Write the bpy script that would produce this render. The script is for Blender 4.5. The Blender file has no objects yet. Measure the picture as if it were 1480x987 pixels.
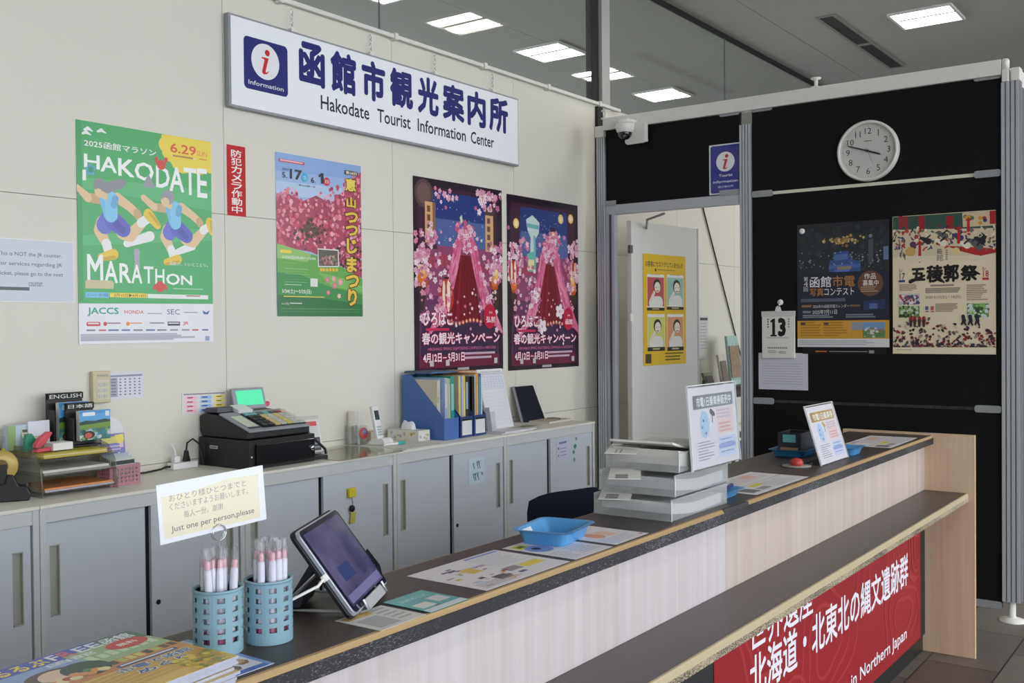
import bpy, bmesh, math, random
import numpy as np
from mathutils import Vector, Matrix, Euler

SC = bpy.context.scene
COL = SC.collection
random.seed(7)
PI = math.pi

# ------------------------------------------------------------------ camera
cam_d = bpy.data.cameras.new('camera')
cam = bpy.data.objects.new('camera', cam_d)
COL.objects.link(cam)
cam_d.sensor_width = 36.0
cam_d.lens = 36.0 * 1473.2 / 1480.0
cam_d.clip_start = 0.02
_yaw, _pit, _rol = math.radians(36.15), math.radians(0.798), math.radians(0.522)
_f = Vector((math.cos(_yaw) * math.cos(_pit), math.sin(_yaw) * math.cos(_pit), -math.sin(_pit)))
_r0 = Vector((math.sin(_yaw), -math.cos(_yaw), 0))
_d0 = _f.cross(_r0)
_r = _r0 * math.cos(_rol) + _d0 * math.sin(_rol)
_d = -_r0 * math.sin(_rol) + _d0 * math.cos(_rol)
cam.matrix_world = Matrix(((_r.x, -_d.x, -_f.x, 0.0), (_r.y, -_d.y, -_f.y, 0.0), (_r.z, -_d.z, -_f.z, 1.5), (0, 0, 0, 1)))
SC.camera = cam

# ------------------------------------------------------------------ world, exposure
W = bpy.data.worlds.new('daylight')
SC.world = W
W.use_nodes = True
_bg = W.node_tree.nodes['Background']
_bg.inputs['Color'].default_value = (0.88, 0.94, 1.0, 1)
_bg.inputs['Strength'].default_value = 3.7
LAMP_STRENGTH = 20.0
SC.view_settings.view_transform = 'Standard'
SC.view_settings.look = 'None'
SC.view_settings.exposure = 0.0
SC.view_settings.gamma = 1.0
SC.view_settings.use_curve_mapping = False

# ------------------------------------------------------------------ materials
def lin(c):
    return tuple(((x / 255.0) / 12.92 if x / 255.0 <= 0.04045 else ((x / 255.0 + 0.055) / 1.055) ** 2.4) for x in c)

_M = {}
def mat(name, rgb, rough=0.5, metal=0.0, spec=0.5, alpha=1.0, trans=0.0, emit=None, es=0.0, var=0.06, scale=18.0, bump=0.0, coat=0.0, stretch=None):
    if name in _M:
        return _M[name]
    m = bpy.data.materials.new(name)
    m.use_nodes = True
    nt = m.node_tree
    b = nt.nodes['Principled BSDF']
    col = lin(rgb)
    b.inputs['Roughness'].default_value = rough
    b.inputs['Metallic'].default_value = metal
    b.inputs['Specular IOR Level'].default_value = spec
    b.inputs['Alpha'].default_value = alpha
    b.inputs['Transmission Weight'].default_value = trans
    b.inputs['Coat Weight'].default_value = coat
    tc = nt.nodes.new('ShaderNodeTexCoord')
    mp = nt.nodes.new('ShaderNodeMapping')
    if stretch:
        mp.inputs['Scale'].default_value = stretch
    nz = nt.nodes.new('ShaderNodeTexNoise')
    nz.inputs['Scale'].default_value = scale
    nz.inputs['Detail'].default_value = 4.0
    nt.links.new(tc.outputs['Object'], mp.inputs[0])
    nt.links.new(mp.outputs[0], nz.inputs['Vector'])
    mx = nt.nodes.new('ShaderNodeMix')
    mx.data_type = 'RGBA'
    mx.inputs[6].default_value = (*[c * (1 - var) for c in col], 1)
    mx.inputs[7].default_value = (*[min(1, c * (1 + var)) for c in col], 1)
    nt.links.new(nz.outputs[0], mx.inputs[0])
    nt.links.new(mx.outputs[2], b.inputs['Base Color'])
    if bump:
        bp = nt.nodes.new('ShaderNodeBump')
        bp.inputs['Strength'].default_value = bump
        bp.inputs['Distance'].default_value = 0.002
        nt.links.new(nz.outputs[0], bp.inputs['Height'])
        nt.links.new(bp.outputs[0], b.inputs['Normal'])
    if emit:
        b.inputs['Emission Color'].default_value = (*lin(emit), 1)
        b.inputs['Emission Strength'].default_value = es
    _M[name] = m
    return m

def print_mat(name, rough=0.45, spec=0.4, coat=0.0, es=0.0):
    if name in _M:
        return _M[name]
    m = bpy.data.materials.new(name)
    m.use_nodes = True
    nt = m.node_tree
    b = nt.nodes['Principled BSDF']
    at = nt.nodes.new('ShaderNodeVertexColor')
    at.layer_name = 'ink'
    nt.links.new(at.outputs[0], b.inputs['Base Color'])
    b.inputs['Roughness'].default_value = rough
    b.inputs['Specular IOR Level'].default_value = spec
    b.inputs['Coat Weight'].default_value = coat
    if es:
        nt.links.new(at.outputs[0], b.inputs['Emission Color'])
        b.inputs['Emission Strength'].default_value = es
    _M[name] = m
    return m

def glass_mat(name, tint, refl=0.06, rough=0.02, haze=0.0, hazecol=(235, 238, 240)):
    """thin clear pane: see-through, with a Fresnel mirror on top, and optionally a milky film"""
    if name in _M:
        return _M[name]
    m = bpy.data.materials.new(name)
    m.use_nodes = True
    nt = m.node_tree
    nt.nodes.remove(nt.nodes['Principled BSDF'])
    out = nt.nodes['Material Output']
    tr = nt.nodes.new('ShaderNodeBsdfTransparent')
    tr.inputs[0].default_value = (*tint, 1)
    gl = nt.nodes.new('ShaderNodeBsdfGlossy')
    gl.inputs['Roughness'].default_value = rough
    # Schlick reflectance from the angle to the surface, the same on both faces of the pane
    ge = nt.nodes.new('ShaderNodeNewGeometry')
    dt = nt.nodes.new('ShaderNodeVectorMath'); dt.operation = 'DOT_PRODUCT'
    nt.links.new(ge.outputs['Normal'], dt.inputs[0]); nt.links.new(ge.outputs['Incoming'], dt.inputs[1])
    def math_(op, a, b=None):
        n = nt.nodes.new('ShaderNodeMath'); n.operation = op
        for i, q in enumerate((a, b)):
            if q is None:
                continue
            if isinstance(q, (int, float)):
                n.inputs[i].default_value = q
            else:
                nt.links.new(q, n.inputs[i])
        return n.outputs[0]
    ab = math_('ABSOLUTE', dt.outputs['Value'])
    p5 = math_('POWER', math_('SUBTRACT', 1.0, ab), 5.0)
    frv = math_('ADD', math_('MULTIPLY', p5, 1.0 - refl), refl)
    ms = nt.nodes.new('ShaderNodeMixShader')
    src = tr.outputs[0]
    if haze:
        df = nt.nodes.new('ShaderNodeBsdfDiffuse')
        df.inputs[0].default_value = (*lin(hazecol), 1)
        tl = nt.nodes.new('ShaderNodeBsdfTranslucent')
        tl.inputs[0].default_value = (*lin(hazecol), 1)
        m0 = nt.nodes.new('ShaderNodeMixShader')
        m0.inputs[0].default_value = 0.4
        nt.links.new(df.outputs[0], m0.inputs[1])
        nt.links.new(tl.outputs[0], m0.inputs[2])
        m1 = nt.nodes.new('ShaderNodeMixShader')
        m1.inputs[0].default_value = haze
        nt.links.new(tr.outputs[0], m1.inputs[1])
        nt.links.new(m0.outputs[0], m1.inputs[2])
        src = m1.outputs[0]
    nt.links.new(frv, ms.inputs[0])
    nt.links.new(src, ms.inputs[1])
    nt.links.new(gl.outputs[0], ms.inputs[2])
    nt.links.new(ms.outputs[0], out.inputs[0])
    _M[name] = m
    return m

# ------------------------------------------------------------------ mesh builder
class MB:
    def __init__(s):
        s.v = []; s.f = []; s.m = []; s.c = []; s.sm = []
        s.T = None
    def add(s, vs, fs, mi=0, col=None, smooth=False):
        o = len(s.v)
        for p in vs:
            p = Vector(p)
            s.v.append(tuple(s.T @ p) if s.T is not None else tuple(p))
        for f in fs:
            s.f.append([i + o for i in f]); s.m.append(mi); s.c.append(col); s.sm.append(smooth)
        return s
    def box(s, a, b, mi=0, col=None):
        x0, x1 = sorted((a[0], b[0])); y0, y1 = sorted((a[1], b[1])); z0, z1 = sorted((a[2], b[2]))
        vs = [(x0, y0, z0), (x1, y0, z0), (x1, y1, z0), (x0, y1, z0), (x0, y0, z1), (x1, y0, z1), (x1, y1, z1), (x0, y1, z1)]
        return s.add(vs, [(0, 3, 2, 1), (4, 5, 6, 7), (0, 1, 5, 4), (1, 2, 6, 5), (2, 3, 7, 6), (3, 0, 4, 7)], mi, col)
    def hexa(s, bot, top, mi=0, col=None):
        return s.add(list(bot) + list(top), [(0, 3, 2, 1), (4, 5, 6, 7), (0, 1, 5, 4), (1, 2, 6, 5), (2, 3, 7, 6), (3, 0, 4, 7)], mi, col)
    def prism(s, poly, a0, a1, axis='z', mi=0, col=None):
        """extrude a 2-D polygon; axis names the extrusion axis, poly holds the two other coordinates in x,y,z order"""
        def mk(p, a):
            return {'z': (p[0], p[1], a), 'y': (p[0], a, p[1]), 'x': (a, p[0], p[1])}[axis]
        n = len(poly)
        vs = [mk(p, a0) for p in poly] + [mk(p, a1) for p in poly]
        fs = [list(range(n))[::-1], list(range(n, 2 * n))] + [(i, (i + 1) % n, n + (i + 1) % n, n + i) for i in range(n)]
        return s.add(vs, fs, mi, col)
    def tube(s, pts, r, n=8, mi=0, col=None, closed=False, cap=True):
        pts = [Vector(p) for p in pts]
        N = len(pts)
        rr = r if isinstance(r, (list, tuple)) else [r] * N
        vs = []; fs = []
        up = None
        for i, p in enumerate(pts):
            if closed:
                t = pts[(i + 1) % N] - pts[i - 1]
            else:
                t = pts[min(i + 1, N - 1)] - pts[max(i - 1, 0)]
            t.normalize()
            if up is None:
                up = t.orthogonal().normalized()
            else:
                up = (up - t * up.dot(t))
                up = up.normalized() if up.length > 1e-6 else t.orthogonal().normalized()
            w = t.cross(up)
            for k in range(n):
                a = 2 * PI * k / n
                vs.append(p + (up * math.cos(a) + w * math.sin(a)) * rr[i])
        seg = N if closed else N - 1
        for i in range(seg):
            j = (i + 1) % N
            for k in range(n):
                l = (k + 1) % n
                fs.append((i * n + k, i * n + l, j * n + l, j * n + k))
        s.add(vs, fs, mi, col, True)
        if cap and not closed:
            s.add([vs[k] for k in range(n)], [list(range(n))[::-1]], mi, col)
            s.add([vs[(N - 1) * n + k] for k in range(n)], [list(range(n))], mi, col)
        return s
    def lathe(s, prof, c=(0, 0, 0), n=24, mi=0, col=None, axis='z', smooth=True):
        vs = []; fs = []
        for r, z in prof:
            for k in range(n):
                a = 2 * PI * k / n
                x, y = r * math.cos(a), r * math.sin(a)
                q = {'z': (x, y, z), 'y': (x, z, -y), 'x': (z, x, y)}[axis]
                vs.append((q[0] + c[0], q[1] + c[1], q[2] + c[2]))
        for i in range(len(prof) - 1):
            for k in range(n):
                l = (k + 1) % n
                fs.append((i * n + k, i * n + l, (i + 1) * n + l, (i + 1) * n + k))
        s.add(vs, fs, mi, col, smooth)
        if prof[0][0] > 1e-6:
            s.add(vs[:n], [list(range(n))[::-1]], mi, col)
        if prof[-1][0] > 1e-6:
            s.add(vs[-n:], [list(range(n))], mi, col)
        return s
    def sphere(s, c, r, mi=0, col=None, n=16, sq=(1, 1, 1)):
        prof = [(max(1e-7, math.cos(t)), math.sin(t)) for t in [(-0.5 + i / (n // 2)) * PI for i in range(n // 2 + 1)]]
        vs = []; fs = []
        for rr, z in prof:
            for k in range(n):
                a = 2 * PI * k / n
                vs.append((c[0] + r * sq[0] * rr * math.cos(a), c[1] + r * sq[1] * rr * math.sin(a), c[2] + r * sq[2] * z))
        for i in range(len(prof) - 1):
            for k in range(n):
                l = (k + 1) % n
                fs.append((i * n + k, i * n + l, (i + 1) * n + l, (i + 1) * n + k))
        return s.add(vs, fs, mi, col, True)
    def build(s, name, mats, parent=None, bevel=0.0, M=None, seg=2):
        me = bpy.data.meshes.new(name)
        me.from_pydata(s.v, [], s.f)
        mats = mats if isinstance(mats, (list, tuple)) else [mats]
        for m in mats:
            me.materials.append(m)
        me.polygons.foreach_set('material_index', s.m)
        me.polygons.foreach_set('use_smooth', s.sm)
        if any(c is not None for c in s.c):
            ca = me.color_attributes.new('ink', 'FLOAT_COLOR', 'CORNER')
            buf = []
            for f, c in zip(s.f, s.c):
                cc = (*lin(c), 1.0) if c is not None else (0.8, 0.8, 0.8, 1.0)
                buf.extend(cc * len(f))
            ca.data.foreach_set('color', buf)
        me.update()
        o = bpy.data.objects.new(name, me)
        COL.objects.link(o)
        if M is not None:
            o.matrix_world = M
        if parent is not None:
            o.parent = parent
        if bevel:
            bv = o.modifiers.new('soft_edge', 'BEVEL')
            bv.width = bevel; bv.segments = seg; bv.limit_method = 'ANGLE'; bv.angle_limit = math.radians(40)
            bv.harden_normals = False
        return o

def tag(o, label, cat, group=None):
    o['label'] = label; o['category'] = cat
    if group:
        o['group'] = group
    return o

def thing(name, label, cat, loc=(0, 0, 0), rz=0.0, group=None):
    o = bpy.data.objects.new(name, None)
    o.empty_display_size = 0.05
    COL.objects.link(o)
    o.location = loc; o.rotation_euler = (0, 0, rz)
    return tag(o, label, cat, group)

def copy_tree(o, parent=None):
    c = o.copy(); COL.objects.link(c)
    if parent is not None:
        c.parent = parent
    for ch in o.children:
        copy_tree(ch, c)
    return c

def struct(o):
    o['kind'] = 'structure'
    return o

def rrect(x0, y0, x1, y1, r, n=5):
    pts = []
    for cx, cy, a0 in ((x1 - r, y0 + r, -PI / 2), (x1 - r, y1 - r, 0), (x0 + r, y1 - r, PI / 2), (x0 + r, y0 + r, PI)):
        for i in range(n + 1):
            a = a0 + PI / 2 * i / n
            pts.append((cx + r * math.cos(a), cy + r * math.sin(a)))
    return pts

# ------------------------------------------------------------------ lettering and printed sheets
_G = {}
def glyphs(s, bold=0.0, sp=1.0):
    k = (s, bold, sp)
    if k in _G:
        return _G[k]
    c = bpy.data.curves.new('lettering', 'FONT')
    c.body = s; c.resolution_u = 2; c.offset = bold; c.space_character = sp
    o = bpy.data.objects.new('lettering', c)
    COL.objects.link(o)
    dg = bpy.context.evaluated_depsgraph_get()
    me = bpy.data.meshes.new_from_object(o.evaluated_get(dg))
    vs = [(v.co.x, v.co.y) for v in me.vertices]
    fs = [list(p.vertices) for p in me.polygons]
    bpy.data.objects.remove(o); bpy.data.curves.remove(c); bpy.data.meshes.remove(me)
    if vs:
        xs = [v[0] for v in vs]; ys = [v[1] for v in vs]
        bb = (min(xs), min(ys), max(xs), max(ys))
    else:
        bb = (0, 0, 1, 1)
    _G[k] = (vs, fs, bb)
    return _G[k]

class Canvas:
    """a printed sheet w x h metres. Positions on it are given in the measuring frame `quad`
    (its four corners TL, TR, BR, BL there) and turned into metres on the sheet."""
    STEP = 4e-6
    def __init__(s, w, h, base, quad=None, thick=0.0008):
        s.w, s.h = w, h
        s.mb = MB(); s.z = thick
        if quad is None:
            quad = [(0, 0), (1, 0), (1, 1), (0, 1)]
        A = []; B = []
        for (x, y), (u, v) in zip(quad, [(0, h), (w, h), (w, 0), (0, 0)]):
            A.append([x, y, 1, 0, 0, 0, -u * x, -u * y]); B.append(u)
            A.append([0, 0, 0, x, y, 1, -v * x, -v * y]); B.append(v)
        s.H = np.append(np.linalg.solve(np.array(A, float), np.array(B, float)), 1).reshape(3, 3)
        s.mb.box((0, 0, 0), (w, h, thick), 0, base)
        s.clip = True
    def P(s, x, y):
        q = s.H @ np.array([x, y, 1.0])
        u, v = q[0] / q[2], q[1] / q[2]
        if s.clip:
            u = min(max(u, 0), s.w); v = min(max(v, 0), s.h)
        return (u, v)
    def _up(s):
        s.z += s.STEP
        return s.z
    def raw(s, pts, col):
        z = s._up()
        a = sum(p[0] * q[1] - q[0] * p[1] for p, q in zip(pts, pts[1:] + pts[:1]))
        if abs(a) < 1e-9:
            return
        if a < 0:
            pts = pts[::-1]
        s.mb.add([(p[0], p[1], z) for p in pts], [list(range(len(pts)))], 0, col)
    def poly(s, pts, col):
        s.raw([s.P(*p) for p in pts], col)
    def rect(s, x0, y0, x1, y1, col, r=0.0):
        a, b = s.P(x0, y0), s.P(x1, y1)
        xa, xb = sorted((a[0], b[0])); ya, yb = sorted((a[1], b[1]))
        if r:
            r = min(r, (xb - xa) / 2, (yb - ya) / 2)
            s.raw(rrect(xa, ya, xb, yb, r), col)
        else:
            s.raw([(xa, ya), (xb, ya), (xb, yb), (xa, yb)], col)
    def disc(s, x, y, r, col, n=16, ry=None):
        """r in metres"""
        cx, cy = s.P(x, y)
        ry = ry or r
        pts = [(cx + r * math.cos(2 * PI * k / n), cy + ry * math.sin(2 * PI * k / n)) for k in range(n)]
        pts = [(min(max(p[0], 0), s.w), min(max(p[1], 0), s.h)) for p in pts]
        s.raw(pts, col)
    def limb(s, p0, p1, r0, r1, col):
        a, b = Vector(s.P(*p0)), Vector(s.P(*p1))
        d = (b - a)
        if d.length < 1e-6:
            return
        d.normalize(); n = Vector((-d.y, d.x))
        pts = []
        a0 = math.atan2(n.y, n.x)
        for k in range(7):
            t = a0 + PI * k / 6
            pts.append((a.x + r0 * math.cos(t), a.y + r0 * math.sin(t)))
        for k in range(7):
            t = a0 + PI + PI * k / 6
            pts.append((b.x + r1 * math.cos(t), b.y + r1 * math.sin(t)))
        pts = [(min(max(p[0], 0), s.w), min(max(p[1], 0), s.h)) for p in pts]
        s.raw(pts, col)
    def ink(s, t, u, v, sx, sy, b, col, sp=1.0):
        """one line of lettering at (u, v) scaled sx, sy; weight b thickens it (in em)"""
        vs, fs, bb = glyphs(t, 0.0, sp)
        offs = [(0, 0)]
        if b > 0.006:
            k = 8 if b > 0.035 else 4
            a0 = PI / 4 if k == 4 else 0
            offs += [(b * math.cos(a0 + 2 * PI * i / k), b * math.sin(a0 + 2 * PI * i / k)) for i in range(k)]
        for dx, dy in offs:
            z = s._up()
            s.mb.add([(u + (p[0] - bb[0] + dx) * sx, v + (p[1] - bb[1] + dy) * sy, z) for p in vs], fs, 0, col)
    def line(s, t, u0, u1, v0, v1, col, b=0.0, outline=None, ow=0.05):
        bb = glyphs(t)[2]
        w, h = max(1e-6, bb[2] - bb[0]), max(1e-6, bb[3] - bb[1])
        sx, sy = (u1 - u0) / (w + 2 * b), (v1 - v0) / (h + 2 * b)
        if outline:
            s.ink(t, u0 + b * sx, v0 + b * sy, sx, sy, b + ow, outline)
        s.ink(t, u0 + b * sx, v0 + b * sy, sx, sy, b, col)
    def text(s, t, x0, y0, x1, y1, col, bold=0.0, outline=None, ow=0.03, sp=1.0, keep=False):
        """lettering whose ink fills the box from (x0,y0) to (x1,y1)"""
        a, b = s.P(x0, y0), s.P(x1, y1)
        xa, xb = sorted((a[0], b[0])); ya, yb = sorted((a[1], b[1]))
        bb = glyphs(t, 0.0, sp)[2]
        sx = (xb - xa) / max(1e-6, bb[2] - bb[0]); sy = (yb - ya) / max(1e-6, bb[3] - bb[1])
        if keep:
            k = min(sx, sy)
            xa += ((xb - xa) - k * (bb[2] - bb[0])) / 2
            ya += ((yb - ya) - k * (bb[3] - bb[1])) / 2
            sx = sy = k
        w, h = max(1e-6, bb[2] - bb[0]), max(1e-6, bb[3] - bb[1])
        sx *= w / (w + 2 * bold); sy *= h / (h + 2 * bold)
        if outline:
            s.ink(t, xa + bold * sx, ya + bold * sy, sx, sy, bold + ow, outline, sp)
        s.ink(t, xa + bold * sx, ya + bold * sy, sx, sy, bold, col, sp)
    def vtext(s, t, x0, y0, x1, y1, col, bold=0.0, outline=None, ow=0.03):
        n = len(t)
        for i, ch in enumerate(t):
            ya = y0 + (y1 - y0) * i / n; yb = y0 + (y1 - y0) * (i + 0.94) / n
            small = ch in 'つっりじま'
            dx = (x1 - x0) * (0.06 if small else 0)
            s.text(ch, x0 + dx, ya, x1 - dx, yb, col, bold, outline, ow)
    def lines(s, x0, y0, x1, y1, n, col, fill=0.45, rag=0.3):
        for i in range(n):
            ya = y0 + (y1 - y0) * i / n
            yb = ya + (y1 - y0) / n * fill
            s.rect(x0, ya, x1 - (x1 - x0) * random.random() * rag, yb, col)
    def blobs(s, n, fn, cols, r0, r1, k=6):
        for i in range(n):
            x, y = fn()
            s.disc(x, y, random.uniform(r0, r1), random.choice(cols), k)
    def flower(s, x, y, r, col, core=None):
        cx, cy = s.P(x, y)
        a0 = random.random() * 6
        pts = []
        for k in range(20):
            a = a0 + 2 * PI * k / 20
            rr = r * (0.62 + 0.38 * abs(math.cos(2.5 * (a - a0))))
            pts.append((min(max(cx + rr * math.cos(a), 0), s.w), min(max(cy + rr * math.sin(a), 0), s.h)))
        s.raw(pts, col)
        if core:
            s.disc(x, y, r * 0.22, core, 6)
    def build(s, name, m, origin=None, right=None, up=None, parent=None):
        """origin: lower-left corner; the print faces right x up"""
        M = None
        if origin is not None:
            R = Vector(right).normalized(); U = Vector(up); U = (U - R * U.dot(R)).normalized(); N = R.cross(U)
            M = Matrix(((R.x, U.x, N.x, origin[0]), (R.y, U.y, N.y, origin[1]), (R.z, U.z, N.z, origin[2]), (0, 0, 0, 1)))
        return s.mb.build(name, m, parent, M=M)

PX = (1, 0, 0); NY = (0, -1, 0); UPZ = (0, 0, 1)
PAPER = print_mat('printed_paper', 0.5, 0.35)
GLOSSY = print_mat('glossy_print', 0.28, 0.5)
FILMED = print_mat('laminated_print', 0.16, 0.6, 0.3)
# ================================================================== SETTING
white_al = mat('white_aluminium', (228, 226, 220), 0.4, 0.0, 0.5)
alu = mat('brushed_aluminium', (184, 188, 193), 0.36, 0.2, 0.5, var=0.02, scale=3)
alu_dark = mat('aluminium_groove', (92, 95, 100), 0.45, 0.5)
black_panel = mat('black_panel', (23, 23, 23), 0.55, 0, 0.12, var=0.15, scale=3)
rubber = mat('black_rubber', (26, 27, 26), 0.6)
chrome = mat('polished_metal', (215, 217, 220), 0.16, 1.0)
white_pl = mat('white_plastic', (232, 232, 230), 0.4)
grey_pl = mat('grey_plastic', (150, 152, 155), 0.45)
black_pl = mat('black_plastic', (18, 18, 20), 0.38, var=0.1)
cream_pl = mat('cream_plastic', (206, 196, 160), 0.5)

def floor_material():
    m = bpy.data.materials.new('stone_floor_tiles'); m.use_nodes = True
    nt = m.node_tree; b = nt.nodes['Principled BSDF']
    tc = nt.nodes.new('ShaderNodeTexCoord')
    mp = nt.nodes.new('ShaderNodeMapping')
    mp.inputs['Location'].default_value = (0.06, 0.01, 0)
    nt.links.new(tc.outputs['Object'], mp.inputs[0])
    br = nt.nodes.new('ShaderNodeTexBrick')
    br.offset = 0.5; br.squash = 1.0
    br.inputs['Scale'].default_value = 1.0
    br.inputs['Brick Width'].default_value = 0.6
    br.inputs['Row Height'].default_value = 0.3
    br.inputs['Mortar Size'].default_value = 0.0035
    br.inputs['Color1'].default_value = (*lin((134, 128, 120)), 1)
    br.inputs['Color2'].default_value = (*lin((106, 95, 90)), 1)
    br.inputs['Mortar'].default_value = (*lin((58, 54, 50)), 1)
    nt.links.new(mp.outputs[0], br.inputs['Vector'])
    nz = nt.nodes.new('ShaderNodeTexNoise'); nz.inputs['Scale'].default_value = 60; nz.inputs['Detail'].default_value = 6
    nt.links.new(tc.outputs['Object'], nz.inputs['Vector'])
    mx = nt.nodes.new('ShaderNodeMix'); mx.data_type = 'RGBA'; mx.blend_type = 'MULTIPLY'; mx.inputs[0].default_value = 0.5
    nt.links.new(br.outputs[0], mx.inputs[6]); nt.links.new(nz.outputs[1], mx.inputs[7])
    nt.links.new(mx.outputs[2], b.inputs['Base Color'])
    b.inputs['Roughness'].default_value = 0.5
    return m

struct(MB().box((-8, -9, -0.1), (14, 10, 0)).build('floor', floor_material()))
ceil_m = mat('grey_ceiling_board', (160, 158, 153), 0.85, var=0.03, scale=3)
H = 3.9
cb = MB()
for i in range(11):                                   # long ceiling boards with a fine joint between them
    y0 = -9 + i * 1.73
    cb.box((-8, max(y0, -4.2), H), (14, y0 + 1.724, H + 0.06)) if y0 + 1.724 > -4.2 else None
cb.box((-8, -4.2, H + 0.06), (14, 10, H + 0.2), 1)
struct(cb.build('ceiling', [ceil_m, mat('ceiling_void', (60, 60, 60), 0.9)]))

wall_m = mat('cream_wall_board', (224, 220, 209), 0.55, 0, 0.35, var=0.025, scale=2.0)
seam_m = mat('wall_joint', (120, 117, 108), 0.8)
wl = MB()
xs = [-3.46, -2.424, -1.388, -0.352, 0.684, 1.72, 2.753, 3.788, 4.823, 5.858, 6.893, 7.928, 9.3]
zs = [0.0, 0.975, 1.985, 2.955]
for i in range(len(xs) - 1):
    for j in range(3):
        g = 0.0012
        wl.box((xs[i] + g, 3.5, zs[j] + g), (xs[i + 1] - g, 3.56, zs[j + 1] - g), 0)
wl.box((-3.46, 3.506, 0), (9.3, 3.6, 2.95), 1)
struct(wl.build('wall_left', [wall_m, seam_m]))
t = struct(MB().box((5.735, 3.478, 0.0), (5.80, 3.4995, 2.94)).build('shadow_strip_1', rubber))   # dark strip standing for the shadow in the gap between screen and wall
far_m = mat('far_wall_paint', (120, 118, 112), 0.8)
struct(MB().box((13.8, -9, 0), (14, 10, H)).build('wall_far', far_m))
struct(MB().box((-8.2, -4.2, 0), (-8, 10, H)).build('wall_west_light_block', far_m))  # unseen wall, added to keep sky light from coming in along the aisle
struct(MB().box((9.3, 1.2, 0), (9.36, 3.5, 2.95)).build('wall_storeroom', wall_m))

# glazed screen standing on the wall up to the ceiling
win = struct(bpy.data.objects.new('window_1', None)); COL.objects.link(win)
gm = glass_mat('clear_window_glass', (0.93, 0.95, 0.93), 0.075, 0.01)
gx = [-4.2, -2.6, -0.44, 1.67, 3.756, 5.80]
for a, b in zip(gx[:-1], gx[1:]):
    MB().box((a + 0.004, 3.545, 2.962), (b - 0.004, 3.555, H - 0.03)).build('pane', gm, win)
for a, b in ((5.93, 7.868), (7.868, 9.98), (9.98, 12.1)):
    MB().box((a + 0.005, 3.545, 2.962), (b - 0.005, 3.555, H - 0.03)).build('pane', gm, win)
for x in gx[1:-1] + [7.868, 9.98]:
    MB().box((x - 0.003, 3.546, 2.962), (x + 0.003, 3.554, H - 0.03)).build('joint', alu_dark, win)
MB().box((5.79, 3.53, 2.93), (5.835, 3.60, H)).build('mullion', rubber, win)
MB().box((5.838, 3.505, 2.93), (5.94, 3.60, H)).build('mullion', mat('grey_mullion', (178, 178, 174), 0.4), win)
MB().box((-4.2, 3.535, H - 0.03), (12.1, 3.57, H)).build('head_rail', rubber, win)
MB().box((-3.4, 3.53, 2.955), (12.1, 3.57, 2.97)).build('sill_rail', mat('grey_mullion', (178, 178, 174), 0.4), win)

# white picture rail along the top of the wall
rail = thing('picture_rail', 'white metal picture rail along the top of the cream wall', 'rail', (0, 3.48, 2.95))
MB().box((0.6, -0.011, -0.004), (6.02, 0.006, 0.016)).build('rail_bar', white_al, rail, 0.002)
for x in (2.2, 3.05, 3.79, 4.52, 5.15, 5.75):
    MB().box((x - 0.012, -0.02, -0.012), (x + 0.012, 0.019, 0.022)).build('bracket', white_al, rail, 0.002)

# ---- black screen wall in an aluminium frame (faces -X at x = 5.6)
scr = struct(bpy.data.objects.new('wall_back', None)); COL.objects.link(scr)
X = 5.60
def post(y, w, z0, z1, d=0.06):
    p = MB()
    p.box((X - d / 2 + 0.008, y - w / 2, z0), (X + d / 2, y + w / 2, z1), 1)
    n = 4
    for k in range(n):                                # raised ribs leave grooves between them
        yy = y - w / 2 + w * (k + 0.14) / n
        p.box((X - d / 2, yy, z0), (X - d / 2 + 0.008, yy + w * 0.72 / n, z1))
    return p.build('post', [alu, mat('aluminium_side', (120, 124, 130), .45, .2, var=.02)], scr)
post(3.362, 0.062, 0.06, 2.70)
post(2.390, 0.072, 0.06, 2.66)
post(0.990, 0.088, 0.10, 2.70)
MB().box((X - 0.036, 1.030, 2.738), (X + 0.03, 3.34, 2.815)).build('top_beam', white_al, scr, 0.003)
MB().box((X - 0.04, 0.995, 2.70), (X + 0.0, 1.027, 2.765)).build('corner_block', white_al, scr, 0.004)
MB().box((X - 0.036, 0.945, 2.70), (X + 0.036, 0.985, 2.765)).build('corner_block', white_al, scr, 0.004)
MB().lathe([(0.0, 0.0), (0.018, 0.0), (0.018, 0.04), (0.012, 0.05), (0, 0.05)], (X - 0.02, 1.012, 2.766), 16).build('cap', white_al, scr)
MB().box((X - 0.035, 3.335, 2.70), (X + 0.03, 3.40, 2.77)).build('corner_block', white_al, scr, 0.004)
MB().box((X - 0.012, 2.427, 2.268), (X + 0.012, 3.331, 2.738)).build('panel', black_panel, scr)
MB().box((X - 0.012, 1.035, 2.262), (X + 0.012, 2.353, 2.738)).build('panel', black_panel, scr)
MB().box((X - 0.012, 1.035, 1.072), (X + 0.012, 2.353, 2.244)).build('panel', black_panel, scr)
MB().box((X - 0.012, 1.035, 0.09), (X + 0.012, 2.353, 1.056)).build('panel', black_panel, scr)
MB().box((X - 0.012, 1.035, 2.244), (X + 0.008, 2.353, 2.262)).build('edge_strip', mat('bright_edge_strip', (222, 222, 205), 0.3, 0.2), scr)
MB().box((X - 0.006, 1.035, 1.056), (X + 0.008, 2.353, 1.072)).build('edge_strip', mat('tarnished_edge_strip', (70, 70, 68), 0.4, 0.6, var=0.9, scale=30), scr)
MB().box((X - 0.01, 1.035, 0.062), (X + 0.01, 2.353, 0.09)).build('edge_strip', black_panel, scr)
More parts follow.
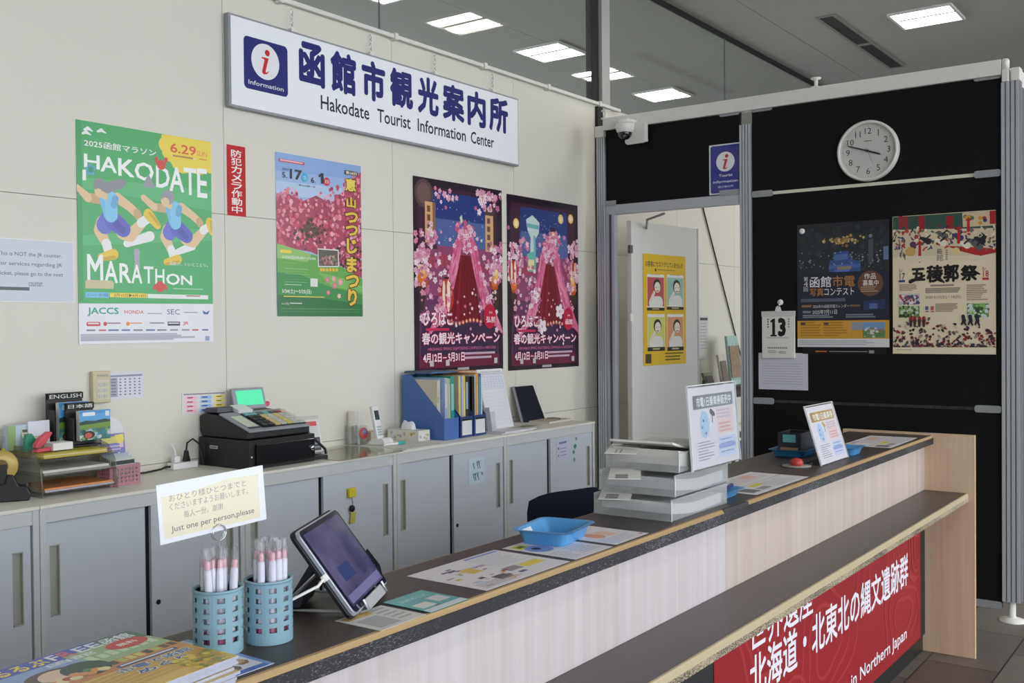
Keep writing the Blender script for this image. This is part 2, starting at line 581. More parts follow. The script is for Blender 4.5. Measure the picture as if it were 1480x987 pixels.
for y, z, s in ((2.353, 2.253, -1), (1.035, 2.253, 1), (2.353, 1.064, -1), (1.035, 1.064, 1), (1.035, 0.075, 1), (2.353, 0.075, -1), (2.353, 2.742, -1), (2.427, 2.742, 1), (1.035, 2.742, 1)):
    b = MB()
    L = 0.125
    pl = rrect(min(y, y + s * L), z - 0.018, max(y, y + s * L), z + 0.018, 0.012)
    b.prism(pl, X - 0.022, X - 0.0125, 'x')
    for q in (0.3, 0.75):
        b.lathe([(0.006, 0), (0.006, 0.003), (0, 0.003)], (X - 0.025, y + s * L * q, z), 10, axis='x')
    b.build('bracket', mat('bracket_grey', (160, 163, 165), 0.4, 0.3), scr)
for y in (0.99, 2.39, 3.362):
    f_ = MB().lathe([(0.062, 0), (0.062, 0.008), (0.03, 0.018), (0.016, 0.024), (0.016, 0.10), (0, 0.10)], (X, y, 0), 24)
    f_.build('foot', white_al, scr)
MB().box((X - 0.02, 2.427, 2.205), (X + 0.02, 3.331, 2.266)).build('door_head', alu, scr, 0.002)
MB().box((X - 0.02, 3.268, 0.02), (X + 0.02, 3.331, 2.205)).build('door_jamb', alu, scr, 0.002)
MB().box((X - 0.024, 3.29, 0.02), (X - 0.02, 3.305, 2.205)).build('door_jamb', alu_dark, scr)
b = MB().box((X - 0.03, 3.255, 2.262), (X - 0.021, 3.33, 2.292)); b.build('bracket', _M['bracket_grey'], scr)
b = MB().box((X - 0.03, 2.43, 2.262), (X - 0.021, 2.55, 2.292)); b.build('bracket', _M['bracket_grey'], scr)
for y in (1.98, 3.34):                                # stub posts that carry the beam
    MB().lathe([(0.03, 0), (0.03, 0.006), (0.01, 0.012), (0.01, 0.045), (0.028, 0.05), (0.028, 0.056), (0, 0.056)], (X + 0.0, y, 2.8152), 14).build('stub_post', white_al, scr)
# side return of the screen, running away behind the corner post
MB().box((X + 0.05, 0.975, 0.10), (X + 0.9, 0.999, 2.70)).build('panel', mat('grey_return_panel', (96, 98, 102), 0.4), scr)
MB().box((X + 0.045, 0.965, 2.70), (X + 0.9, 1.01, 2.78)).build('top_beam', white_al, scr)

# ---- white door, standing open into the store room
door = struct(bpy.data.objects.new('door_1', None)); COL.objects.link(door)
door.location = (5.632, 3.178, 0); door.rotation_euler = (0, 0, -0.094)
MB().box((0, 0, 0.012), (0.80, 0.036, 2.165)).build('door_leaf', mat('white_door_paint', (214, 213, 208), 0.42, var=0.03, scale=2), door, 0.003)
MB().box((0.785, -0.002, 0.012), (0.803, 0.038, 2.165)).build('edge_strip', alu, door)
h = MB(); h.tube([(0.74, 0.0, 1.0), (0.74, -0.045, 1.0), (0.63, -0.05, 1.0)], 0.009, 10); h.lathe([(0.024, 0), (0.024, 0.004), (0, 0.004)], (0.74, -0.004, 1.0), 16, axis='y')
h.build('door_handle', chrome, door)
MB().box((-0.018, -0.004, 1.53), (0.012, 0.012, 1.58)).build('hinge', white_al, door)
MB().box((-0.018, -0.004, 1.96), (0.012, 0.012, 2.01)).build('hinge', alu_dark, door)
MB().tube([(0.17, 0.0, 2.128), (0.0, -0.12, 2.16), (0.0, -0.25, 2.19)], 0.008, 6).build('closer_arm', grey_pl, door)

# ceiling lights and air slot
diff_m = mat('lamp_diffuser', (255, 252, 245), 0.5, emit=(255, 250, 242), es=LAMP_STRENGTH, var=0.0)
gear_m = mat('lamp_reflector', (190, 190, 186), 0.4)
frame_m = mat('lamp_frame', (205, 205, 202), 0.5)
def ceiling_light(x, y, label):
    t = thing('ceiling_light', label, 'ceiling light', (x, y, H), 0, 'square recessed ceiling lights')
    r = 0.235
    f = MB()
    for a, b in (((-r, -r), (r, -r + 0.02)), ((-r, r - 0.02), (r, r)), ((-r, -r + 0.02), (-r + 0.02, r - 0.02)), ((r - 0.02, -r + 0.02), (r, r - 0.02))):
        f.box((a[0], a[1], -0.02), (b[0], b[1], -0.001))
    f.build('frame', frame_m, t)
    g = 0.213
    for s in (-1, 1):                                  # two bowed diffusers, a dip between them
        p = []
        for k in range(7):
            u = k / 6
            p.append((s * (0.021 + (g - 0.021) * u), -0.006 - 0.012 * math.sin(PI * u)))
        if s < 0:
            p = p[::-1]
        poly = p + [(p[-1][0], -0.002), (p[0][0], -0.002)]
        MB().prism(poly, -g, g, 'y').build('diffuser', diff_m, t)
    MB().box((-0.02, -g, -0.009), (0.02, g, -0.002)).build('spine', gear_m, t)
    return t
LX = [6.28]
for x in LX:
    ceiling_light(x, 2.08, 'square recessed ceiling light above the counter and ahead of the camera, out of the picture')
ceiling_light(8.36, 2.08, 'bright square ceiling light at upper right, beside the dark air slot')
for x, l in ((5.31, 'ceiling light behind the glass cut by the top edge of the picture'), (7.40, 'ceiling light behind the glass, just left of the upright mullion'),
             (9.47, 'ceiling light behind the glass, right of the mullion and above the black screen')):
    ceiling_light(x, 4.96, l)
for x in (1.17, 3.24):
    ceiling_light(x, 4.96, 'square ceiling light behind the glass, out of the picture to the left')
for x in (-0.9, 1.17, 3.24, 5.31, 7.40, 9.47):
    ceiling_light(x, -0.80, 'square ceiling light over the hall in front of the counter, out of the picture')
for x in (-0.9, 1.17, 3.24, 5.31):
    ceiling_light(x, -3.7, 'square ceiling light over the hall behind the camera, out of the picture')
sl = thing('air_slot', 'long dark air conditioning slot in the grey ceiling', 'air vent', (8.87, 2.715, H))
f = MB()
f.box((-1.0, -0.075, -0.008), (1.0, -0.055, -0.0005)); f.box((-1.0, 0.055, -0.008), (1.0, 0.075, -0.0005))
f.box((-1.0, -0.055, -0.008), (-0.97, 0.055, -0.0005)); f.box((0.97, -0.055, -0.008), (1.0, 0.055, -0.0005)); f.box((-0.03, -0.055, -0.008), (0.03, 0.055, -0.0005))
f.build('frame', mat('slot_frame', (128, 127, 124), 0.6), sl)
for a, b in ((-0.97, -0.03), (0.03, 0.97)):
    MB().box((a, -0.055, -0.0035), (b, 0.055, -0.0005)).build('slot_opening', mat('slot_dark', (44, 46, 44), 0.9), sl)
# ================================================================== WALL: SIGNS AND POSTERS
rnd = random.uniform
WHITE = (238, 238, 236)
# ---- hanging information sign
sg = thing('hanging_sign', 'long white sign board hanging from the rail, blue lettering of the tourist information center', 'sign', (2.758, 3.498, 2.435))
SW, SH = 2.07, 0.392
fr = MB()
fr.box((0, -0.032, 0), (SW, -0.006, SH), 0)
fr.build('case', mat('sign_case_grey', (150, 152, 158), 0.4), sg, 0.003)
c = Canvas(SW - 0.02, SH - 0.02, (246, 247, 252), [(65, 55), (1415, 452), (1410, 760), (65, 487)], 0.001)
c.clip = True
c.rect(125, 152, 332, 453, (28, 33, 116), 0.02)
BL = (24, 27, 112)
ux, uy = c.P(228, 282)
z = c._up()
c.raw([(ux + 0.077 * math.cos(2 * PI * k / 40), uy + 0.077 * math.sin(2 * PI * k / 40)) for k in range(40)], (238, 238, 242))
def letter_i(c, ux, uy, k, col):
    """the red italic i of the information mark, about k tall"""
    c.raw([(ux + k * 0.10 + k * 0.13 * math.cos(2 * PI * j / 18), uy + k * 0.38 + k * 0.13 * math.sin(2 * PI * j / 18)) for j in range(18)], col)
    st = [(-0.20, 0.17), (0.17, 0.17), (0.01, -0.36), (0.0, -0.42), (0.05, -0.43), (0.14, -0.36), (0.18, -0.38), (0.06, -0.5), (-0.09, -0.53), (-0.18, -0.48), (-0.18, -0.40), (-0.05, 0.06), (-0.08, 0.10), (-0.20, 0.11)]
    c.raw([(ux + p[0] * k, uy + p[1] * k) for p in st], col)
letter_i(c, ux, uy, 0.105, (205, 32, 40))
q = c.P(145, 385)[0], c.P(313, 415)[0]
c.text('Information', 146, 366, 312, 426, (236, 236, 244), 0.008)
n8 = '函館市観光案内所'
ctr = [(386, 508, 238, 420), (535, 655, 278, 458), (682, 792, 322, 480), (815, 922, 352, 520), (945, 1042, 398, 552), (1062, 1162, 426, 578), (1178, 1262, 460, 605), (1280, 1366, 480, 628)]
ya = c.P(700, 330)[1]; 
for ch, (x0, x1, a0, a1) in zip(n8, ctr):
    u0, u1 = c.P(x0, a0)[0], c.P(x1, a1)[0]
    c.line(ch, u0, u1, 0.158, 0.352, BL, 0.042)
def line_uv(c, t, u0, u1, v0, v1, col, bold=0.0, sp=1.0):
    c.line(t, u0, u1, v0, v1, col, bold)
for w_, x0, x1, lo in (('Hakodate', 486, 714, 0), ('Tourist', 752, 908, 0), ('Information', 942, 1168, 0), ('Center', 1192, 1300, 0)):
    line_uv(c, w_, c.P(x0, 500)[0], c.P(x1, 560)[0], 0.062, 0.128, (38, 36, 48), 0.014)
face = c.build('sign_face', PAPER, (0.01, -0.0335, 0.01), PX, UPZ, sg)
for u in (0.36, 0.86, 1.34, 1.84):
    MB().box((u - 0.012, -0.03, SH), (u + 0.012, -0.008, SH + 0.014)).build('clip', white_al, sg)
    k = MB()
    for i in range(4):
        zz = SH + 0.021 + i * 0.023
        k.tube([(u + (0.006 if i % 2 else 0) * math.cos(a), -0.019 + (0 if i % 2 else 0.006) * math.cos(a), zz + 0.012 * math.sin(a)) for a in [2 * PI * j / 10 for j in range(10)]], 0.0016, 5, closed=True)
    k.build('chain', chrome, sg)

def sheet(name, label, cat, c, m, o, right=PX, up=UPZ, group=None):
    return tag(c.build(name, m, o, right, up), label, cat, group)
YW = 3.4985

# ---- green marathon poster
c = Canvas(0.598, 0.826, (72, 172, 100), [(308, 65), (850, 148), (852, 940), (310, 948)])
G2, G3 = (88, 184, 116), (60, 158, 90)
c.poly([(308, 290), (852, 340), (852, 420), (308, 330)], G2); c.poly([(308, 520), (852, 490), (852, 540), (308, 560)], G2)
c.poly([(308, 65), (330, 66), (330, 780), (308, 780)], G3)
YC = (240, 214, 70)
for x, y, r in ((700, 150, .06), (760, 165, .09), (830, 185, .085), (690, 185, .045), (735, 215, .06), (800, 225, .055), (845, 225, .05), (665, 160, .03)):
    c.disc(x, y, r, YC)
c.text('6.29', 685, 152, 790, 204, (224, 84, 52), 0.02)
c.text('SUN', 792, 182, 834, 208, (232, 120, 60), 0.0)
c.rect(690, 200, 790, 218, (246, 236, 200)); c.lines(694, 206, 786, 216, 1, (190, 130, 60)); c.lines(802, 213, 834, 226, 1, (226, 140, 60), .7, 0)
for x, y in ((345, 118), (352, 103), (405, 110)):
    c.limb((x - 10, y + 2), (x + 4, y - 3), 0.004, 0.007, WHITE); c.limb((x + 4, y - 3), (x + 22, y + 8), 0.007, 0.002, WHITE)
c.text('2025函館マラソン', 340, 141, 628, 208, WHITE, 0.014)
for ch, x0, x1, a, b in (('H', 338, 402, 198, 262), ('A', 404, 470, 206, 276), ('K', 474, 540, 214, 292), ('O', 540, 618, 226, 308), ('D', 626, 682, 242, 335), ('A', 680, 740, 244, 350), ('T', 738, 790, 248, 362), ('E', 792, 834, 250, 372)):
    c.text(ch, x0, a, x1, b, (244, 246, 244), 0.02)
c.poly([(332, 262), (346, 262), (346, 304), (332, 304)], (244, 246, 244))
star = []
for k in range(10):
    r = 26 if k % 2 == 0 else 14
    star.append((365 + r * math.cos(k * PI / 5 - PI / 2), 262 + r * 1.15 * math.sin(k * PI / 5 - PI / 2)))
c.poly(star, (88, 168, 205)); c.disc(365, 262, 0.012, (60, 150, 110))
RED = (214, 60, 54)
c.disc(648, 240, 0.02, RED); c.limb((630, 232), (628, 216), .005, .008, RED); c.limb((664, 234), (668, 218), .005, .008, RED)
c.poly([(572, 330), (584, 300), (596, 278), (610, 302), (622, 332)], (150, 152, 158))
SKIN, WH, YE, SK2 = (228, 196, 150), (236, 234, 232), (232, 198, 60), (205, 168, 122)
def runner(dx, dy, k, hair):
    def q(x, y):
        return (400 + (x - 400) * k + dx, 330 + (y - 330) * k + dy)
    for p0, p1, a, b, cc in (((405, 378), (352, 372), .019, .017, SK2), ((352, 372), (306, 332), .017, .013, SKIN), ((470, 372), (520, 408), .020, .017, SKIN), ((520, 408), (552, 438), .018, .016, SKIN), ((548, 432), (552, 444), .017, .015, SK2),
                             ((412, 470), (398, 500), .028, .024, SKIN), ((398, 500), (424, 555), .024, .018, SKIN), ((424, 552), (434, 592), .019, .018, WH), ((402, 606), (452, 594), .014, .021, YE), ((402, 614), (455, 606), .006, .008, (206, 168, 40)),
                             ((488, 508), (520, 520), .027, .025, SKIN), ((520, 520), (572, 466), .025, .018, SKIN), ((564, 470), (592, 452), .019, .018, WH), ((594, 436), (630, 480), .022, .015, YE), ((600, 432), (636, 476), .006, .006, (206, 168, 40)),
                             ((428, 455), (418, 480), .030, .034, (104, 110, 200)), ((450, 460), (492, 494), .036, .032, (92, 98, 190)), ((462, 470), (490, 500), .016, .014, (78, 84, 170)),
                             ((422, 374), (442, 440), .026, .028, (120, 190, 226)), ((444, 372), (446, 440), .026, .026, (132, 200, 234)), ((462, 376), (456, 400), .014, .014, (104, 172, 212)),
                             ((410, 352), (420, 366), .014, .013, SKIN), ((400, 345), (404, 350), .022, .022, SKIN)):
        c.limb(q(*p0), q(*p1), a * k, b * k, cc)
    if hair == 0:
        for x, y, r in ((400, 322, .026), (430, 332, .022), (455, 325, .022), (480, 318, .02), (495, 312, .013)):
            c.disc(*q(x, y), r, (140, 142, 150))
        c.disc(*q(395, 352), .016, SKIN)
    else:
        c.disc(*q(412, 330), .03, (150, 152, 160)); c.disc(*q(402, 350), .018, SKIN)
c.limb((505, 552), (600, 522), .014, .02, WH)
runner(0, 0, 1.0, 0)
c.limb((708, 585), (770, 560), .012, .018, WH)
runner(262, 38, 0.93, 1)
for ch, x0, x1, a, b in (('M', 345, 410, 592, 706), ('A', 414, 468, 618, 708), ('R', 474, 522, 628, 708), ('A', 522, 566, 630, 710), ('T', 572, 612, 640, 710), ('H', 618, 656, 650, 712), ('O', 662, 718, 668, 716), ('N', 722, 768, 676, 716)):
    c.text(ch, x0, a, x1, b, (242, 245, 242), 0.02)
c.limb((545, 585), (545, 625), .014, .01, (168, 170, 178)); c.limb((540, 625), (535, 650), .004, .003, (168, 170, 178)); c.limb((550, 625), (556, 650), .004, .003, (168, 170, 178))
c.poly([(338, 700), (345, 694), (445, 698), (452, 706), (450, 730), (338, 728)], (206, 196, 150)); c.lines(340, 702, 448, 724, 3, (150, 152, 150), .4, 0)
c.text('函館の、いいとこどり。', 676, 622, 832, 644, (226, 240, 226), 0.0)
c.disc(638, 722, .022, RED); c.limb((618, 718), (614, 728), .006, .006, RED); c.limb((658, 718), (662, 728), .006, .006, RED)
c.lines(690, 728, 826, 740, 1, (214, 236, 218))
c.rect(338, 742, 432, 766, (120, 190, 226)); c.text('エントリー受付期間', 344, 747, 428, 762, (40, 80, 140), 0.0)
c.rect(435, 745, 586, 766, (238, 210, 60)); c.text('2月10日▶4月18日', 452, 748, 580, 764, (40, 36, 30), 0.006)
c.rect(588, 750, 832, 772, (232, 236, 232)); c.lines(592, 754, 735, 768, 2, (160, 190, 170)); c.lines(742, 756, 800, 768, 1, (180, 90, 90))
c.poly([(308, 787), (852, 790), (852, 940), (310, 948)], (232, 230, 236))
c.text('JACCS', 344, 802, 470, 838, (30, 160, 130), 0.03)
c.text('HONDA', 493, 814, 570, 829, (204, 60, 60), 0.012)
c.text('SEC', 664, 811, 716, 832, (60, 70, 130), 0.0)
c.lines(585, 826, 652, 834, 1, (150, 150, 156)); c.lines(732, 822, 790, 831, 1, (140, 146, 170)); c.poly([(808, 816), (824, 824), (838, 815), (830, 832), (812, 830)], (60, 90, 160))
c.rect(340, 860, 396, 877, (204, 66, 62), .006); c.lines(346, 864, 390, 873, 1, WHITE, .5, 0)
c.disc(415, 868, .008, (190, 60, 70)); c.lines(424, 863, 484, 873, 1, (140, 90, 110)); c.disc(506, 868, .008, (230, 140, 60)); c.lines(514, 863, 578, 873, 1, (224, 150, 90))
c.lines(594, 863, 654, 873, 1, (120, 124, 130)); c.rect(666, 860, 716, 876, (50, 52, 58)); c.lines(670, 864, 712, 872, 1, WHITE, .5, 0)
c.text('JR', 728, 860, 752, 876, (206, 50, 60), 0.02)
x = 340
while x < 830:
    w_ = rnd(18, 46); c.rect(x, 890, x + w_, 896, random.choice([(120, 124, 140), (190, 90, 90), (90, 110, 160), (150, 150, 150)])); x += w_ + rnd(8, 18)
c.lines(316, 908, 812, 936, 4, (176, 176, 186), .4, .25)
c.rect(818, 918, 836, 936, (150, 160, 190))
sheet('poster', 'green marathon poster with two clay runners on the cream wall', 'poster', c, GLOSSY, (2.088, YW, 1.452))

# ---- red camera notice
c = Canvas(0.097, 0.298, (196, 26, 32))
c.vtext('防犯カメラ作動中', 0.22, 0.06, 0.80, 0.97, (244, 238, 236), 0.02)
sheet('wall_notice', 'narrow red notice with white vertical lettering about security cameras', 'notice', c, PAPER, (2.767, YW, 1.983))

# ---- azalea festival poster
c = Canvas(0.531, 0.726, (158, 186, 228), [(272, 98), (695, 160), (692, 910), (270, 905)])
c.poly([(270, 98), (695, 160), (695, 230), (270, 190)], (140, 172, 222))
c.poly([(270, 240), (695, 280), (695, 360), (270, 300)], (182, 204, 234))
PK = [(226, 118, 140), (214, 92, 118), (236, 150, 168), (196, 70, 98), (242, 176, 190), (206, 84, 104), (224, 130, 150), (160, 60, 84)]
c.poly([(272, 320), (330, 300), (400, 340), (470, 310), (540, 350), (600, 300), (640, 230), (694, 200), (694, 720), (560, 640), (440, 590), (272, 560)], (176, 72, 98))
def az():
    while True:
        x, y = rnd(272, 694), rnd(180, 690)
        top = 300 + 26 * math.sin(x / 31) + (-110 if x > 560 else 0) * min(1, (x - 560) / 60 if x > 560 else 0)
        bot = 555 + max(0, x - 380) * 0.5
        if top < y < bot:
            return x, y
c.blobs(520, az, PK, 0.005, 0.013, 6)
for i in range(90):
    x, y = random.gauss(450, 40), random.gauss(490, 28)
    c.disc(x, y, rnd(.004, .011), random.choice([(92, 58, 50), (70, 60, 46), (120, 66, 66), (84, 84, 60)]), 5)
for i in range(60):
    x, y = rnd(560, 690), rnd(560, 700)
    c.disc(x, y, rnd(.004, .01), random.choice([(80, 50, 46), (120, 60, 70), (60, 56, 44)]), 5)
c.poly([(270, 548), (330, 566), (400, 588), (480, 612), (560, 650), (640, 690), (693, 722), (692, 910), (270, 905)], (104, 172, 78))
c.poly([(270, 548), (330, 566), (400, 588), (440, 600), (420, 640), (270, 620)], (150, 196, 110))
c.poly([(270, 690), (380, 700), (520, 760), (692, 800), (692, 910), (270, 905)], (64, 146, 74))
c.poly([(270, 800), (450, 812), (692, 850), (692, 910), (270, 905)], (44, 118, 66))
c.poly([(470, 690), (600, 720), (692, 760), (692, 790), (540, 760)], (128, 190, 96))
c.rect(286, 131, 412, 162, (206, 60, 84)); c.lines(292, 141, 404, 156, 1, (240, 190, 200), .6, 0)
c.text('2025', 302, 176, 334, 190, (40, 40, 60), 0.0); c.text('5.', 303, 197, 326, 228, (34, 34, 44), 0.012)
c.text('17', 340, 180, 399, 238, (34, 34, 44), 0.03); c.disc(413, 222, .02, (70, 180, 226)); c.text('土', 404, 212, 422, 232, WHITE, 0.0)
c.text('6.', 444, 220, 466, 250, (34, 34, 44), 0.012); c.poly([(494, 200), (506, 200), (506, 252), (494, 251), (494, 216), (483, 220), (483, 209)], (34, 34, 44)); c.disc(522, 241, .02, (214, 50, 66)); c.text('日', 514, 232, 531, 250, WHITE, 0.0)
c.text('恵山公園一帯', 382, 255, 464, 274, (60, 60, 84), 0.0)
c.rect(612, 181, 677, 211, (62, 52, 46)); c.text('第58回', 617, 184, 672, 208, (240, 232, 214), 0.02)
YT, BR = (238, 196, 76), (84, 46, 30)
for i, (ch, a, b, x0, x1) in enumerate((('恵', 220, 290, 614, 668), ('山', 312, 372, 618, 666), ('つ', 386, 448, 610, 676), ('つ', 452, 512, 612, 674), ('じ', 520, 600, 616, 668), ('ま', 612, 692, 614, 666), ('つ', 700, 768, 608, 676), ('り', 772, 858, 618, 664))):
    c.text(ch, x0, a, x1, b, YT if i else (240, 214, 90), 0.045, BR, 0.055)
c.poly([(470, 572), (575, 578), (575, 664), (472, 664)], (236, 236, 232)); c.poly([(474, 577), (571, 583), (571, 659), (476, 659)], (96, 92, 84))
for i in range(50):
    c.disc(rnd(482, 562), rnd(612, 650), .008, random.choice([(176, 120, 124), (110, 80, 78), (190, 160, 150), (120, 130, 100)]), 8)
[c.disc(x_, 678, .009, (236, 190, 60), 9) for x_ in (486, 500, 516, 532, 548, 564)]
c.rect(286, 578, 340, 597, (240, 214, 70)); c.text('5/25(日)10:00〜15:00', 296, 606, 460, 634, (244, 246, 240), 0.012)
c.lines(300, 641, 400, 652, 1, (240, 220, 80)); c.lines(305, 658, 432, 762, 8, (228, 240, 222), .4, .35)
c.rect(432, 720, 468, 762, (226, 232, 222))
c.text('5/24(土)〜5/25(日)', 292, 770, 436, 800, (244, 246, 240), 0.012)
c.lines(300, 806, 500, 822, 1, (240, 222, 90), .6, 0); c.text('6/1(日)', 290, 838, 326, 852, WHITE, 0.0); c.lines(330, 840, 408, 852, 1, (228, 240, 226))
for x, y in ((516, 728), (548, 722), (582, 738), (520, 790), (574, 808), (552, 756)):
    c.flower(x, y, rnd(.012, .02), random.choice([(236, 160, 176), (226, 120, 150), (240, 196, 200)]), (240, 220, 120))
c.rect(286, 868, 686, 878, (90, 150, 100)); c.lines(288, 866, 680, 898, 2, (214, 232, 216), .4, .1)
sheet('poster', 'azalea festival poster, pink blossom over green slope and yellow vertical title', 'poster', c, GLOSSY, (3.03, YW, 1.559))

# ---- two dark pink spring campaign posters (their drawn figure is left out; hanging red cloth and weeping cherry stand there)
def spring(city, quad, ox, tower):
    c = Canvas(0.762, 1.022 if not tower else 1.024, (44, 30, 42), quad)
    def lerp(u, v):
        (a, b, d, e) = quad
        x = (a[0] * (1 - u) + b[0] * u) * (1 - v) + (e[0] * (1 - u) + d[0] * u) * v
        y = (a[1] * (1 - u) + b[1] * u) * (1 - v) + (e[1] * (1 - u) + d[1] * u) * v
        return x, y
    def D(u, v, r, col, n=10, ry=None):
        c.disc(*lerp(u, v), r, col, n, ry)
    def Pn(pts, col):
        c.poly([lerp(*p) for p in pts], col)
    Pn([(.05, .04), (.95, .04), (.95, .97), (.05, .97)], (70, 36, 58))
    Pn([(.2, .06), (.84, .06), (.86, .32), (.16, .32)], (44, 62, 128)); Pn([(.2, .2), (.84, .2), (.86, .34), (.16, .34)], (84, 104, 160))
    Pn([(.14, .34), (.88, .34), (.92, .62), (.1, .62)], (150, 74, 112)); Pn([(.08, .60), (.93, .60), (.95, .97), (.05, .97)], (112, 62, 100))
    Pn([(.08, .74), (.94, .74), (.94, .97), (.06, .97)], (62, 40, 70)); Pn([(.05, .91), (.95, .91), (.96, .975), (.05, .975)], (112, 34, 62))
    PKS = [(232, 170, 192), (222, 140, 172), (242, 206, 216), (200, 110, 148), (246, 224, 230)]
    for i in range(40):
        D(rnd(.22, .8), rnd(.08, .34), .003, (230, 226, 240), 5)
    # bridge and roofs
    Pn([(.15, .40), (.42, .38), (.42, .44), (.15, .46)], (176, 70, 96)); Pn([(.68, .43), (.9, .41), (.9, .47), (.68, .48)], (156, 62, 92))
    for k in range(6):
        Pn([(.16 + k * .045, .39), (.165 + k * .045, .39), (.165 + k * .045, .45), (.16 + k * .045, .45)], (110, 40, 60))
    def spray(u, v, su, sv, n):
        for i in range(n):
            x, y = lerp(min(.985, max(.02, random.gauss(u, su))), min(.97, max(.03, random.gauss(v, sv))))
            c.flower(x, y, rnd(.010, .022), random.choice(PKS), random.choice([None, (206, 90, 130)]))
    if not tower:
        D(.12, .08, .075, (92, 72, 70), 16); D(.12, .08, .055, (118, 92, 88), 16)
        Pn([(.13, .12), (.25, .12), (.25, .33), (.13, .33)], (222, 176, 128)); Pn([(.215, .12), (.25, .12), (.25, .33), (.215, .33)], (150, 104, 74)); 
        [Pn([(.155, .14 + .045 * k_), (.19, .14 + .045 * k_), (.19, .172 + .045 * k_), (.155, .172 + .045 * k_)], (120, 84, 64)) for k_ in range(4)]
        Pn([(.81, .15), (.9, .15), (.9, .35), (.81, .35)], (222, 176, 128)); [Pn([(.83, .165 + .045 * k_), (.865, .165 + .045 * k_), (.865, .195 + .045 * k_), (.83, .195 + .045 * k_)], (120, 84, 64)) for k_ in range(4)]
        Pn([(.81, .10), (.91, .10), (.92, .15), (.80, .15)], (92, 66, 66)); Pn([(.12, .33), (.26, .33), (.27, .36), (.11, .36)], (80, 50, 56))
        Pn([(.52, .18), (.545, .165), (.555, .2), (.535, .215)], (220, 226, 190))
        spray(.8, .07, .09, .03, 60); spray(.35, .08, .07, .02, 16)
    else:
        for u, v in ((.13, .16), (.76, .10), (.9, .09), (.65, .21)):
            D(u, v, .03, (248, 206, 130), 12); D(u, v, .018, (252, 236, 190), 10); Pn([(u - .04, v - .05), (u + .04, v - .05), (u + .02, v - .03), (u - .02, v - .03)], (60, 40, 44))
        Pn([(.118, .2), (.142, .2), (.142, .36), (.118, .36)], (60, 40, 44))
        T1, T2 = (206, 226, 224), (120, 190, 190)
        Pn([(.27, .13), (.36, .10), (.46, .14), (.45, .20), (.41, .23), (.33, .23), (.29, .19)], T1); Pn([(.28, .15), (.45, .155), (.45, .18), (.29, .175)], T2)
        Pn([(.335, .22), (.40, .22), (.405, .38), (.32, .38)], T1); Pn([(.37, .22), (.40, .22), (.405, .38), (.38, .38)], T2)
        Pn([(.28, .33), (.37, .31), (.41, .36), (.40, .43), (.29, .43)], (110, 190, 180)); Pn([(.30, .36), (.38, .36), (.38, .42), (.30, .42)], (240, 226, 170))
        spray(.66, .22, .05, .02, 30); spray(.93, .28, .04, .03, 26)
    for u, v, su, sv, n in ((.08, .40, .05, .06, 80), (.93, .42, .05, .05, 70), (.2, .30, .04, .03, 18), (.6, .34, .06, .02, 14)):
        spray(u, v, su, sv, n)
    # torches / small lamps
    for u in (.09, .92):
        for k in range(5):
            D(u + rnd(-.02, .02), .53 - k * .018, .035 - k * .005, [(196, 84, 40), (226, 120, 50), (240, 160, 70), (248, 200, 110), (250, 220, 150)][k], 10)
        Pn([(u - .05, .56), (u + .05, .56), (u + .015, .68), (u - .015, .68)], (70, 48, 42))
    # red hanging cloth, folded, with a scalloped hem, under weeping cherry
    cu = .60 if tower else .58
    Pn([(cu - .10, .38), (cu + .08, .38), (cu + .17, .73), (cu - .21, .73)], (128, 20, 38))
    for k in range(9):
        a = -.09 + k * .019; b_ = -.19 + k * .041
        Pn([(cu + a, .39), (cu + a + .008, .39), (cu + b_ + .016, .725), (cu + b_, .725)], random.choice([(108, 14, 30), (150, 30, 46), (96, 14, 30)]))
    for k in range(10):
        D(cu - .195 + k * .04, .735 + .01 * math.sin(k * .7), .012, (222, 120, 100), 8); D(cu - .195 + k * .04, .735 + .01 * math.sin(k * .7), .006, (244, 214, 170), 6)
    for sgn in (-1, 1):
        for k in range(9):
            p = []
            for j in range(10):
                t = j / 9
                p.append(lerp(cu + sgn * (.03 + .012 * k + (.20 + .012 * k) * t ** 1.4), .235 + .012 * k + .47 * t - .0 * k))
            for p0, p1 in zip(p[:-1], p[1:]):
                c.limb(p0, p1, .0085, .0085, random.choice([(226, 110, 150), (208, 84, 128), (236, 146, 176)]))
    for i in range(90):
        u, v = random.gauss(cu, .06), random.gauss(.29, .035)
        c.flower(*lerp(u, v), rnd(.012, .02), random.choice([(232, 130, 166), (240, 176, 200), (214, 96, 140), (246, 210, 222)]), (190, 60, 100))
    if tower:
        for u, v in ((.38, .57), (.73, .66), (.48, .75)):
            c.flower(*lerp(u, v), .05, (246, 236, 238), (236, 170, 190))
    # red paper lanterns
    for u, v, r in (((.36, .60, .06),) if not tower else ((.085, .44, .045), (.93, .40, .03))):
        D(u, v, r, (196, 48, 40), 18, r * 1.55)
        D(u - .03, v, r * .22, (244, 226, 200), 12, r * 1.4); D(u + .02, v, r * .26, (246, 232, 210), 12, r * 1.48); D(u - .006, v, r * .16, (214, 80, 60), 12, r * 1.5)
        Pn([(u - .025, v - r * 1.65), (u + .025, v - r * 1.65), (u + .025, v - r * 1.48), (u - .025, v - r * 1.48)], (50, 30, 30))
    for i in range(150):
        u = rnd(.07, .93)
        if abs(u - cu) > .15:
            c.flower(*lerp(u, min(.95, random.gauss(.55, .12))), rnd(.008, .020), random.choice(PKS), random.choice([None, (206, 90, 130)]))
    for i in range(40):
        c.flower(*lerp(rnd(.1, .9), rnd(.55, .78)), rnd(.006, .012), random.choice(PKS))
    W2 = (246, 234, 238); PO = (186, 40, 96)
    def T(t, u0, v0, u1, v1, col=W2, bold=.02, outl=PO):
        c.text(t, *lerp(u0, v0), *lerp(u1, v1), col, bold, outl, .05)
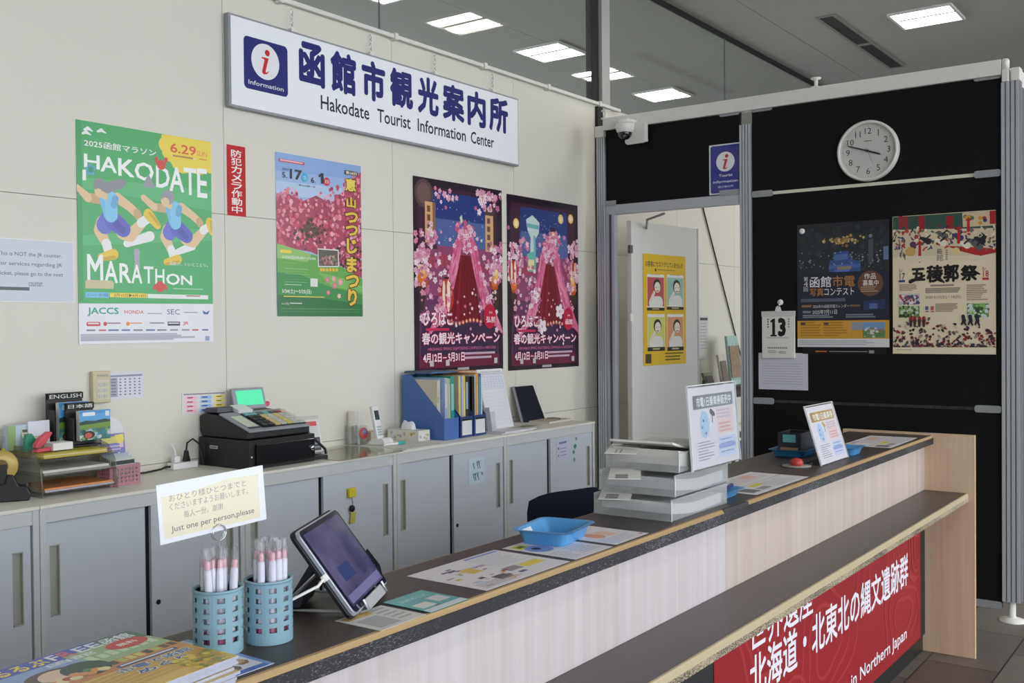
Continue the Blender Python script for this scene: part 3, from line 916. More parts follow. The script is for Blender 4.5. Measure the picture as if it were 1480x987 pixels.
    def TT(t, u0, v0, u1, v1, **k):
        (xa, ya), (xb, yb) = (u0 * c.w, (1 - v0) * c.h), (u1 * c.w, (1 - v1) * c.h)
        c.line(t, xa, xb, yb, ya, k.get('col', W2), k.get('bold', .02), k.get('outl', PO))
    TT('ひろはこ', .08, .685, .40, .755, bold=.035)
    c.raw([(.11 * c.w, (1 - .768) * c.h), (.36 * c.w, (1 - .768) * c.h), (.36 * c.w, (1 - .782) * c.h), (.11 * c.w, (1 - .782) * c.h)], (206, 50, 92))
    TT('春の観光キャンペーン', .07, .79, .95, .853, bold=.025)
    TT('HIROHAKO SPRING SIGHTSEEING CAMPAIGN in ' + city[1], .13, .868, .90, .884, bold=0, outl=None, col=(226, 120, 160))
    TT('4月12日', .08, .897, .275, .945, bold=.03); TT('–', .29, .92, .33, .925); TT('5月31日', .345, .897, .53, .945, bold=.03)
    Pn([(.55, .899), (.90, .899), (.90, .911), (.55, .911)], (206, 176, 194)); Pn([(.55, .922), (.86, .922), (.86, .934), (.55, .934)], (206, 176, 194))
    D(.845, .705, .058, (196, 26, 66), 24, .07)
    TT('in', .825, .675, .86, .69, bold=0, outl=None); TT(city[0], .79, .705, .90, .74, bold=.02, outl=None)
    for u in (.17, .34, .90):
        c.raw([((u - .02) * c.w, .035 * c.h), ((u + .02) * c.w, .035 * c.h), ((u + .02) * c.w, .065 * c.h), ((u - .02) * c.w, .065 * c.h)], (206, 196, 204))
    c.raw([(.45 * c.w, .008 * c.h), (.58 * c.w, .008 * c.h), (.58 * c.w, .022 * c.h), (.45 * c.w, .022 * c.h)], (188, 180, 186))
    lab = ('left of the two dark pink spring campaign posters, hanging lanterns and a red cloth', 'right of the two dark pink spring campaign posters, pale tower in a night sky')[1 if tower else 0]
    sheet('poster', lab, 'poster', c, GLOSSY, (ox, YW, 1.262 if not tower else 1.248), group='spring campaign posters')
spring(('弘前', 'HIROSAKI', '弘前城桜のトンネルと夜桜'), [(58, 43), (468, 115), (470, 936), (60, 948)], 3.938, False)
spring(('函館', 'HAKODATE', '函館五稜郭の桜と夜景'), [(487, 118), (815, 175), (817, 922), (488, 943)], 4.748, True)

# ---- notice in a clear sleeve (left edge of the picture)
c = Canvas(0.30, 0.212, (214, 218, 228))
INK = (112, 116, 126)
for t_, u0, u1, v in (('This is NOT the JR counter.', .08, .86, .24), ('For services regarding JR', .08, .86, .40), ('ticket, please go to the next', .08, .87, .56), ('counter.', .44, .62, .72)):
    c.text(t_, u0, v - .04, u1, v + .045, INK, 0.008)
c.rect(.06, .78, .45, .835, (110, 116, 118))
pn = sheet('wall_notice', 'white English notice in a clear sleeve at the left edge of the picture', 'notice', c, PAPER, (1.768, YW - .001, 1.610))
sl_ = MB().box((-.006, -.006, -.0012), (.306, .216, -.0004)).build('clear_sleeve', glass_mat('clear_sleeve_film', (.97, .98, 1), .05, .05, .12), pn)

# ---- cream thermostat, small calendar sheet, price card on the wall
t = thing('wall_switch_box', 'cream wall control box with buttons, beside the small calendar sheet', 'wall switch', (2.127, 3.4985, 1.232))
MB().box((0, -.024, 0), (.073, 0, .119)).build('case', cream_pl, t, .004)
MB().box((.016, -.026, .012), (.064, -.0235, .086)).build('button_plate', mat('pale_buttons', (214, 208, 186), .5), t, .001)
for i in range(3):
    for j in range(2):
        MB().box((.021 + j * .021, -.0285, .018 + i * .022), (.038 + j * .021, -.0255, .032 + i * .022)).build('button', mat('pale_grey_button', (196, 194, 186), .5), t, .001)
MB().box((.018, -.0255, .098), (.062, -.0235, .106)).build('indicator_strip', mat('indicator_grey', (170, 166, 150), .5), t)
c = Canvas(.146, .101, (222, 222, 230))
c.rect(.04, .1, .97, .17, (150, 150, 170)); c.rect(.04, .2, .24, .92, (176, 178, 190))
for i in range(6):
    for j in range(5):
        c.rect(.3 + j * .14, .24 + i * .115, .35 + j * .14, .29 + i * .115, (120, 120, 136))
    c.rect(.06, .23 + i * .115, .2, .28 + i * .115, (130, 132, 150))
sheet('calendar_sheet', 'small printed month calendar taped beside the cream control box', 'calendar', c, PAPER, (2.207, YW, 1.241))
c = Canvas(.222, .088, (226, 222, 220))
for j, cc in enumerate(((214, 150, 170), (120, 150, 200), (214, 196, 90))):
    for i in range(4):
        c.rect(.08 + j * .32, .16 + i * .2, .32 + j * .32, .30 + i * .2, tuple(min(255, q + 40) for q in cc)); c.rect(.12 + j * .32, .19 + i * .2, .24 + j * .32, .25 + i * .2, tuple(q - 50 for q in cc))
c.rect(.04, .03, .95, .09, (150, 140, 150))
sheet('price_card', 'white card of pink, blue and yellow columns on the wall left of the cash register', 'notice', c, PAPER, (2.527, YW, 1.158), (1, 0, -.02))

# ---- black screen: info sign, posters, calendar, clock
XW = X - .0135
c = Canvas(.205, .293, (222, 224, 232))
c.rect(.04, .025, .96, .975, (34, 38, 138), .012)
ux, uy = .5 * c.w, .645 * c.h
c.raw([(ux + .058 * math.cos(2 * PI * k / 32), uy + .058 * math.sin(2 * PI * k / 32)) for k in range(32)], (232, 232, 236))
letter_i(c, ux, uy, .085, (196, 40, 44))
c.text('Tourist', .3, .60, .72, .655, (226, 228, 240), .015); c.text('information', .12, .72, .88, .775, (226, 228, 240), .015); c.text('観光案内所', .27, .83, .74, .875, (206, 210, 236), 0)
sheet('information_sign', 'small blue tourist information sign with a red letter i, over the doorway', 'sign', c, FILMED, (XW, 2.621, 2.272), NY)

c = Canvas(.504, .684, (20, 24, 36), [(278, 205), (782, 180), (784, 878), (283, 878)])
c.poly([(278, 260), (782, 250), (782, 470), (278, 480)], (30, 36, 44))
for i in range(150):
    x, y = rnd(280, 780), rnd(210, 460)
    c.disc(x, y, rnd(.006, .02), random.choice([(26, 32, 38), (38, 44, 50), (30, 34, 36), (46, 52, 60)]), 6)
for i in range(50):
    c.disc(random.gauss(530, 42), random.gauss(292, 12), rnd(.004, .010), random.choice([(176, 140, 70), (140, 110, 60), (200, 176, 120)]), 6)
c.poly([(478, 360), (560, 350), (580, 400), (628, 405), (628, 468), (456, 480), (458, 412), (478, 400)], (52, 76, 138)); c.poly([(486, 372), (556, 364), (560, 396), (486, 404)], (84, 108, 168))
c.poly([(456, 430), (628, 420), (628, 440), (456, 450)], (70, 96, 170)); c.rect(500, 436, 578, 452, (140, 130, 100)); c.rect(486, 456, 570, 466, (90, 110, 190))
c.poly([(672, 290), (696, 286), (698, 420), (670, 424)], (66, 80, 92)); c.poly([(752, 330), (780, 326), (780, 400), (752, 402)], (96, 120, 150)); c.disc(682, 270, .01, (120, 130, 140))
for i in range(60):
    c.disc(rnd(285, 780), rnd(350, 450), rnd(.002, .006), random.choice([(150, 160, 170), (110, 120, 140), (190, 180, 170)]), 5)
c.poly([(278, 470), (784, 460), (784, 740), (282, 740)], (20, 26, 46))
c.vtext('第4回', 316, 492, 340, 574, (214, 214, 216), 0.0)
c.text('函館', 350, 492, 468, 550, (226, 226, 226), .012); c.text('市電', 474, 488, 598, 546, (176, 118, 66), .012)
c.text('写真', 350, 556, 426, 598, (176, 118, 66), .01); c.text('コンテスト', 430, 556, 594, 592, (224, 224, 226), .01)
c.disc(682, 530, .068, (104, 68, 50), 28); c.text('作品', 648, 476, 712, 506, (232, 226, 220), .01); c.text('募集中', 640, 512, 726, 542, (232, 226, 220), .01); c.lines(630, 548, 734, 582, 3, (170, 140, 120), .35, .3)
c.lines(300, 614, 640, 632, 2, (80, 88, 110)); c.rect(305, 648, 360, 660, (140, 100, 60)); c.text('2026年の函館市電カレンダー', 368, 646, 566, 662, (206, 206, 210), 0); c.rect(572, 646, 626, 656, (120, 90, 60))
c.rect(312, 680, 356, 692, (120, 124, 140)); c.text('2025年7月11日', 364, 674, 500, 697, (226, 226, 226), .006); c.lines(312, 702, 510, 722, 2, (130, 136, 150)); c.lines(548, 698, 744, 722, 2, (120, 126, 144))
c.poly([(645, 626), (762, 616), (762, 670), (645, 676)], (36, 48, 90)); c.rect(676, 640, 720, 668, (84, 100, 160))
c.poly([(282, 735), (784, 730), (784, 832), (282, 834)], (206, 152, 44)); c.lines(300, 742, 420, 826, 6, (160, 112, 34), .35, .4); c.lines(424, 742, 560, 826, 6, (160, 112, 34), .35, .4)
for x in (300, 428):
    c.rect(x, 745, x + 26, 756, (70, 54, 30))
c.rect(578, 742, 640, 784, (140, 150, 160)); c.rect(640, 742, 762, 784, (110, 150, 190)); c.rect(640, 784, 762, 826, (90, 130, 80)); c.blobs(40, lambda: (rnd(644, 758), rnd(770, 822)), [(70, 120, 60), (150, 110, 80), (200, 200, 190)], .003, .008)
c.poly([(283, 833), (784, 831), (784, 878), (283, 878)], (214, 214, 216)); c.lines(292, 842, 770, 872, 3, (164, 166, 174), .4, .4)
pa = sheet('poster', 'dark blue tram photo contest poster with a mustard band, on the black screen', 'poster', c, GLOSSY, (XW - .002, 2.087, 1.375), NY)
MB().lathe([(.016, 0), (.016, .003), (.008, .008), (0, .008)], (.03, .648, .003), 16, axis='z').build('pin', white_pl, pa)
c = Canvas(.46, .40, (17, 17, 18)); c.rect(.16, .955, .30, .972, (190, 110, 50)); c.rect(.33, .958, .78, .968, (150, 150, 150)); c.rect(.80, .945, .86, .985, (150, 150, 150))
sheet('poster', 'black poster mostly hidden behind the tram photo contest poster, orange print at its bottom edge', 'poster', c, PAPER, (XW, 2.06, 1.336), NY)

c = Canvas(.505, .728, (226, 212, 182), [(42, 98), (652, 58), (660, 912), (48, 910)])
CR = (222, 208, 178)
BAT = [(150, 40, 40), (44, 44, 56), (74, 70, 110), (206, 190, 160), (120, 100, 90), (180, 70, 60), (60, 84, 84), (230, 218, 200)]
c.poly([(44, 100), (650, 62), (652, 170), (44, 180)], (52, 80, 70)); c.poly([(455, 76), (652, 62), (652, 150), (460, 160)], (206, 186, 150)); c.poly([(616, 64), (652, 62), (652, 140), (618, 142)], (170, 40, 40))
for i in range(10):
    c.disc(rnd(470, 600), rnd(84, 150), .01, random.choice([(170, 50, 50), (80, 120, 90), (60, 60, 90), (206, 150, 50)]), 10)
for x in (80, 110, 195, 210, 360, 380):
    c.poly([(x, 95), (x + 22, 94), (x + 24, 170), (x + 2, 172)], (156, 36, 40))
c.poly([(46, 175), (652, 165), (652, 320), (46, 340)], (210, 196, 166))
c.poly([(365, 270), (655, 285), (655, 310), (560, 330), (440, 300)], (176, 44, 40))
for i in range(150):
    x, y = rnd(48, 648), rnd(160, 285)
    p1 = (x + rnd(-18, 18), y + rnd(-16, 16)); c.limb((x, y), p1, rnd(.003, .008), rnd(.002, .005), random.choice(BAT))
for x, y in ((340, 200), (520, 240), (545, 265), (240, 230), (470, 255), (430, 210), (330, 240), (560, 230)):
    c.limb((x - 26, y - 6), (x + 16, y + 14), .008, .016, random.choice([(36, 36, 44), (90, 92, 96), (70, 60, 100), (230, 222, 206)])); c.limb((x, y), (x + 26, y - 22), .005, .004, (40, 36, 40))
for x, y0, y1 in ((205, 245, 360), (435, 160, 250), (492, 110, 180)):
    c.limb((x, y0), (x, y1), .006, .008, (176, 40, 40)); c.limb((x - 12, y0 + 8), (x + 14, y0 + 6), .004, .004, (176, 40, 40))
for i in range(14):
    x = rnd(48, 120); y = rnd(200, 340); c.limb((x, y), (x + rnd(-8, 8), y + rnd(10, 30)), .003, .002, (90, 80, 76))
c.disc(150, 305, .026, (200, 160, 90)); c.disc(420, 300, .018, (226, 200, 130)); c.disc(165, 262, .016, (90, 50, 90))
c.poly([(120, 330), (560, 325), (560, 360), (120, 365)], CR)
c.text('箱', 306, 286, 338, 318, (70, 62, 56), 0); c.text('館', 304, 322, 344, 358, (70, 62, 56), 0); c.lines(358, 292, 372, 356, 5, (140, 130, 118), .6, .2)
INKB = (22, 20, 22)
for ch, x0, a, x1, b in (('五', 152, 402, 240, 476), ('稜', 244, 384, 346, 486), ('郭', 344, 378, 440, 482), ('祭', 446, 384, 552, 476)):
    c.text(ch, x0, a, x1, b, INKB, .045)
c.limb((150, 482), (232, 446), .010, .006, INKB); c.limb((520, 420), (560, 436), .010, .004, INKB); c.limb((320, 462), (350, 486), .009, .004, INKB)
c.text('5/', 82, 410, 104, 426, (70, 64, 80), 0); c.text('17', 86, 432, 118, 468, (50, 54, 84), .01); c.rect(80, 473, 118, 485, (50, 60, 120)); c.text('5/', 576, 396, 598, 412, (180, 50, 50), 0); c.text('18', 580, 416, 614, 452, (176, 44, 44), .015); c.rect(576, 458, 614, 470, (176, 40, 44))
c.lines(84, 498, 200, 540, 5, (176, 150, 130), .35, .4); c.lines(484, 500, 618, 596, 9, (170, 146, 128), .35, .4)
c.text('2025.5.17(土)・18(日)', 240, 565, 450, 582, (120, 108, 98), 0); c.lines(270, 500, 420, 515, 1, (150, 136, 124)); c.lines(240, 520, 450, 552, 3, (160, 146, 130), .35, .2)
c.poly([(82, 555), (205, 553), (205, 618), (82, 620)], (190, 186, 190)); c.blobs(70, lambda: (rnd(86, 200), rnd(565, 615)), [(70, 60, 110), (170, 60, 70), (90, 90, 100), (226, 220, 220)], .003, .008)
c.poly([(82, 628), (205, 626), (205, 694), (82, 696)], (104, 136, 74)); c.blobs(60, lambda: (rnd(86, 200), rnd(632, 690)), [(60, 90, 50), (130, 170, 90), (50, 50, 46), (190, 200, 180)], .004, .01)
c.poly([(488, 612), (616, 610), (616, 690), (490, 692)], (96, 140, 76)); c.blobs(60, lambda: (rnd(494, 612), rnd(616, 686)), [(60, 96, 50), (140, 180, 100), (206, 214, 214), (70, 66, 56)], .004, .011)
for x, cc in ((240, (80, 90, 140)), (272, (190, 90, 90))):
    c.rect(x, 628, x + 18, 650, cc); c.rect(x, 656, x + 20, 662, cc)
c.lines(300, 612, 446, 664, 6, (160, 140, 126), .35, .3)
for i in range(330):
    y = 910 - abs(random.gauss(0, 75)); y = min(870, max(700, y)) if rnd(0, 1) < .85 else rnd(740, 870)
    x = rnd(52, 654)
    c.limb((x, y), (x + rnd(-14, 14), y + rnd(-12, 12)), rnd(.003, .009), rnd(.002, .005), random.choice([(120, 30, 34), (60, 50, 70), (90, 84, 96), (160, 140, 120), (140, 40, 40), (206, 190, 166), (54, 40, 40)]))
for x in (155, 178, 205, 232):
    c.limb((x, 695), (x, 715), .008, .010, (150, 40, 40)); c.limb((x, 715), (x, 745), .008, .006, (60, 40, 46))
for x in (465, 505, 545):
    c.limb((x, 686), (x + 6, 715), .009, .009, (44, 46, 60)); c.limb((x, 715), (x - 8, 735), .005, .004, (30, 32, 44)); c.limb((x + 4, 715), (x + 16, 738), .005, .004, (30, 32, 44))
c.poly([(48, 872), (658, 870), (659, 912), (48, 910)], (228, 216, 186)); c.lines(70, 884, 180, 892, 1, (150, 136, 120))
sheet('poster', 'cream festival poster with black brush lettering over battle drawings, on the black screen', 'poster', c, GLOSSY, (XW - .001, 1.565, 1.341), NY)

c = Canvas(.291, .209, (206, 206, 214)); c.lines(.08, .28, .92, .9, 9, (182, 182, 192), .3, .1)
sheet('paper_sheet', 'blank looking grey-white sheet taped under the daily calendar', 'paper', c, PAPER, (XW, 2.32, 1.131), NY)
hk = thing('suction_hook', 'round clear suction hook holding the daily calendar', 'hook', (XW, 2.188, 1.628))
MB().lathe([(.017, 0), (.016, -.004), (.006, -.012), (0, -.012)], (0, 0, 0), 20, axis='x').build('cup', white_pl, hk)
MB().tube([(-.012, 0, 0), (-.018, 0, -.012), (-.014, 0, -.022), (-.022, 0, -.026), (-.026, 0, -.018)], .002, 6).build('hook_wire', chrome, hk)
dc = thing('daily_calendar', 'tear-off daily calendar showing a large black 13', 'calendar', (XW - .018, 2.291, 1.312))
MB().box((0, -.19, 0), (.016, 0, .262)).build('page_block', mat('calendar_paper', (226, 224, 214), .6), dc)
c = Canvas(.188, .258, (226, 225, 217), [(115, 160), (385, 160), (385, 532), (115, 532)])
c.rect(118, 160, 384, 196, (214, 214, 208))
c.poly([(204, 216), (226, 210), (226, 344), (240, 346), (240, 358), (186, 358), (186, 346), (202, 344), (202, 240), (186, 244), (186, 232)], (24, 24, 26)); c.text('3', 250, 206, 318, 360, (24, 24, 26), .06)
for y in (212, 232, 252, 274):
    c.rect(160, y, 172, y + 12, (80, 80, 84)); c.rect(336, y, 346, y + 12, (110, 110, 114))
c.rect(150, 362, 345, 374, (196, 196, 200)); [c.rect(162 + 17 * k_, 446, 174 + 17 * k_, 458, (110, 110, 114)) for k_ in range(10)]; c.lines(165, 472, 250, 500, 3, (150, 150, 150)); c.lines(255, 480, 330, 504, 2, (120, 120, 124))
c.build('page', PAPER, (-.0005, -.001, .002), NY, UPZ, dc)
MB().box((-.003, -.192, .236), (.017, .002, .266)).build('binding', mat('calendar_binding', (206, 206, 200), .5), dc)
MB().prism([(-.115, .264), (-.075, .264), (-.082, .29), (-.095, .298), (-.108, .29)], .004, .006, 'x').build('hanger', white_pl, dc)

ck = thing('wall_clock', 'round white wall clock on the black screen showing ten to four', 'clock', (XW, 1.688, 2.4305))
R = .1625
MB().lathe([(R, 0), (R, -.03), (R - .006, -.038), (R - .014, -.036), (R - .018, -.02), (R - .02, -.012)], (0, 0, 0), 64, axis='x').build('rim', mat('clock_rim', (222, 221, 214), .35), ck)
c = Canvas(.29, .29, (224, 224, 220)); c.mb = MB(); c.z = 0.0
c.raw([(.145 + .1435 * math.cos(2 * PI * k / 64), .145 + .1435 * math.sin(2 * PI * k / 64)) for k in range(64)], (222, 222, 217))
for k in range(60):
    a = 2 * PI * k / 60; r0 = .138; r1 = .134 if k % 5 else .131
    w_ = .0006 if k % 5 else .0012
    dx, dy = math.sin(a), math.cos(a)
    c.raw([(.145 + r0 * dx - w_ * dy, .145 + r0 * dy + w_ * dx), (.145 + r0 * dx + w_ * dy, .145 + r0 * dy - w_ * dx), (.145 + r1 * dx + w_ * dy, .145 + r1 * dy - w_ * dx), (.145 + r1 * dx - w_ * dy, .145 + r1 * dy + w_ * dx)], (90, 90, 90))
for k in range(1, 13):
    a = 2 * PI * k / 12
    x, y = .5 + .108 / .29 * math.sin(a), .5 - .108 / .29 * math.cos(a)
    w_ = .04 if k < 10 else .062
    c.text(str(k), x - w_, y - .058, x + w_, y + .058, (44, 44, 46), .006, keep=True)
c.rect(.43, .305, .57, .322, (120, 120, 122))
c.build('dial', PAPER, (-.014, .145, -.145), NY, UPZ, ck)
def hand(name, ang, L, w, off, tail, m):
    a = math.radians(ang); dy, dz = -math.sin(a), math.cos(a)
    p = [(-tail, -w), (L * .85, -w), (L, 0), (L * .85, w), (-tail, w)]
    MB().prism([(q[0] * dy + q[1] * dz, q[0] * dz - q[1] * dy) for q in p], off, off - .0015, 'x').build(name, m, ck)
blk = mat('clock_hand_black', (22, 22, 24), .5)
hand('hour_hand', 110, .075, .0045, -.0175, .02, blk)
hand('minute_hand', 289, .118, .0035, -.0205, .025, blk)
hand('second_hand', 158, .085, .001, -.0235, .02, mat('clock_hand_grey', (150, 150, 150), .5))
MB().lathe([(.007, 0), (.007, -.012), (0, -.013)], (-.0145, 0, 0), 16, axis='x').build('hub', blk, ck)
MB().lathe([(.149, -.030), (.1, -.0335), (0, -.035)], (0, 0, 0), 48, axis='x').build('cover_glass', glass_mat('clock_glass', (.98, .98, .98), .04, .03), ck)

# ---- dome camera hung at the corner
cv = thing('security_camera', 'white dome security camera at the top corner between cream wall and black screen', 'camera', (5.435, 3.105, 2.690))
MB().prism(rrect(-.105, -.075, .035, .055, .02), .058, .075, 'x').build('mount_plate', white_al, cv, .004)
MB().box((-.02, -.03, .062), (.10, .03, .074)).build('arm', white_al, cv, .003)
MB().box((.0755, -.09, -.06), (.128, .02, .05)).build('junction_box', white_al, cv, .004)
MB().lathe([(.060, .038), (.064, .044), (.064, .058), (.05, .064), (0, .064)], (0, 0, 0), 28).build('base_ring', mat('camera_white', (232, 230, 224), .4), cv)
MB().lathe([(.036, -.018), (.050, -.006), (.057, .018), (.058, .040)], (0, 0, 0), 28).build('housing', _M['camera_white'], cv)
MB().sphere((0, 0, -.016), .043, n=20, sq=(1, 1, .95)).build('dome', mat('dark_dome', (24, 24, 26), .12, coat=.5), cv)
MB().sphere((-.026, -.012, -.036), .013, n=12).build('lens', mat('lens_glass', (60, 60, 66), .08, coat=1), cv)

# ---- yellow poster on the open door
c = Canvas(.505, .72, (222, 182, 34), [(127, 410), (248, 425), (250, 722), (128, 725)])
c.text('お客様に"カスハラ"していませんか', 134, 430, 241, 458, (60, 48, 20), .02)
c.disc(163, 458, .010, (60, 48, 20)); c.lines(168, 456, 218, 468, 1, (130, 108, 36), .6, 0)
for (x0, y0, x1, y1, cc) in ((138, 468, 188, 572, (190, 80, 84)), (195, 472, 243, 572, (150, 190, 180)), (139, 580, 189, 684, (206, 206, 110)), (196, 582, 243, 685, (214, 150, 110))):
    c.rect(x0, y0, x1, y1, (226, 224, 214)); c.rect(x0 + 1, y0 + 8, x1 - 1, y1 - 12, cc); c.rect(x0 + 4, y0, x1 - 4, y0 + 8, (236, 234, 226)); c.lines(x0 + 8, y0 + 2, x1 - 8, y0 + 6, 1, (120, 110, 90))
    cx = (x0 + x1) / 2
    c.disc(cx + 4, y0 + 34, .045, (38, 36, 36), 16); c.disc(cx + 5, y0 + 38, .035, (232, 222, 206), 16); c.limb((cx - 8, y1 - 22), (cx + 10, y1 - 22), .045, .045, (226, 226, 220)); c.limb((cx - 14, y1 - 30), (cx - 4, y0 + 52), .014, .012, (228, 216, 200))
    c.disc(cx + 1, y0 + 38, .004, (40, 36, 36), 6); c.disc(cx + 9, y0 + 38, .004, (40, 36, 36), 6); c.limb((cx + 2, y0 + 48), (cx + 8, y0 + 48), .003, .003, (170, 60, 60))
    c.rect(x0, y1 - 11, x1, y1, (34, 32, 28)); c.lines(cx - 10, y1 - 8, cx + 10, y1 - 2, 1, (190, 180, 130), .7, 0)
c.rect(133, 692, 150, 718, (70, 60, 30)); c.lines(190, 690, 242, 716, 3, (110, 90, 30), .4, .2)
ya = -.094
o_ = Vector((5.632, 3.178, 0)) + Matrix.Rotation(ya, 3, 'Z') @ Vector((.125, -.0022, 1.245))
sheet('poster', 'yellow poster of four cartoon panels on the open white door', 'poster', c, PAPER, o_, (math.cos(ya), math.sin(ya), 0))
# ================================================================== CABINETS ALONG THE WALL
CT = 0.95                                              # cabinet top
cab_m = mat('cabinet_grey_enamel', (208, 210, 210), 0.42, 0, 0.5, var=0.02, scale=3)
cabd_m = mat('cabinet_door_enamel', (204, 209, 216), 0.3, 0.0, 0.6, var=0.02, scale=3)
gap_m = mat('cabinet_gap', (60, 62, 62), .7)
hnd_m = mat('handle_recess', (172, 172, 162), .5)
CX = [0.02, 0.872, 1.708, 2.515, 3.362, 4.188, 5.05]
mids = [None, 1.29, 2.101, 2.912, 3.754, 4.584]
labels = ['grey sliding-door cabinet at the left edge, under the tape dispenser', 'grey sliding-door cabinet cut by the left edge of the picture',
          'grey sliding-door cabinet under the letter tray and the power strip', 'grey sliding-door cabinet with a yellow key tag, under the cash register',
          'grey sliding-door cabinet with a handwritten note, under the blue file boxes', 'grey sliding-door cabinet nearest the black screen, with a label and green stickers']
labels[0] = 'grey sliding-door cabinet out of the picture to the left'
F = 3.10
def cabinet(i):
    a, b = CX[i], CX[i + 1]
    w = b - a
    t = thing('storage_cabinet', labels[i], 'cabinet', (a, F, 0), 0, 'grey sliding-door cabinets along the wall')
    m = MB()
    m.box((0.001, 0.0, 0.04), (0.022, .395, CT - .002)); m.box((w - .022, 0, .04), (w - .001, .395, CT - .002))
    m.box((.022, .0, .04), (w - .022, .395, .07)); m.box((.022, .38, .07), (w - .022, .395, CT - .03))
    m.box((.022, .002, CT - .058), (w - .022, .03, CT - .012))
    m.build('carcass', cab_m, t, .0015)
    MB().box((0.0008, -.004, CT - .012), (w - .0008, .397, CT)).build('top', mat('cabinet_top_enamel', (234, 231, 222), .45, var=.02, scale=3), t, .002)
    MB().box((0.003, .02, .0), (w - .003, .39, .04)).build('plinth', black_pl, t)
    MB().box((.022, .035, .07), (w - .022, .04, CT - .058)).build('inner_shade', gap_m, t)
    md = (mids[i] if mids[i] else a + w / 2) - a
    for s, (x0, x1, y) in enumerate(((.0225, md - .006, .016), (md + .010, w - .0285, .004))):
        # door with a recessed pull near its outer edge
        hx0, hx1 = (x0 + .018, x0 + .052) if s == 0 else (x1 - .058, x1 - .024)
        z0, z1, h0, h1 = .071, CT - .0585, .585, .815
        d = MB()
        d.box((x0, y, z0), (hx0, y + .014, z1)); d.box((hx1, y, z0), (x1, y + .014, z1))
        d.box((hx0, y, z0), (hx1, y + .014, h0)); d.box((hx0, y, h1), (hx1, y + .014, z1))
        dd = d.build('door', cabd_m, t)
        hm = MB()
        hm.box((hx0, y + .0125, h0), (hx1, y + .0145, h1)); hm.box((hx0, y - .001, h0), (hx0 + .003, y + .0125, h1)); hm.box((hx1 - .003, y - .001, h0), (hx1, y + .0125, h1))
        hm.box((hx0, y - .001, h0), (hx1, y + .0125, h0 + .004)); hm.box((hx0, y - .001, h1 - .004), (hx1, y + .0125, h1))
        hm.build('handle', hnd_m, dd)
        if s == 1:
            MB().lathe([(.009, 0), (.009, -.002), (.006, -.003), (0, -.003)], (x0 + .025, y - .0002, .55), 16, axis='y').build('lock', mat('lock_dark', (40, 42, 44), .4, .5), dd)
    return t
cabs = [cabinet(i) for i in range(6)]
def cabinet_sheet(label, c, x, z, right=PX):
    return sheet('note', label, 'note', c, PAPER, (x, F + .0024, z), right)
c = Canvas(.125, .128, (206, 222, 232), thick=.0006)
for (x0, y0, x1, y1) in ((.28, .2, .36, .42), (.52, .16, .60, .42), (.62, .14, .72, .42), (.28, .60, .38, .86), (.40, .60, .46, .86), (.52, .58, .64, .86), (.8, .6, .9, .72)):
    c.limb((x0, y0), (x1, y1), .0025, .0025, (70, 80, 96)); c.limb((x1, y0), (x0 + .02, (y0 + y1) / 2), .0022, .0022, (90, 98, 110))
cabinet_sheet('pale blue handwritten note on the cabinet door under the blue file boxes', c, 3.878, .732)
c = Canvas(.118, .115, (206, 208, 228), thick=.0006)
c.rect(.2, .1, .85, .2, (130, 132, 166)); c.lines(.3, .4, .9, .9, 3, (160, 160, 190), .3, .3); c.disc(.16, .4, .007, (70, 120, 150), 10); c.disc(.14, .74, .006, (120, 120, 150), 10)
cabinet_sheet('small lilac printed label on the door of the cabinet nearest the black screen', c, 4.655, .76, (1, 0, .03))
for k, (x, z, r, cc, l) in enumerate(((4.853, .868, .011, (120, 160, 176), 'small blue-green sticker on the cabinet door nearest the screen, topmost of four'), (4.842, .826, .017, (50, 150, 140), 'leafy dark green sticker on the door nearest the screen, second of four from top'),
                                     (4.826, .795, .011, (70, 160, 140), 'round green sticker on the cabinet door nearest the screen, third of four from the top'), (4.832, .752, .013, (110, 164, 190), 'small blue sticker on the cabinet door nearest the screen, lowest of four'))):
    c = Canvas(r * 2, r * 2, (170, 180, 186), thick=.0004); c.mb = MB(); c.z = .0003
    for a in range(1 if k != 1 else 4):
        c.disc(.5 + (.2 * math.cos(a * 1.7) if k == 1 else 0), .5 + (.2 * math.sin(a * 1.7) if k == 1 else 0), r * (.95 if k != 1 else .5), cc, 10)
    sheet('sticker', l, 'sticker', c, PAPER, (x - r, F + .003, z - r), group=None)

ky = thing('key_tag', 'key with a yellow tag hanging in the cabinet lock below the cash register', 'key', (3.075, F + .0022, .79))
MB().box((-.021, -.014, -.004), (.021, -.001, .036)).build('yellow_magnet', mat('yellow_plastic', (222, 204, 50), .45), ky, .003)
MB().tube([(0, -.006, -.004), (.003, -.01, -.03), (0, -.008, -.042)], .002, 6).build('key_blade', chrome, ky)
MB().lathe([(.014, 0), (.014, -.008), (.009, -.010), (0, -.010)], (0.002, -.003, -.052), 14, axis='y').build('key_bow', black_pl, ky)
MB().prism([(-.012, -.115), (.014, -.115), (.024, -.07), (-.006, -.068)], -.009, -.006, 'y').build('yellow_tag', mat('yellow_green_tag', (196, 190, 84), .5, alpha=1), ky)

# ================================================================== THINGS ON THE CABINETS (from the left)
def onto(x, y):
    return (x, y, CT + .0006)
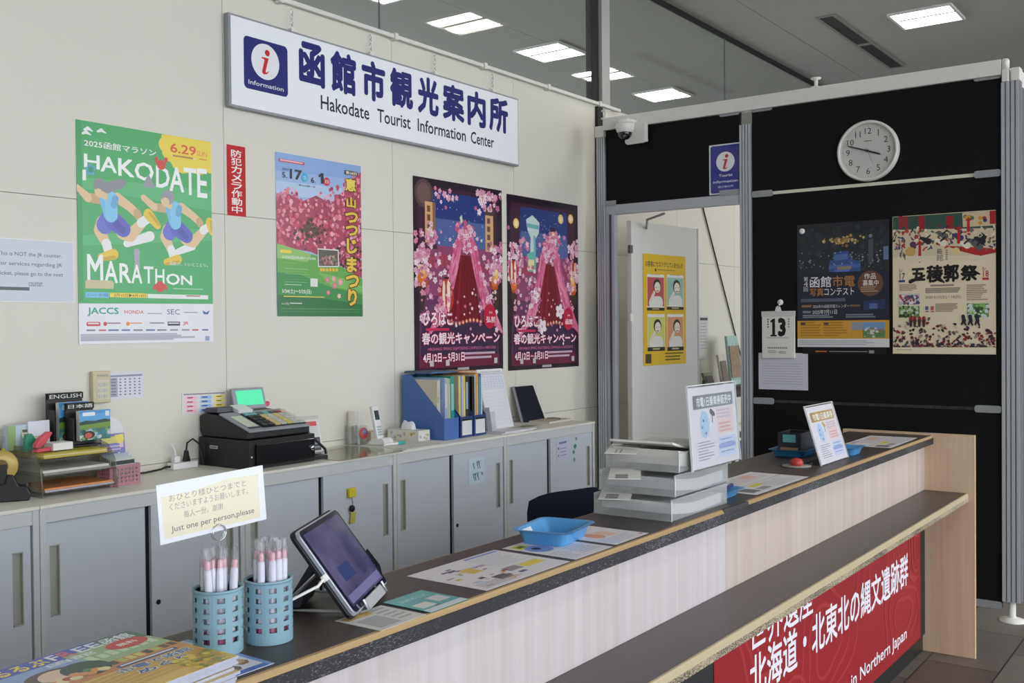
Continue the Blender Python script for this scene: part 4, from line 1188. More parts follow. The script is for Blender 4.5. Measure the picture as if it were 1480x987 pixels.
# tape dispenser
td = thing('tape_dispenser', 'black tape dispenser with a roll of gold tape at the left edge', 'tape dispenser', onto(1.690, 3.285), -.5)
b = MB(); b.prism([(-.07, 0), (.075, 0), (.082, .02), (.07, .045), (.045, .05), (.03, .085), (.012, .088), (.004, .06), (-.05, .05), (-.07, .03)], -.028, .028, 'y')
b.build('base', black_pl, td, .004)
MB().lathe([(.022, -.012), (.050, -.012), (.050, .012), (.022, .012)], (-.005, 0, .115), 32, axis='y').build('tape_roll', mat('gold_tape', (196, 172, 96), .35, .1), td)
MB().lathe([(.021, -.014), (.021, .014), (0, .014)], (-.005, 0, .115), 20, axis='y').build('hub', mat('hub_brown', (120, 90, 50), .5), td)
for s in (-1, 1):
    MB().box((-.02, s * .016 - .003, .045), (.012, s * .016 + .003, .12)).build('arm', black_pl, td, .002)
MB().box((.068, -.02, .046), (.072, .02, .058)).build('cutter', chrome, td)
# smoked letter tray, two decks
smoke = glass_mat('smoked_acrylic', (.86, .86, .83), .05, .08, .22, (176, 174, 166))
lt = thing('letter_tray', 'smoked acrylic two-deck letter tray holding yellow folders', 'letter tray', onto(1.925, 3.335))
for z in (.012, .068, .124):
    MB().box((-.135, -.11, z), (.135, .11, z + .003)).build('deck', smoke, lt)
for s in (-1, 1):
    MB().prism([(-.11, .0), (.11, .0), (.11, .165), (.0, .165), (-.06, .15), (-.10, .10), (-.11, .04)], s * .137 - .0015, s * .137 + .0015, 'x').build('side_panel', smoke, lt)
MB().box((-.135, .108, .0), (.135, .111, .165)).build('back_panel', smoke, lt)
def paper_pile(label, x0, y0, x1, y1, z, cols, name='folder', cat='folder', th=.003, grp=None):
    out = []
    for i, cc in enumerate(cols):
        dx, dy = rnd(-.004, .004), rnd(-.004, .004)
        m = MB().box((x0 + dx, y0 + dy, z + i * (th + .0004)), (x1 + dx, y1 + dy, z + i * (th + .0004) + th))
        out.append(tag(m.build(name, mat('folder_' + '_'.join(map(str, cc)), cc, .5)), label if isinstance(label, str) else label[i], cat, grp))
    return out
zt = CT + .0006
paper_pile(['lowest folder on the top deck of the letter tray, yellow', 'cream folder in the middle of the top deck of the letter tray', 'upper folder on the top deck of the letter tray, olive yellow'],
           1.80, 3.235, 2.03, 3.435, zt + .128, [(196, 178, 70), (222, 208, 160), (190, 176, 60)], th=.005)
paper_pile(['grey papers on the middle deck of the letter tray', 'white papers on top of the grey ones in the middle deck of the letter tray'], 1.80, 3.235, 2.04, 3.43, zt + .072, [(150, 146, 142), (214, 210, 204)], 'paper_stack', 'papers', .008)
paper_pile(['lilac papers on the lowest deck of the letter tray', 'orange folder on the lowest deck of the letter tray'], 1.80, 3.232, 2.05, 3.43, zt + .016, [(180, 176, 186), (222, 150, 90)], 'paper_stack', 'papers', .006)
# things on the tray top / behind it
sg_ = thing('pen_cup', 'pale blue perforated pen cup with scissors at the far left', 'pen cup', onto(1.74, 3.44))
def cup_mesh(R_, Hc, rows, cols, m, par, th=.0025, hole=.5, name='cup_wall', base=.003, z0=0.012):
    mb = MB()
    n = cols * 4
    zsl = [0, z0]
    ph = (Hc - z0 - .010) / rows
    for i in range(rows):
        zsl += [z0 + ph * (i + 1 - hole), z0 + ph * (i + 1)]
    zsl.append(Hc)
    def P(k, z, r):
        a = 2 * PI * k / n
        return (r * math.cos(a), r * math.sin(a), z)
    for i in range(len(zsl) - 1):
        za, zb = zsl[i], zsl[i + 1]
        ishole = i >= 2 and i % 2 == 0 and i < len(zsl) - 1
        for k in range(n):
            if ishole and (k % 4) in (1, 2):
                continue
            vs = [P(k, za, R_), P(k + 1, za, R_), P(k + 1, zb, R_), P(k, zb, R_), P(k, za, R_ - th), P(k + 1, za, R_ - th), P(k + 1, zb, R_ - th), P(k, zb, R_ - th)]
            fs = [(0, 1, 2, 3), (5, 4, 7, 6)]
            if i == 0: fs.append((0, 4, 5, 1))
            if i == len(zsl) - 2: fs.append((3, 2, 6, 7))
            nxt = lambda kk: ishole and (kk % 4) in (1, 2)
            if nxt((k + 1) % n): fs.append((1, 5, 6, 2))
            if nxt((k - 1) % n): fs.append((0, 3, 7, 4))
            if i + 1 < len(zsl) - 1 and (i + 1) >= 2 and (i + 1) % 2 == 0 and (k % 4) in (1, 2): fs.append((3, 2, 6, 7))
            if i - 1 >= 2 and (i - 1) % 2 == 0 and (k % 4) in (1, 2): fs.append((0, 4, 5, 1))
            mb.add(vs, fs, 0)
    o = mb.build(name, m, par)
    MB().lathe([(0, .0005), (R_ - th * .5, .0005), (R_ - th * .5, base), (0, base)], (0, 0, 0), n).build('cup_floor', m, par)
    MB().lathe([(R_ - th - .0003, Hc - .004), (R_ + .001, Hc - .004), (R_ + .0012, Hc), (R_ - th, Hc + .0003), (R_ - th - .0003, Hc - .004)], (0, 0, 0), n).build('rim', m, par)
    return o
teal_cup = mat('pale_blue_plastic', (128, 164, 178), .45)
cup_mesh(.038, .10, 4, 9, mat('grey_blue_plastic', (140, 170, 180), .45), sg_)
sc = thing('scissors', 'black-handled scissors standing in the far left pen cup', 'scissors', (1.735, 3.435, CT + .005))
MB().tube([(0, 0, 0), (.0, .0, .10)], .006, 8).build('blades', chrome, sc)
for s in (-1, 1):
    MB().tube([(s * .013 + .012 * math.cos(a), .0, .128 + .022 * math.sin(a)) for a in [2 * PI * k / 14 for k in range(14)]], .006, 8, closed=True).build('handle', black_pl, sc)
pe = thing('marker_pen', 'white marker pen with a yellow band in the far left pen cup', 'pen', (1.752, 3.43, CT + .005))
MB().tube([(0, 0, 0), (.012, 0, .12)], .006, 10).build('barrel', white_pl, pe); MB().tube([(.0125, 0, .125), (.015, 0, .15)], .0065, 10).build('band', mat('yellow_plastic', (222, 204, 50), .45), pe); MB().tube([(.0152, 0, .152), (.02, 0, .19)], .0055, 10).build('cap', grey_pl, pe)
TT_ = zt + .1468                                       # top of the folders on the tray
def box_thing(name, label, cat, x0, y0, z0, x1, y1, z1, m, rz=0, bev=.002):
    return tag(MB().box((x0, y0, z0), (x1, y1, z1)).build(name, m, bevel=bev), label, cat)
bh = thing('brochure_stand', 'pale blue brochure box standing on the letter tray', 'brochure box', (1.815, 3.405, TT_))
MB().box((-.045, -.002, 0), (.085, .028, .085)).build('box', mat('pale_blue_card', (186, 204, 218), .5), bh, .001)
MB().box((-.046, -.0035, .0), (-.02, -.002, .084)).build('green_band', mat('pale_green_card', (150, 176, 120), .5), bh)
gc = Canvas(.085, .075, (206, 204, 190)); gc.rect(.03, .06, .97, .2, (90, 96, 90))
for i in range(6):
    for j in range(8):
        gc.rect(.05 + j * .118, .25 + i * .12, .14 + j * .118, .34 + i * .12, random.choice([(120, 126, 130), (170, 160, 90), (80, 84, 90), (190, 186, 180)]))
tag(gc.build('reference_card', PAPER, (1.815, 3.385, TT_), PX, (0, .25, 1)), 'small gridded timetable card leaning in front of the pale blue box', 'card')
wn = MB().hexa([(1.835, 3.394, TT_), (1.912, 3.394, TT_), (1.912, 3.400, TT_), (1.835, 3.400, TT_)], [(1.835, 3.396, TT_ + .095), (1.912, 3.396, TT_ + .095), (1.912, 3.402, TT_ + .095), (1.835, 3.402, TT_ + .095)])
tag(wn.build('memo_pad', mat('lilac_white_paper', (220, 220, 230), .5)), 'white memo pad standing behind the gridded timetable card', 'pad')
gt = thing('green_dispenser', 'small green tape cutter on the letter tray', 'tape dispenser', (1.797, 3.33, TT_))
MB().prism([(-.012, 0), (.03, 0), (.03, .03), (.012, .06), (-.004, .06), (-.012, .04)], -.012, .012, 'y').build('body', mat('green_plastic', (40, 140, 110), .4), gt, .003)
MB().lathe([(.018, -.006), (.018, .006), (0, .006)], (.008, .013, .03), 16, axis='y').build('tape_roll', white_pl, gt)
rt = thing('red_stapler', 'coral red stapler on the letter tray', 'stapler', (1.825, 3.29, TT_), .2)
MB().prism([(-.03, 0), (.035, 0), (.035, .012), (-.02, .012), (-.03, .008)], -.012, .012, 'y').build('base', mat('coral_plastic', (214, 84, 96), .4), rt, .002)
MB().prism([(-.03, .014), (.0, .02), (.03, .052), (.036, .062), (.022, .066), (-.012, .046), (-.03, .026)], -.011, .011, 'y').build('lever', mat('coral_plastic', (214, 84, 96), .4), rt, .003)
er = box_thing('tissue_pack', 'white flat pack lying on the letter tray in front of the timetable card', 'pack', 1.853, 3.27, TT_, 1.925, 3.33, TT_ + .026, white_pl)
ye_ = box_thing('eraser', 'small pale yellow block at the far left beside the tape dispenser', 'eraser', 1.700, 3.36, zt + .0, 1.722, 3.376, zt + .11, mat('pale_yellow_block', (220, 216, 150), .5))
# black brochure stands with landscape books
stand_m = mat('black_stand_card', (22, 22, 24), .45)
def guide_box(x, y, z, w, h, label, title, tilt):
    t = thing('brochure_stand', label, 'brochure stand', (x, y, z), 0, 'black brochure stands')
    MB().box((-.018, .0, 0), (w, .05, .004)).build('floor_panel', stand_m, t)
    MB().hexa([(-.018, .045, .004), (w, .045, .004), (w, .05, .004), (-.018, .05, .004)], [(-.018, .05, h + .026), (w, .05, h + .026), (w, .055, h + .026), (-.018, .055, h + .026)]).build('back_panel', stand_m, t)
    MB().box((-.018, -.002, .004), (-.0155, .05, h * .8)).build('side_panel', stand_m, t)
    c = Canvas(w + .016, .022, (24, 24, 26)); c.text(title, .05, .2, .95, .85, (216, 216, 214), .01)
    c.build('title_band', PAPER, (-.016, .0435, h + .003), PX, UPZ, t)
    return t
def guide(x, y, z, w, h, th, label, seed):
    random.seed(seed)
    t = thing('guidebook', label, 'guidebook', (x, y, z), 0, 'blue-sky guidebooks in black stands')
    MB().box((0, 0.001, 0), (w, th, h)).build('pages', mat('book_pages', (226, 224, 216), .6), t)
    c = Canvas(w, h, (70, 150, 210))
    c.poly([(0, .12), (1, .1), (1, .36), (0, .36)], (90, 166, 220)); c.rect(.1, .06, .5, .18, (232, 236, 236), .003); c.rect(.84, .05, .97, .22, (226, 230, 230))
    c.poly([(0, .38), (.2, .33), (.5, .36), (.8, .31), (1, .35), (1, .52), (0, .52)], (44, 70, 60)); c.poly([(0, .48), (1, .42), (1, .66), (0, .66)], (116, 150, 60)); c.poly([(0, .62), (1, .6), (1, 1), (0, 1)], (70, 120, 110))
    for i in range(40):
        c.disc(rnd(.02, .98), rnd(.64, .98), rnd(.004, .011), random.choice([(60, 140, 150), (120, 160, 90), (206, 206, 206), (50, 80, 60), (160, 190, 200)]), 6)
    c.disc(.3, .82, .022, (50, 40, 40), 14, .014); c.disc(.28, .84, .014, (200, 90, 80), 12, .01)
    c.build('cover', GLOSSY, (0, 0, 0), PX, UPZ, t)
    return t
guide_box(1.940, 3.383, TT_ + .0006, .118, .158, 'black brochure stand at the wall with an English title band', 'ENGLISH', 0)
guide(1.944, 3.390, TT_ + .006, .112, .146, .02, 'blue guidebook in the rear black stand', 3)
guide_box(1.972, 3.318, TT_ + .0006, .088, .124, 'front black brochure stand with a Japanese title band', '日本語', 0)
guide(1.974, 3.312, zt + .1665, .118, .104, .02, 'blue guidebook in the front black stand, a river and green fields on its cover', 5)
random.seed(21)
rc = thing('display_card', 'plain white round-topped card on a yellow base by the wall', 'card', onto(2.188, 3.468))
MB().prism([(-.05, .10), (.05, .10)] + [(.056 * math.cos(a), .17 + .056 * math.sin(a)) for a in [PI * k / 14 for k in range(15)]], .0, .003, 'y').build('card', mat('white_card', (236, 236, 238), .5), rc)
MB().box((-.04, -.001, .0), (.055, .004, .112)).build('yellow_base', mat('yellow_card', (226, 200, 80), .5), rc)
lf = Canvas(.098, .175, (110, 104, 176)); lf.rect(.05, .06, .95, .20, (206, 196, 90)); lf.poly([(.6, .04), (.97, .02), (.97, .16), (.72, .22)], (226, 210, 70)); lf.lines(.06, .25, .94, .38, 2, (190, 170, 214), .5, .2); lf.blobs(24, lambda: (rnd(.1, .9), rnd(.42, .95)), [(150, 150, 220), (220, 220, 240), (90, 80, 160)], .002, .006); lf.rect(.78, .2, .94, .3, (220, 190, 190))
tag(lf.build('leaflet', GLOSSY, (2.092, 3.360, zt), (1, 0, 0), (0, .12, 1)), 'purple leaflet with a yellow heading standing by the wall', 'leaflet')
bk = thing('card_basket', 'dusty pink perforated basket of cards near the front edge', 'basket', onto(2.050, 3.252), .05)
pinkp = mat('dusty_pink_plastic', (182, 128, 138), .5)
def perf_wall(p, L, Hh, along, nx, nz, par, th=.002):
    mb = MB()
    def bx(u0, z0, u1, z1):
        if along == 'x':
            mb.box((p[0] + u0, p[1], z0), (p[0] + u1, p[1] + th, z1))
        else:
            mb.box((p[0], p[1] + u0, z0), (p[0] + th, p[1] + u1, z1))
    m0 = .008; pu = (L - 2 * m0) / nx; pz = (Hh - 2 * m0) / nz
    bx(0, 0, L, m0); bx(0, Hh - m0, L, Hh)
    for j in range(nz):
        z0 = m0 + j * pz
        bx(0, z0, m0, z0 + pz); bx(L - m0, z0, L, z0 + pz)
        for i in range(nx):
            u0 = m0 + i * pu
            bx(u0, z0, u0 + pu * .22, z0 + pz); bx(u0 + pu * .78, z0, u0 + pu, z0 + pz)
            bx(u0 + pu * .22, z0, u0 + pu * .78, z0 + pz * .22); bx(u0 + pu * .22, z0 + pz * .78, u0 + pu * .78, z0 + pz)
    return mb.build('side_wall', pinkp, par)
perf_wall((0, 0), .125, .072, 'x', 7, 4, bk); perf_wall((0, .07), .125, .072, 'x', 7, 4, bk); perf_wall((0, .0022), .0676, .072, 'y', 4, 4, bk); perf_wall((.123, .0022), .0676, .072, 'y', 4, 4, bk)
MB().box((.003, .003, .001), (.122, .069, .003)).build('basket_floor', pinkp, bk)
for k in range(5):
    cc = Canvas(.105 - .006 * (k % 2), .088 + .004 * k, (206 - 8 * k, 210 - 6 * k, 200))
    cc.rect(.04, .06, .96, .22, (60, 70, 70)); cc.lines(.05, .3, .95, .9, 4, (90, 110, 104), .6, .05)
    o_ = cc.build('card', PAPER)
    o_.location = (2.062, 3.264 + .011 * k, zt + .004); o_.rotation_euler = (PI / 2 - .08, 0, .05)
    tag(o_, ['frontmost timetable card in the pink basket', 'second timetable card in the pink basket', 'third timetable card in the pink basket', 'fourth timetable card in the pink basket', 'rearmost timetable card in the pink basket'][k], 'card', 'cards in the pink basket')

# power strip with plugs and cord
ps = thing('power_strip', 'white power strip with two plugs by the wall, left of the cash register', 'power strip', onto(2.44, 3.455))
MB().box((0, -.022, 0), (.115, .022, .026)).build('strip', white_pl, ps, .004)
MB().box((.012, -.012, .0264), (.040, .012, .052)).build('white_plug', white_pl, ps, .003); MB().tube([(.026, 0, .05), (.026, .006, .075), (.02, .02, .10)], .004, 8).build('white_cable', white_pl, ps)
MB().prism([(.062, .0264), (.088, .0264), (.082, .05), (.078, .07), (.072, .07), (.068, .05)], -.011, .011, 'y').build('black_plug', black_pl, ps, .002)
MB().tube([(.075, 0, .068), (.082, .004, .098), (.11, .006, .112), (.14, .004, .09), (.150, .0, .05), (.153, -.002, .02), (.154, -.002, .006)], .0038, 8).build('black_cable', black_pl, ps)
MB().tube([(.002, 0, .012), (-.02, 0, .014), (-.045, -.004, .008), (-.12, -.012, .0045), (-.20, -.006, .0045), (-.30, .01, .0045), (-.36, .015, .0045)], .004, 8).build('supply_cable', black_pl, ps)

# ---- cash register
cr = thing('cash_register', 'black cash register with grey keyboard, green lit display and cash drawer', 'cash register', onto(2.60, 3.175))
MB().box((0, .0, .0), (.345, .315, .115)).build('drawer_case', black_pl, cr, .004)
dr = MB(); dr.box((.03, -.012, .012), (.335, -.001, .098)); dr.build('drawer_front', mat('drawer_gloss_black', (20, 20, 24), .22, coat=.3), cr, .004)
MB().lathe([(.011, 0), (.011, -.006), (.005, -.008), (0, -.008)], (.318, -.012, .058), 18, axis='y').build('lock', chrome, cr)
MB().lathe([(.005, 0), (.005, -.004), (0, -.004)], (.012, .0, .05), 12, axis='y').build('screw', chrome, cr)
c = Canvas(.048, .012, (196, 200, 204)); c.lines(.1, .3, .9, .8, 1, (90, 94, 100), .8, 0); c.build('brand_label', PAPER, (-.0008, .24, .072), NY, UPZ, cr)
side = [(.02, .117), (.30, .117), (.315, .14), (.315, .20), (.285, .21), (.20, .205), (.02, .145)]
MB().prism(side, .006, .335, 'x').build('body', mat('register_black', (24, 24, 26), .45), cr, .005)
def on_slope(u, v, h):                                 # u across, v up the sloping deck (0..1)
    y = .02 + .18 * v; z = .145 + .06 * v
    n = Vector((0, -.06, .18)).normalized()
    return (u, y + n.y * h, z + n.z * h)
def slab(u0, v0, u1, v1, h0, h1, mb=None):
    m = mb or MB()
    m.hexa([on_slope(u0, v0, h0), on_slope(u1, v0, h0), on_slope(u1, v1, h0), on_slope(u0, v1, h0)], [on_slope(u0, v0, h1), on_slope(u1, v0, h1), on_slope(u1, v1, h1), on_slope(u0, v1, h1)])
    return m
slab(.012, -.04, .33, 1.0, .0005, .009).build('deck', mat('register_grey', (152, 156, 164), .4), cr, .003)
slab(.03, .15, .085, .75, .0095, .012).build('receipt_window', mat('receipt_cream', (206, 214, 196), .4), cr, .001)
slab(.03, .08, .088, .14, .0095, .013).build('feed_key', mat('key_dark', (60, 66, 70), .5), cr, .001)
kb = slab(.095, .06, .325, .85, .0095, .0115); kb.build('key_bed', mat('key_bed_dark', (48, 48, 52), .5), cr)
kcols = [[(36, 36, 40)] * 2 + [(206, 190, 130), (196, 196, 190), (212, 196, 120), (196, 198, 194), (206, 206, 200)] for _ in range(4)]
kcols.append([(120, 170, 170), (130, 176, 180), (90, 110, 110), (110, 180, 170), (80, 90, 96), (150, 60, 70), (220, 190, 170)])
for r in range(5):
    for q in range(7):
        cc = kcols[r][q]
        u0 = .099 + q * .032; v0 = .09 + r * .15
        slab(u0, v0, u0 + .028, v0 + .115, .0118, .0185).build('key', mat('key_%d_%d_%d' % cc, cc, .5), cr, .0012, seg=1)
MB().prism([(.215, .212), (.300, .212), (.295, .232), (.22, .236)], .02, .10, 'x').build('printer_cover', mat('printer_grey', (74, 74, 82), .4), cr, .004)
slab(.098, .92, .17, 1.25, .004, .02).build('receipt_paper', white_pl, cr)
MB().tube([(.21, .255, .205), (.21, .262, .235)], .018, 12).build('display_neck', grey_pl, cr)
dsp = bpy.data.objects.new('display', None); COL.objects.link(dsp); dsp.parent = cr
dsp.location = (.135, .243, .218); dsp.rotation_euler = (-.32, 0, -.12)
MB().box((-.006, .0, .0), (.150, .016, .092)).build('display_case', mat('register_grey', (152, 156, 164), .4), dsp, .005)
MB().box((.012, -.0012, .016), (.138, .0, .080)).build('display_screen', mat('green_lcd', (70, 214, 160), .25, emit=(70, 222, 164), es=.42, var=.02), dsp)
MB().tube([(.33, .06, .14), (.42, .02, .04), (.425, .02, .02)], .006, 8).build('side_arm', black_pl, cr)
mg = MB(); mg.box((.352, .012, .0), (.43, .03, .016)); mg.box((.352, .10, .0), (.43, .115, .016)); mg.box((.41, .03, .0), (.43, .10, .016)); mg.build('card_reader', black_pl, cr, .003)
box_thing('coin_tray', 'black plastic tray at the right side of the cash register', 'tray', 2.953, 3.21, zt, 3.0, 3.265, zt + .012, black_pl) if False else None
# acrylic card stand right of the register
clear = glass_mat('clear_acrylic', (.96, .97, .97), .06, .03, .05)
cs = thing('card_stand', 'clear acrylic stand with a red-headed card, right of the cash register', 'card stand', onto(3.085, 3.40), -.15)
MB().hexa([(0, 0, .0), (.105, 0, .0), (.105, .003, .0), (0, .003, .0)], [(0, .04, .16), (.105, .04, .16), (.105, .043, .16), (0, .043, .16)]).build('panel', clear, cs)
MB().box((0, .0, .0), (.105, .07, .002)).build('foot', clear, cs)
c = Canvas(.092, .145, (222, 222, 222)); c.rect(.05, .06, .9, .2, (220, 90, 96)); c.lines(.08, .24, .9, .5, 4, (200, 200, 204), .3, .3); c.rect(.03, .56, .97, .97, (70, 76, 86)); c.lines(.08, .62, .92, .95, 3, (150, 156, 160), .4, .1)
o_ = c.build('insert_card', PAPER, (.006, -.0006, .003), PX, (0, .25, 1), cs)
mr = thing('pink_clip', 'small pink magnet on the wall just right of the register display', 'magnet', (2.965, 3.4990, 1.172))
MB().prism([(-.012, .0), (.004, -.008), (.014, .0), (.012, .012), (.0, .016), (-.012, .01)], -.006, 0, 'y').build('magnet_body', mat('hot_pink', (240, 80, 120), .5), mr, .002)

# clear desk mat
dm = MB(); pts = rrect(2.99, 3.075, 3.40, 3.45, .03)
tag(dm.prism(pts, zt, zt + .0022, 'z').build('desk_mat', glass_mat('desk_mat_vinyl', (.90, .90, .85), .05, .06, .22, (220, 214, 190))), 'clear vinyl mat on the cabinet top right of the cash register', 'desk mat')
wb = Canvas(.27, .245, (214, 212, 206), thick=.003); tag(wb.build('clip_board', PAPER, (3.43, 3.105, zt), PX, (0, 1, 0)), 'thin pale board lying in front of the cordless phone', 'board')
zb = zt + .0036
# two clear tubes with contents
for k, (x, y, h, l) in enumerate(((3.455, 3.475, .15, 'tall clear tube by the wall, left of the cordless phone'), (3.445, 3.412, .17, 'clear pen holder with a red and white badge, left of the cordless phone'))):
    t = thing('clear_holder', l, 'holder', (x, y, zt + (.0030 if k else 0)), 0)
    if k == 0:
        MB().lathe([(.028, 0), (.028, .002), (.027, .002), (.027, .09), (.028, .09), (.028, 0)], (0, 0, 0), 24).build('tube', clear, t)
        MB().lathe([(.014, .0), (.015, .02), (.015, h), (.008, h + .006), (0, h + .006)], (0, 0, .003), 16).build('glue_stick', mat('cream_white', (226, 222, 208), .5), t)
    else:
        m = MB(); m.box((-.03, -.022, 0), (.03, .022, .003)); m.box((-.03, -.022, .003), (.03, -.02, .09)); m.box((-.03, .02, .003), (.03, .022, .09)); m.box((-.03, -.02, .003), (-.028, .02, .09)); m.box((.028, -.02, .003), (.03, .02, .09)); m.build('box', clear, t)
        MB().tube([(-.005, 0, .004), (.0, .004, .16)], .005, 8).build('pen', white_pl, t)
        MB().lathe([(.026, 0), (.026, -.003), (0, -.004)], (.004, -.0225, .055), 22, axis='y').build('badge', mat('badge_red', (206, 74, 80), .4), t)
        MB().lathe([(.014, 0), (.014, -.001), (0, -.001)], (.008, -.0267, .062), 16, axis='y').build('badge_mark', mat('badge_blue', (120, 130, 170), .4), t)
# cordless phone in its cradle
ph = thing('cordless_phone', 'white cordless phone standing in its cradle', 'phone', (3.500, 3.322, zb), .1)
MB().prism([(-.045, 0), (.055, 0), (.055, .012), (.03, .028), (-.03, .034), (-.045, .02)], -.036, .036, 'x').build('cradle', white_pl, ph, .005)
hs = bpy.data.objects.new('handset', None); COL.objects.link(hs); hs.parent = ph; hs.location = (0, .0, .018); hs.rotation_euler = (-.22, 0, 0)
MB().box((-.023, 0, .005), (.023, .02, .168)).build('handset_body', white_pl, hs, .006, seg=3)
MB().box((-.016, -.0012, .100), (.016, 0.0, .145)).build('handset_screen', mat('phone_screen', (64, 74, 80), .2), hs)
for i in range(4):
    for j in range(3):
        MB().box((-.016 + j * .0115, -.0022, .026 + i * .012), (-.007 + j * .0115, 0, .034 + i * .012)).build('button', mat('phone_button', (176, 186, 190), .5), hs)
box_thing('card_case', 'tan card case behind the cordless phone cradle', 'case', 3.53, 3.42, zt, 3.61, 3.48, zt + .055, mat('tan_card', (196, 176, 160), .6))
mk = thing('marker_pen', 'white marker with a turquoise cap lying before the phone', 'pen', (3.450, 3.262, zb + .007), -.12)
MB().tube([(0, 0, 0), (.085, 0, 0)], .0065, 12).build('barrel', white_pl, mk); MB().tube([(.0855, 0, 0), (.125, 0, 0), (.128, 0, 0)], [.007, .007, .004], 12).build('cap', mat('turquoise_cap', (60, 190, 180), .4), mk)
# tissue box
tb = thing('tissue_box', 'white patterned tissue box with a tissue pulled up', 'tissue box', onto(3.705, 3.272), .0)
bx_ = Canvas(.205, .052, (226, 222, 214)); bx_.mb = MB(); bx_.z = 0
MB().box((0, 0, 0), (.085, .205, .052)).build('carton', mat('tissue_carton', (226, 224, 218), .55), tb, .002)
for f_, o3, rr in (('side', (-.0006, .20, .002), NY), ('front', (.003, -.0006, .002), PX)):
    c = Canvas(.19 if f_ == 'side' else .078, .047, (226, 223, 214), thick=.0004)
    for i in range(9 if f_ == 'side' else 5):
        x = rnd(.06, .94); y = rnd(.2, .85)
        c.flower(x, y, rnd(.006, .011), random.choice([(196, 166, 90), (206, 190, 120), (170, 186, 206), (190, 190, 200)]), (150, 120, 60))
    c.build('printed_side', PAPER, o3, rr, UPZ, tb)
ts = MB()
ts.add([(.02, .05, .053), (.065, .05, .053), (.07, .15, .053), (.02, .155, .053), (.03, .06, .082), (.05, .075, .115), (.04, .105, .088), (.055, .13, .118), (.035, .15, .09)], [(0, 1, 5, 4), (4, 5, 6), (5, 1, 6), (1, 2, 6), (6, 2, 7), (6, 7, 8), (7, 2, 8), (2, 3, 8), (3, 0, 4), (3, 4, 8), (4, 6, 8)], 0)
o_ = ts.build('tissue', mat('tissue_white', (236, 238, 242), .8), tb); sd = o_.modifiers.new('fold', 'SUBSURF'); sd.levels = 1; sd.render_levels = 1

# ---- blue file boxes with files
blue_b = mat('blue_file_box', (74, 112, 178), .5); navy_b = mat('navy_file_box', (44, 64, 120), .5)
def filebox(x, w, m, label, tag_card, cut=True):
    t = thing('file_box', label, 'file box', (x + .078, 3.200, zt), 0, 'blue magazine file boxes')
    D, Hh = .27, .315
    prof = [(0, 0), (D, 0), (D, Hh), (D - .055, Hh), (D - .075, Hh - .012), (.0, .105)]
    prof = [(0, 0), (D, 0), (D, Hh), (D - .06, Hh), (D - .085, Hh - .03), (.0 + .012, .118), (0, .105)]
    MB().prism(prof, 0, .003, 'x').build('side_panel', m, t); MB().prism(prof, w - .003, w, 'x').build('side_panel', m, t)
    MB().box((.003, 0, 0), (w - .003, D, .003)).build('floor_panel', m, t); MB().box((.003, D - .003, .003), (w - .003, D, Hh)).build('back_panel', m, t)
    MB().box((.003, 0, .003), (w - .003, .003, .105)).build('front_panel', m if not tag_card else m, t)
    if tag_card:
        MB().box((.012, -.0015, .012), (w - .010, 0, .084)).build('label_card', mat('label_card', (222, 224, 224), .5), t)
        MB().box((.016, -.003, .084), (w - .012, -.0002, .092)).build('label_holder', black_pl, t)
    return t
filebox(3.735, .112, blue_b, 'wide bright blue file box, left of the row', False)
filebox(3.862, .098, navy_b, 'dark blue file box with a white label, middle of the row', True)
filebox(3.970, .098, navy_b, 'dark blue file box with a white label, right end of the row', True)
def file_(x, th, h, d, col, label, spine=None, lean=0.0, y=3.155, name='file_folder', cat='file'):
    t = thing(name, label, cat, (x + .078, y + .075, zt + .0036), 0, 'files in the blue file boxes')
    m = mat('file_%d_%d_%d' % col, col, .5)
    mb = MB(); mb.hexa([(0, 0, 0), (th, 0, 0), (th, d, 0), (0, d, 0)], [(lean, 0, h), (lean + th, 0, h), (lean + th, d, h), (lean, d, h)]); mb.build('cover', m, t)
    if spine:
        z0, z1, cc = spine
        mb = MB(); l0, l1 = lean * z0, lean * z1
        mb.hexa([(th * .18 + l0, -.0006, h * z0), (th * .82 + l0, -.0006, h * z0), (th * .82 + l0, .0, h * z0), (th * .18 + l0, 0, h * z0)], [(th * .18 + l1, -.0006, h * z1), (th * .82 + l1, -.0006, h * z1), (th * .82 + l1, .0, h * z1), (th * .18 + l1, 0, h * z1)])
        mb.build('spine_label', mat('spine_%d_%d_%d' % cc, cc, .5), t)
    return t
# in the wide box
file_(3.7395, .012, .285, .215, (206, 200, 180), 'leaflets in a cream folder at the left of the wide blue box', (.62, .72, (170, 176, 80)), y=3.172)
file_(3.7530, .010, .290, .212, (216, 212, 204), 'pale grey folder of leaflets in the wide blue box', None, y=3.172)
file_(3.7655, .019, .300, .215, (150, 172, 214), 'light blue ring file in the wide blue box', (.5, .9, (200, 208, 224)), y=3.145)
file_(3.7860, .006, .298, .215, (226, 206, 120), 'thin yellow folder next to the light blue file', y=3.145)
file_(3.7935, .014, .296, .215, (150, 176, 150), 'sage green file in the wide blue box', (.1, .9, (190, 200, 180)), y=3.145)
file_(3.8095, .030, .305, .215, (36, 146, 136), 'thick teal ring file at the right of the wide blue box', (.45, .88, (150, 190, 190)), y=3.145)
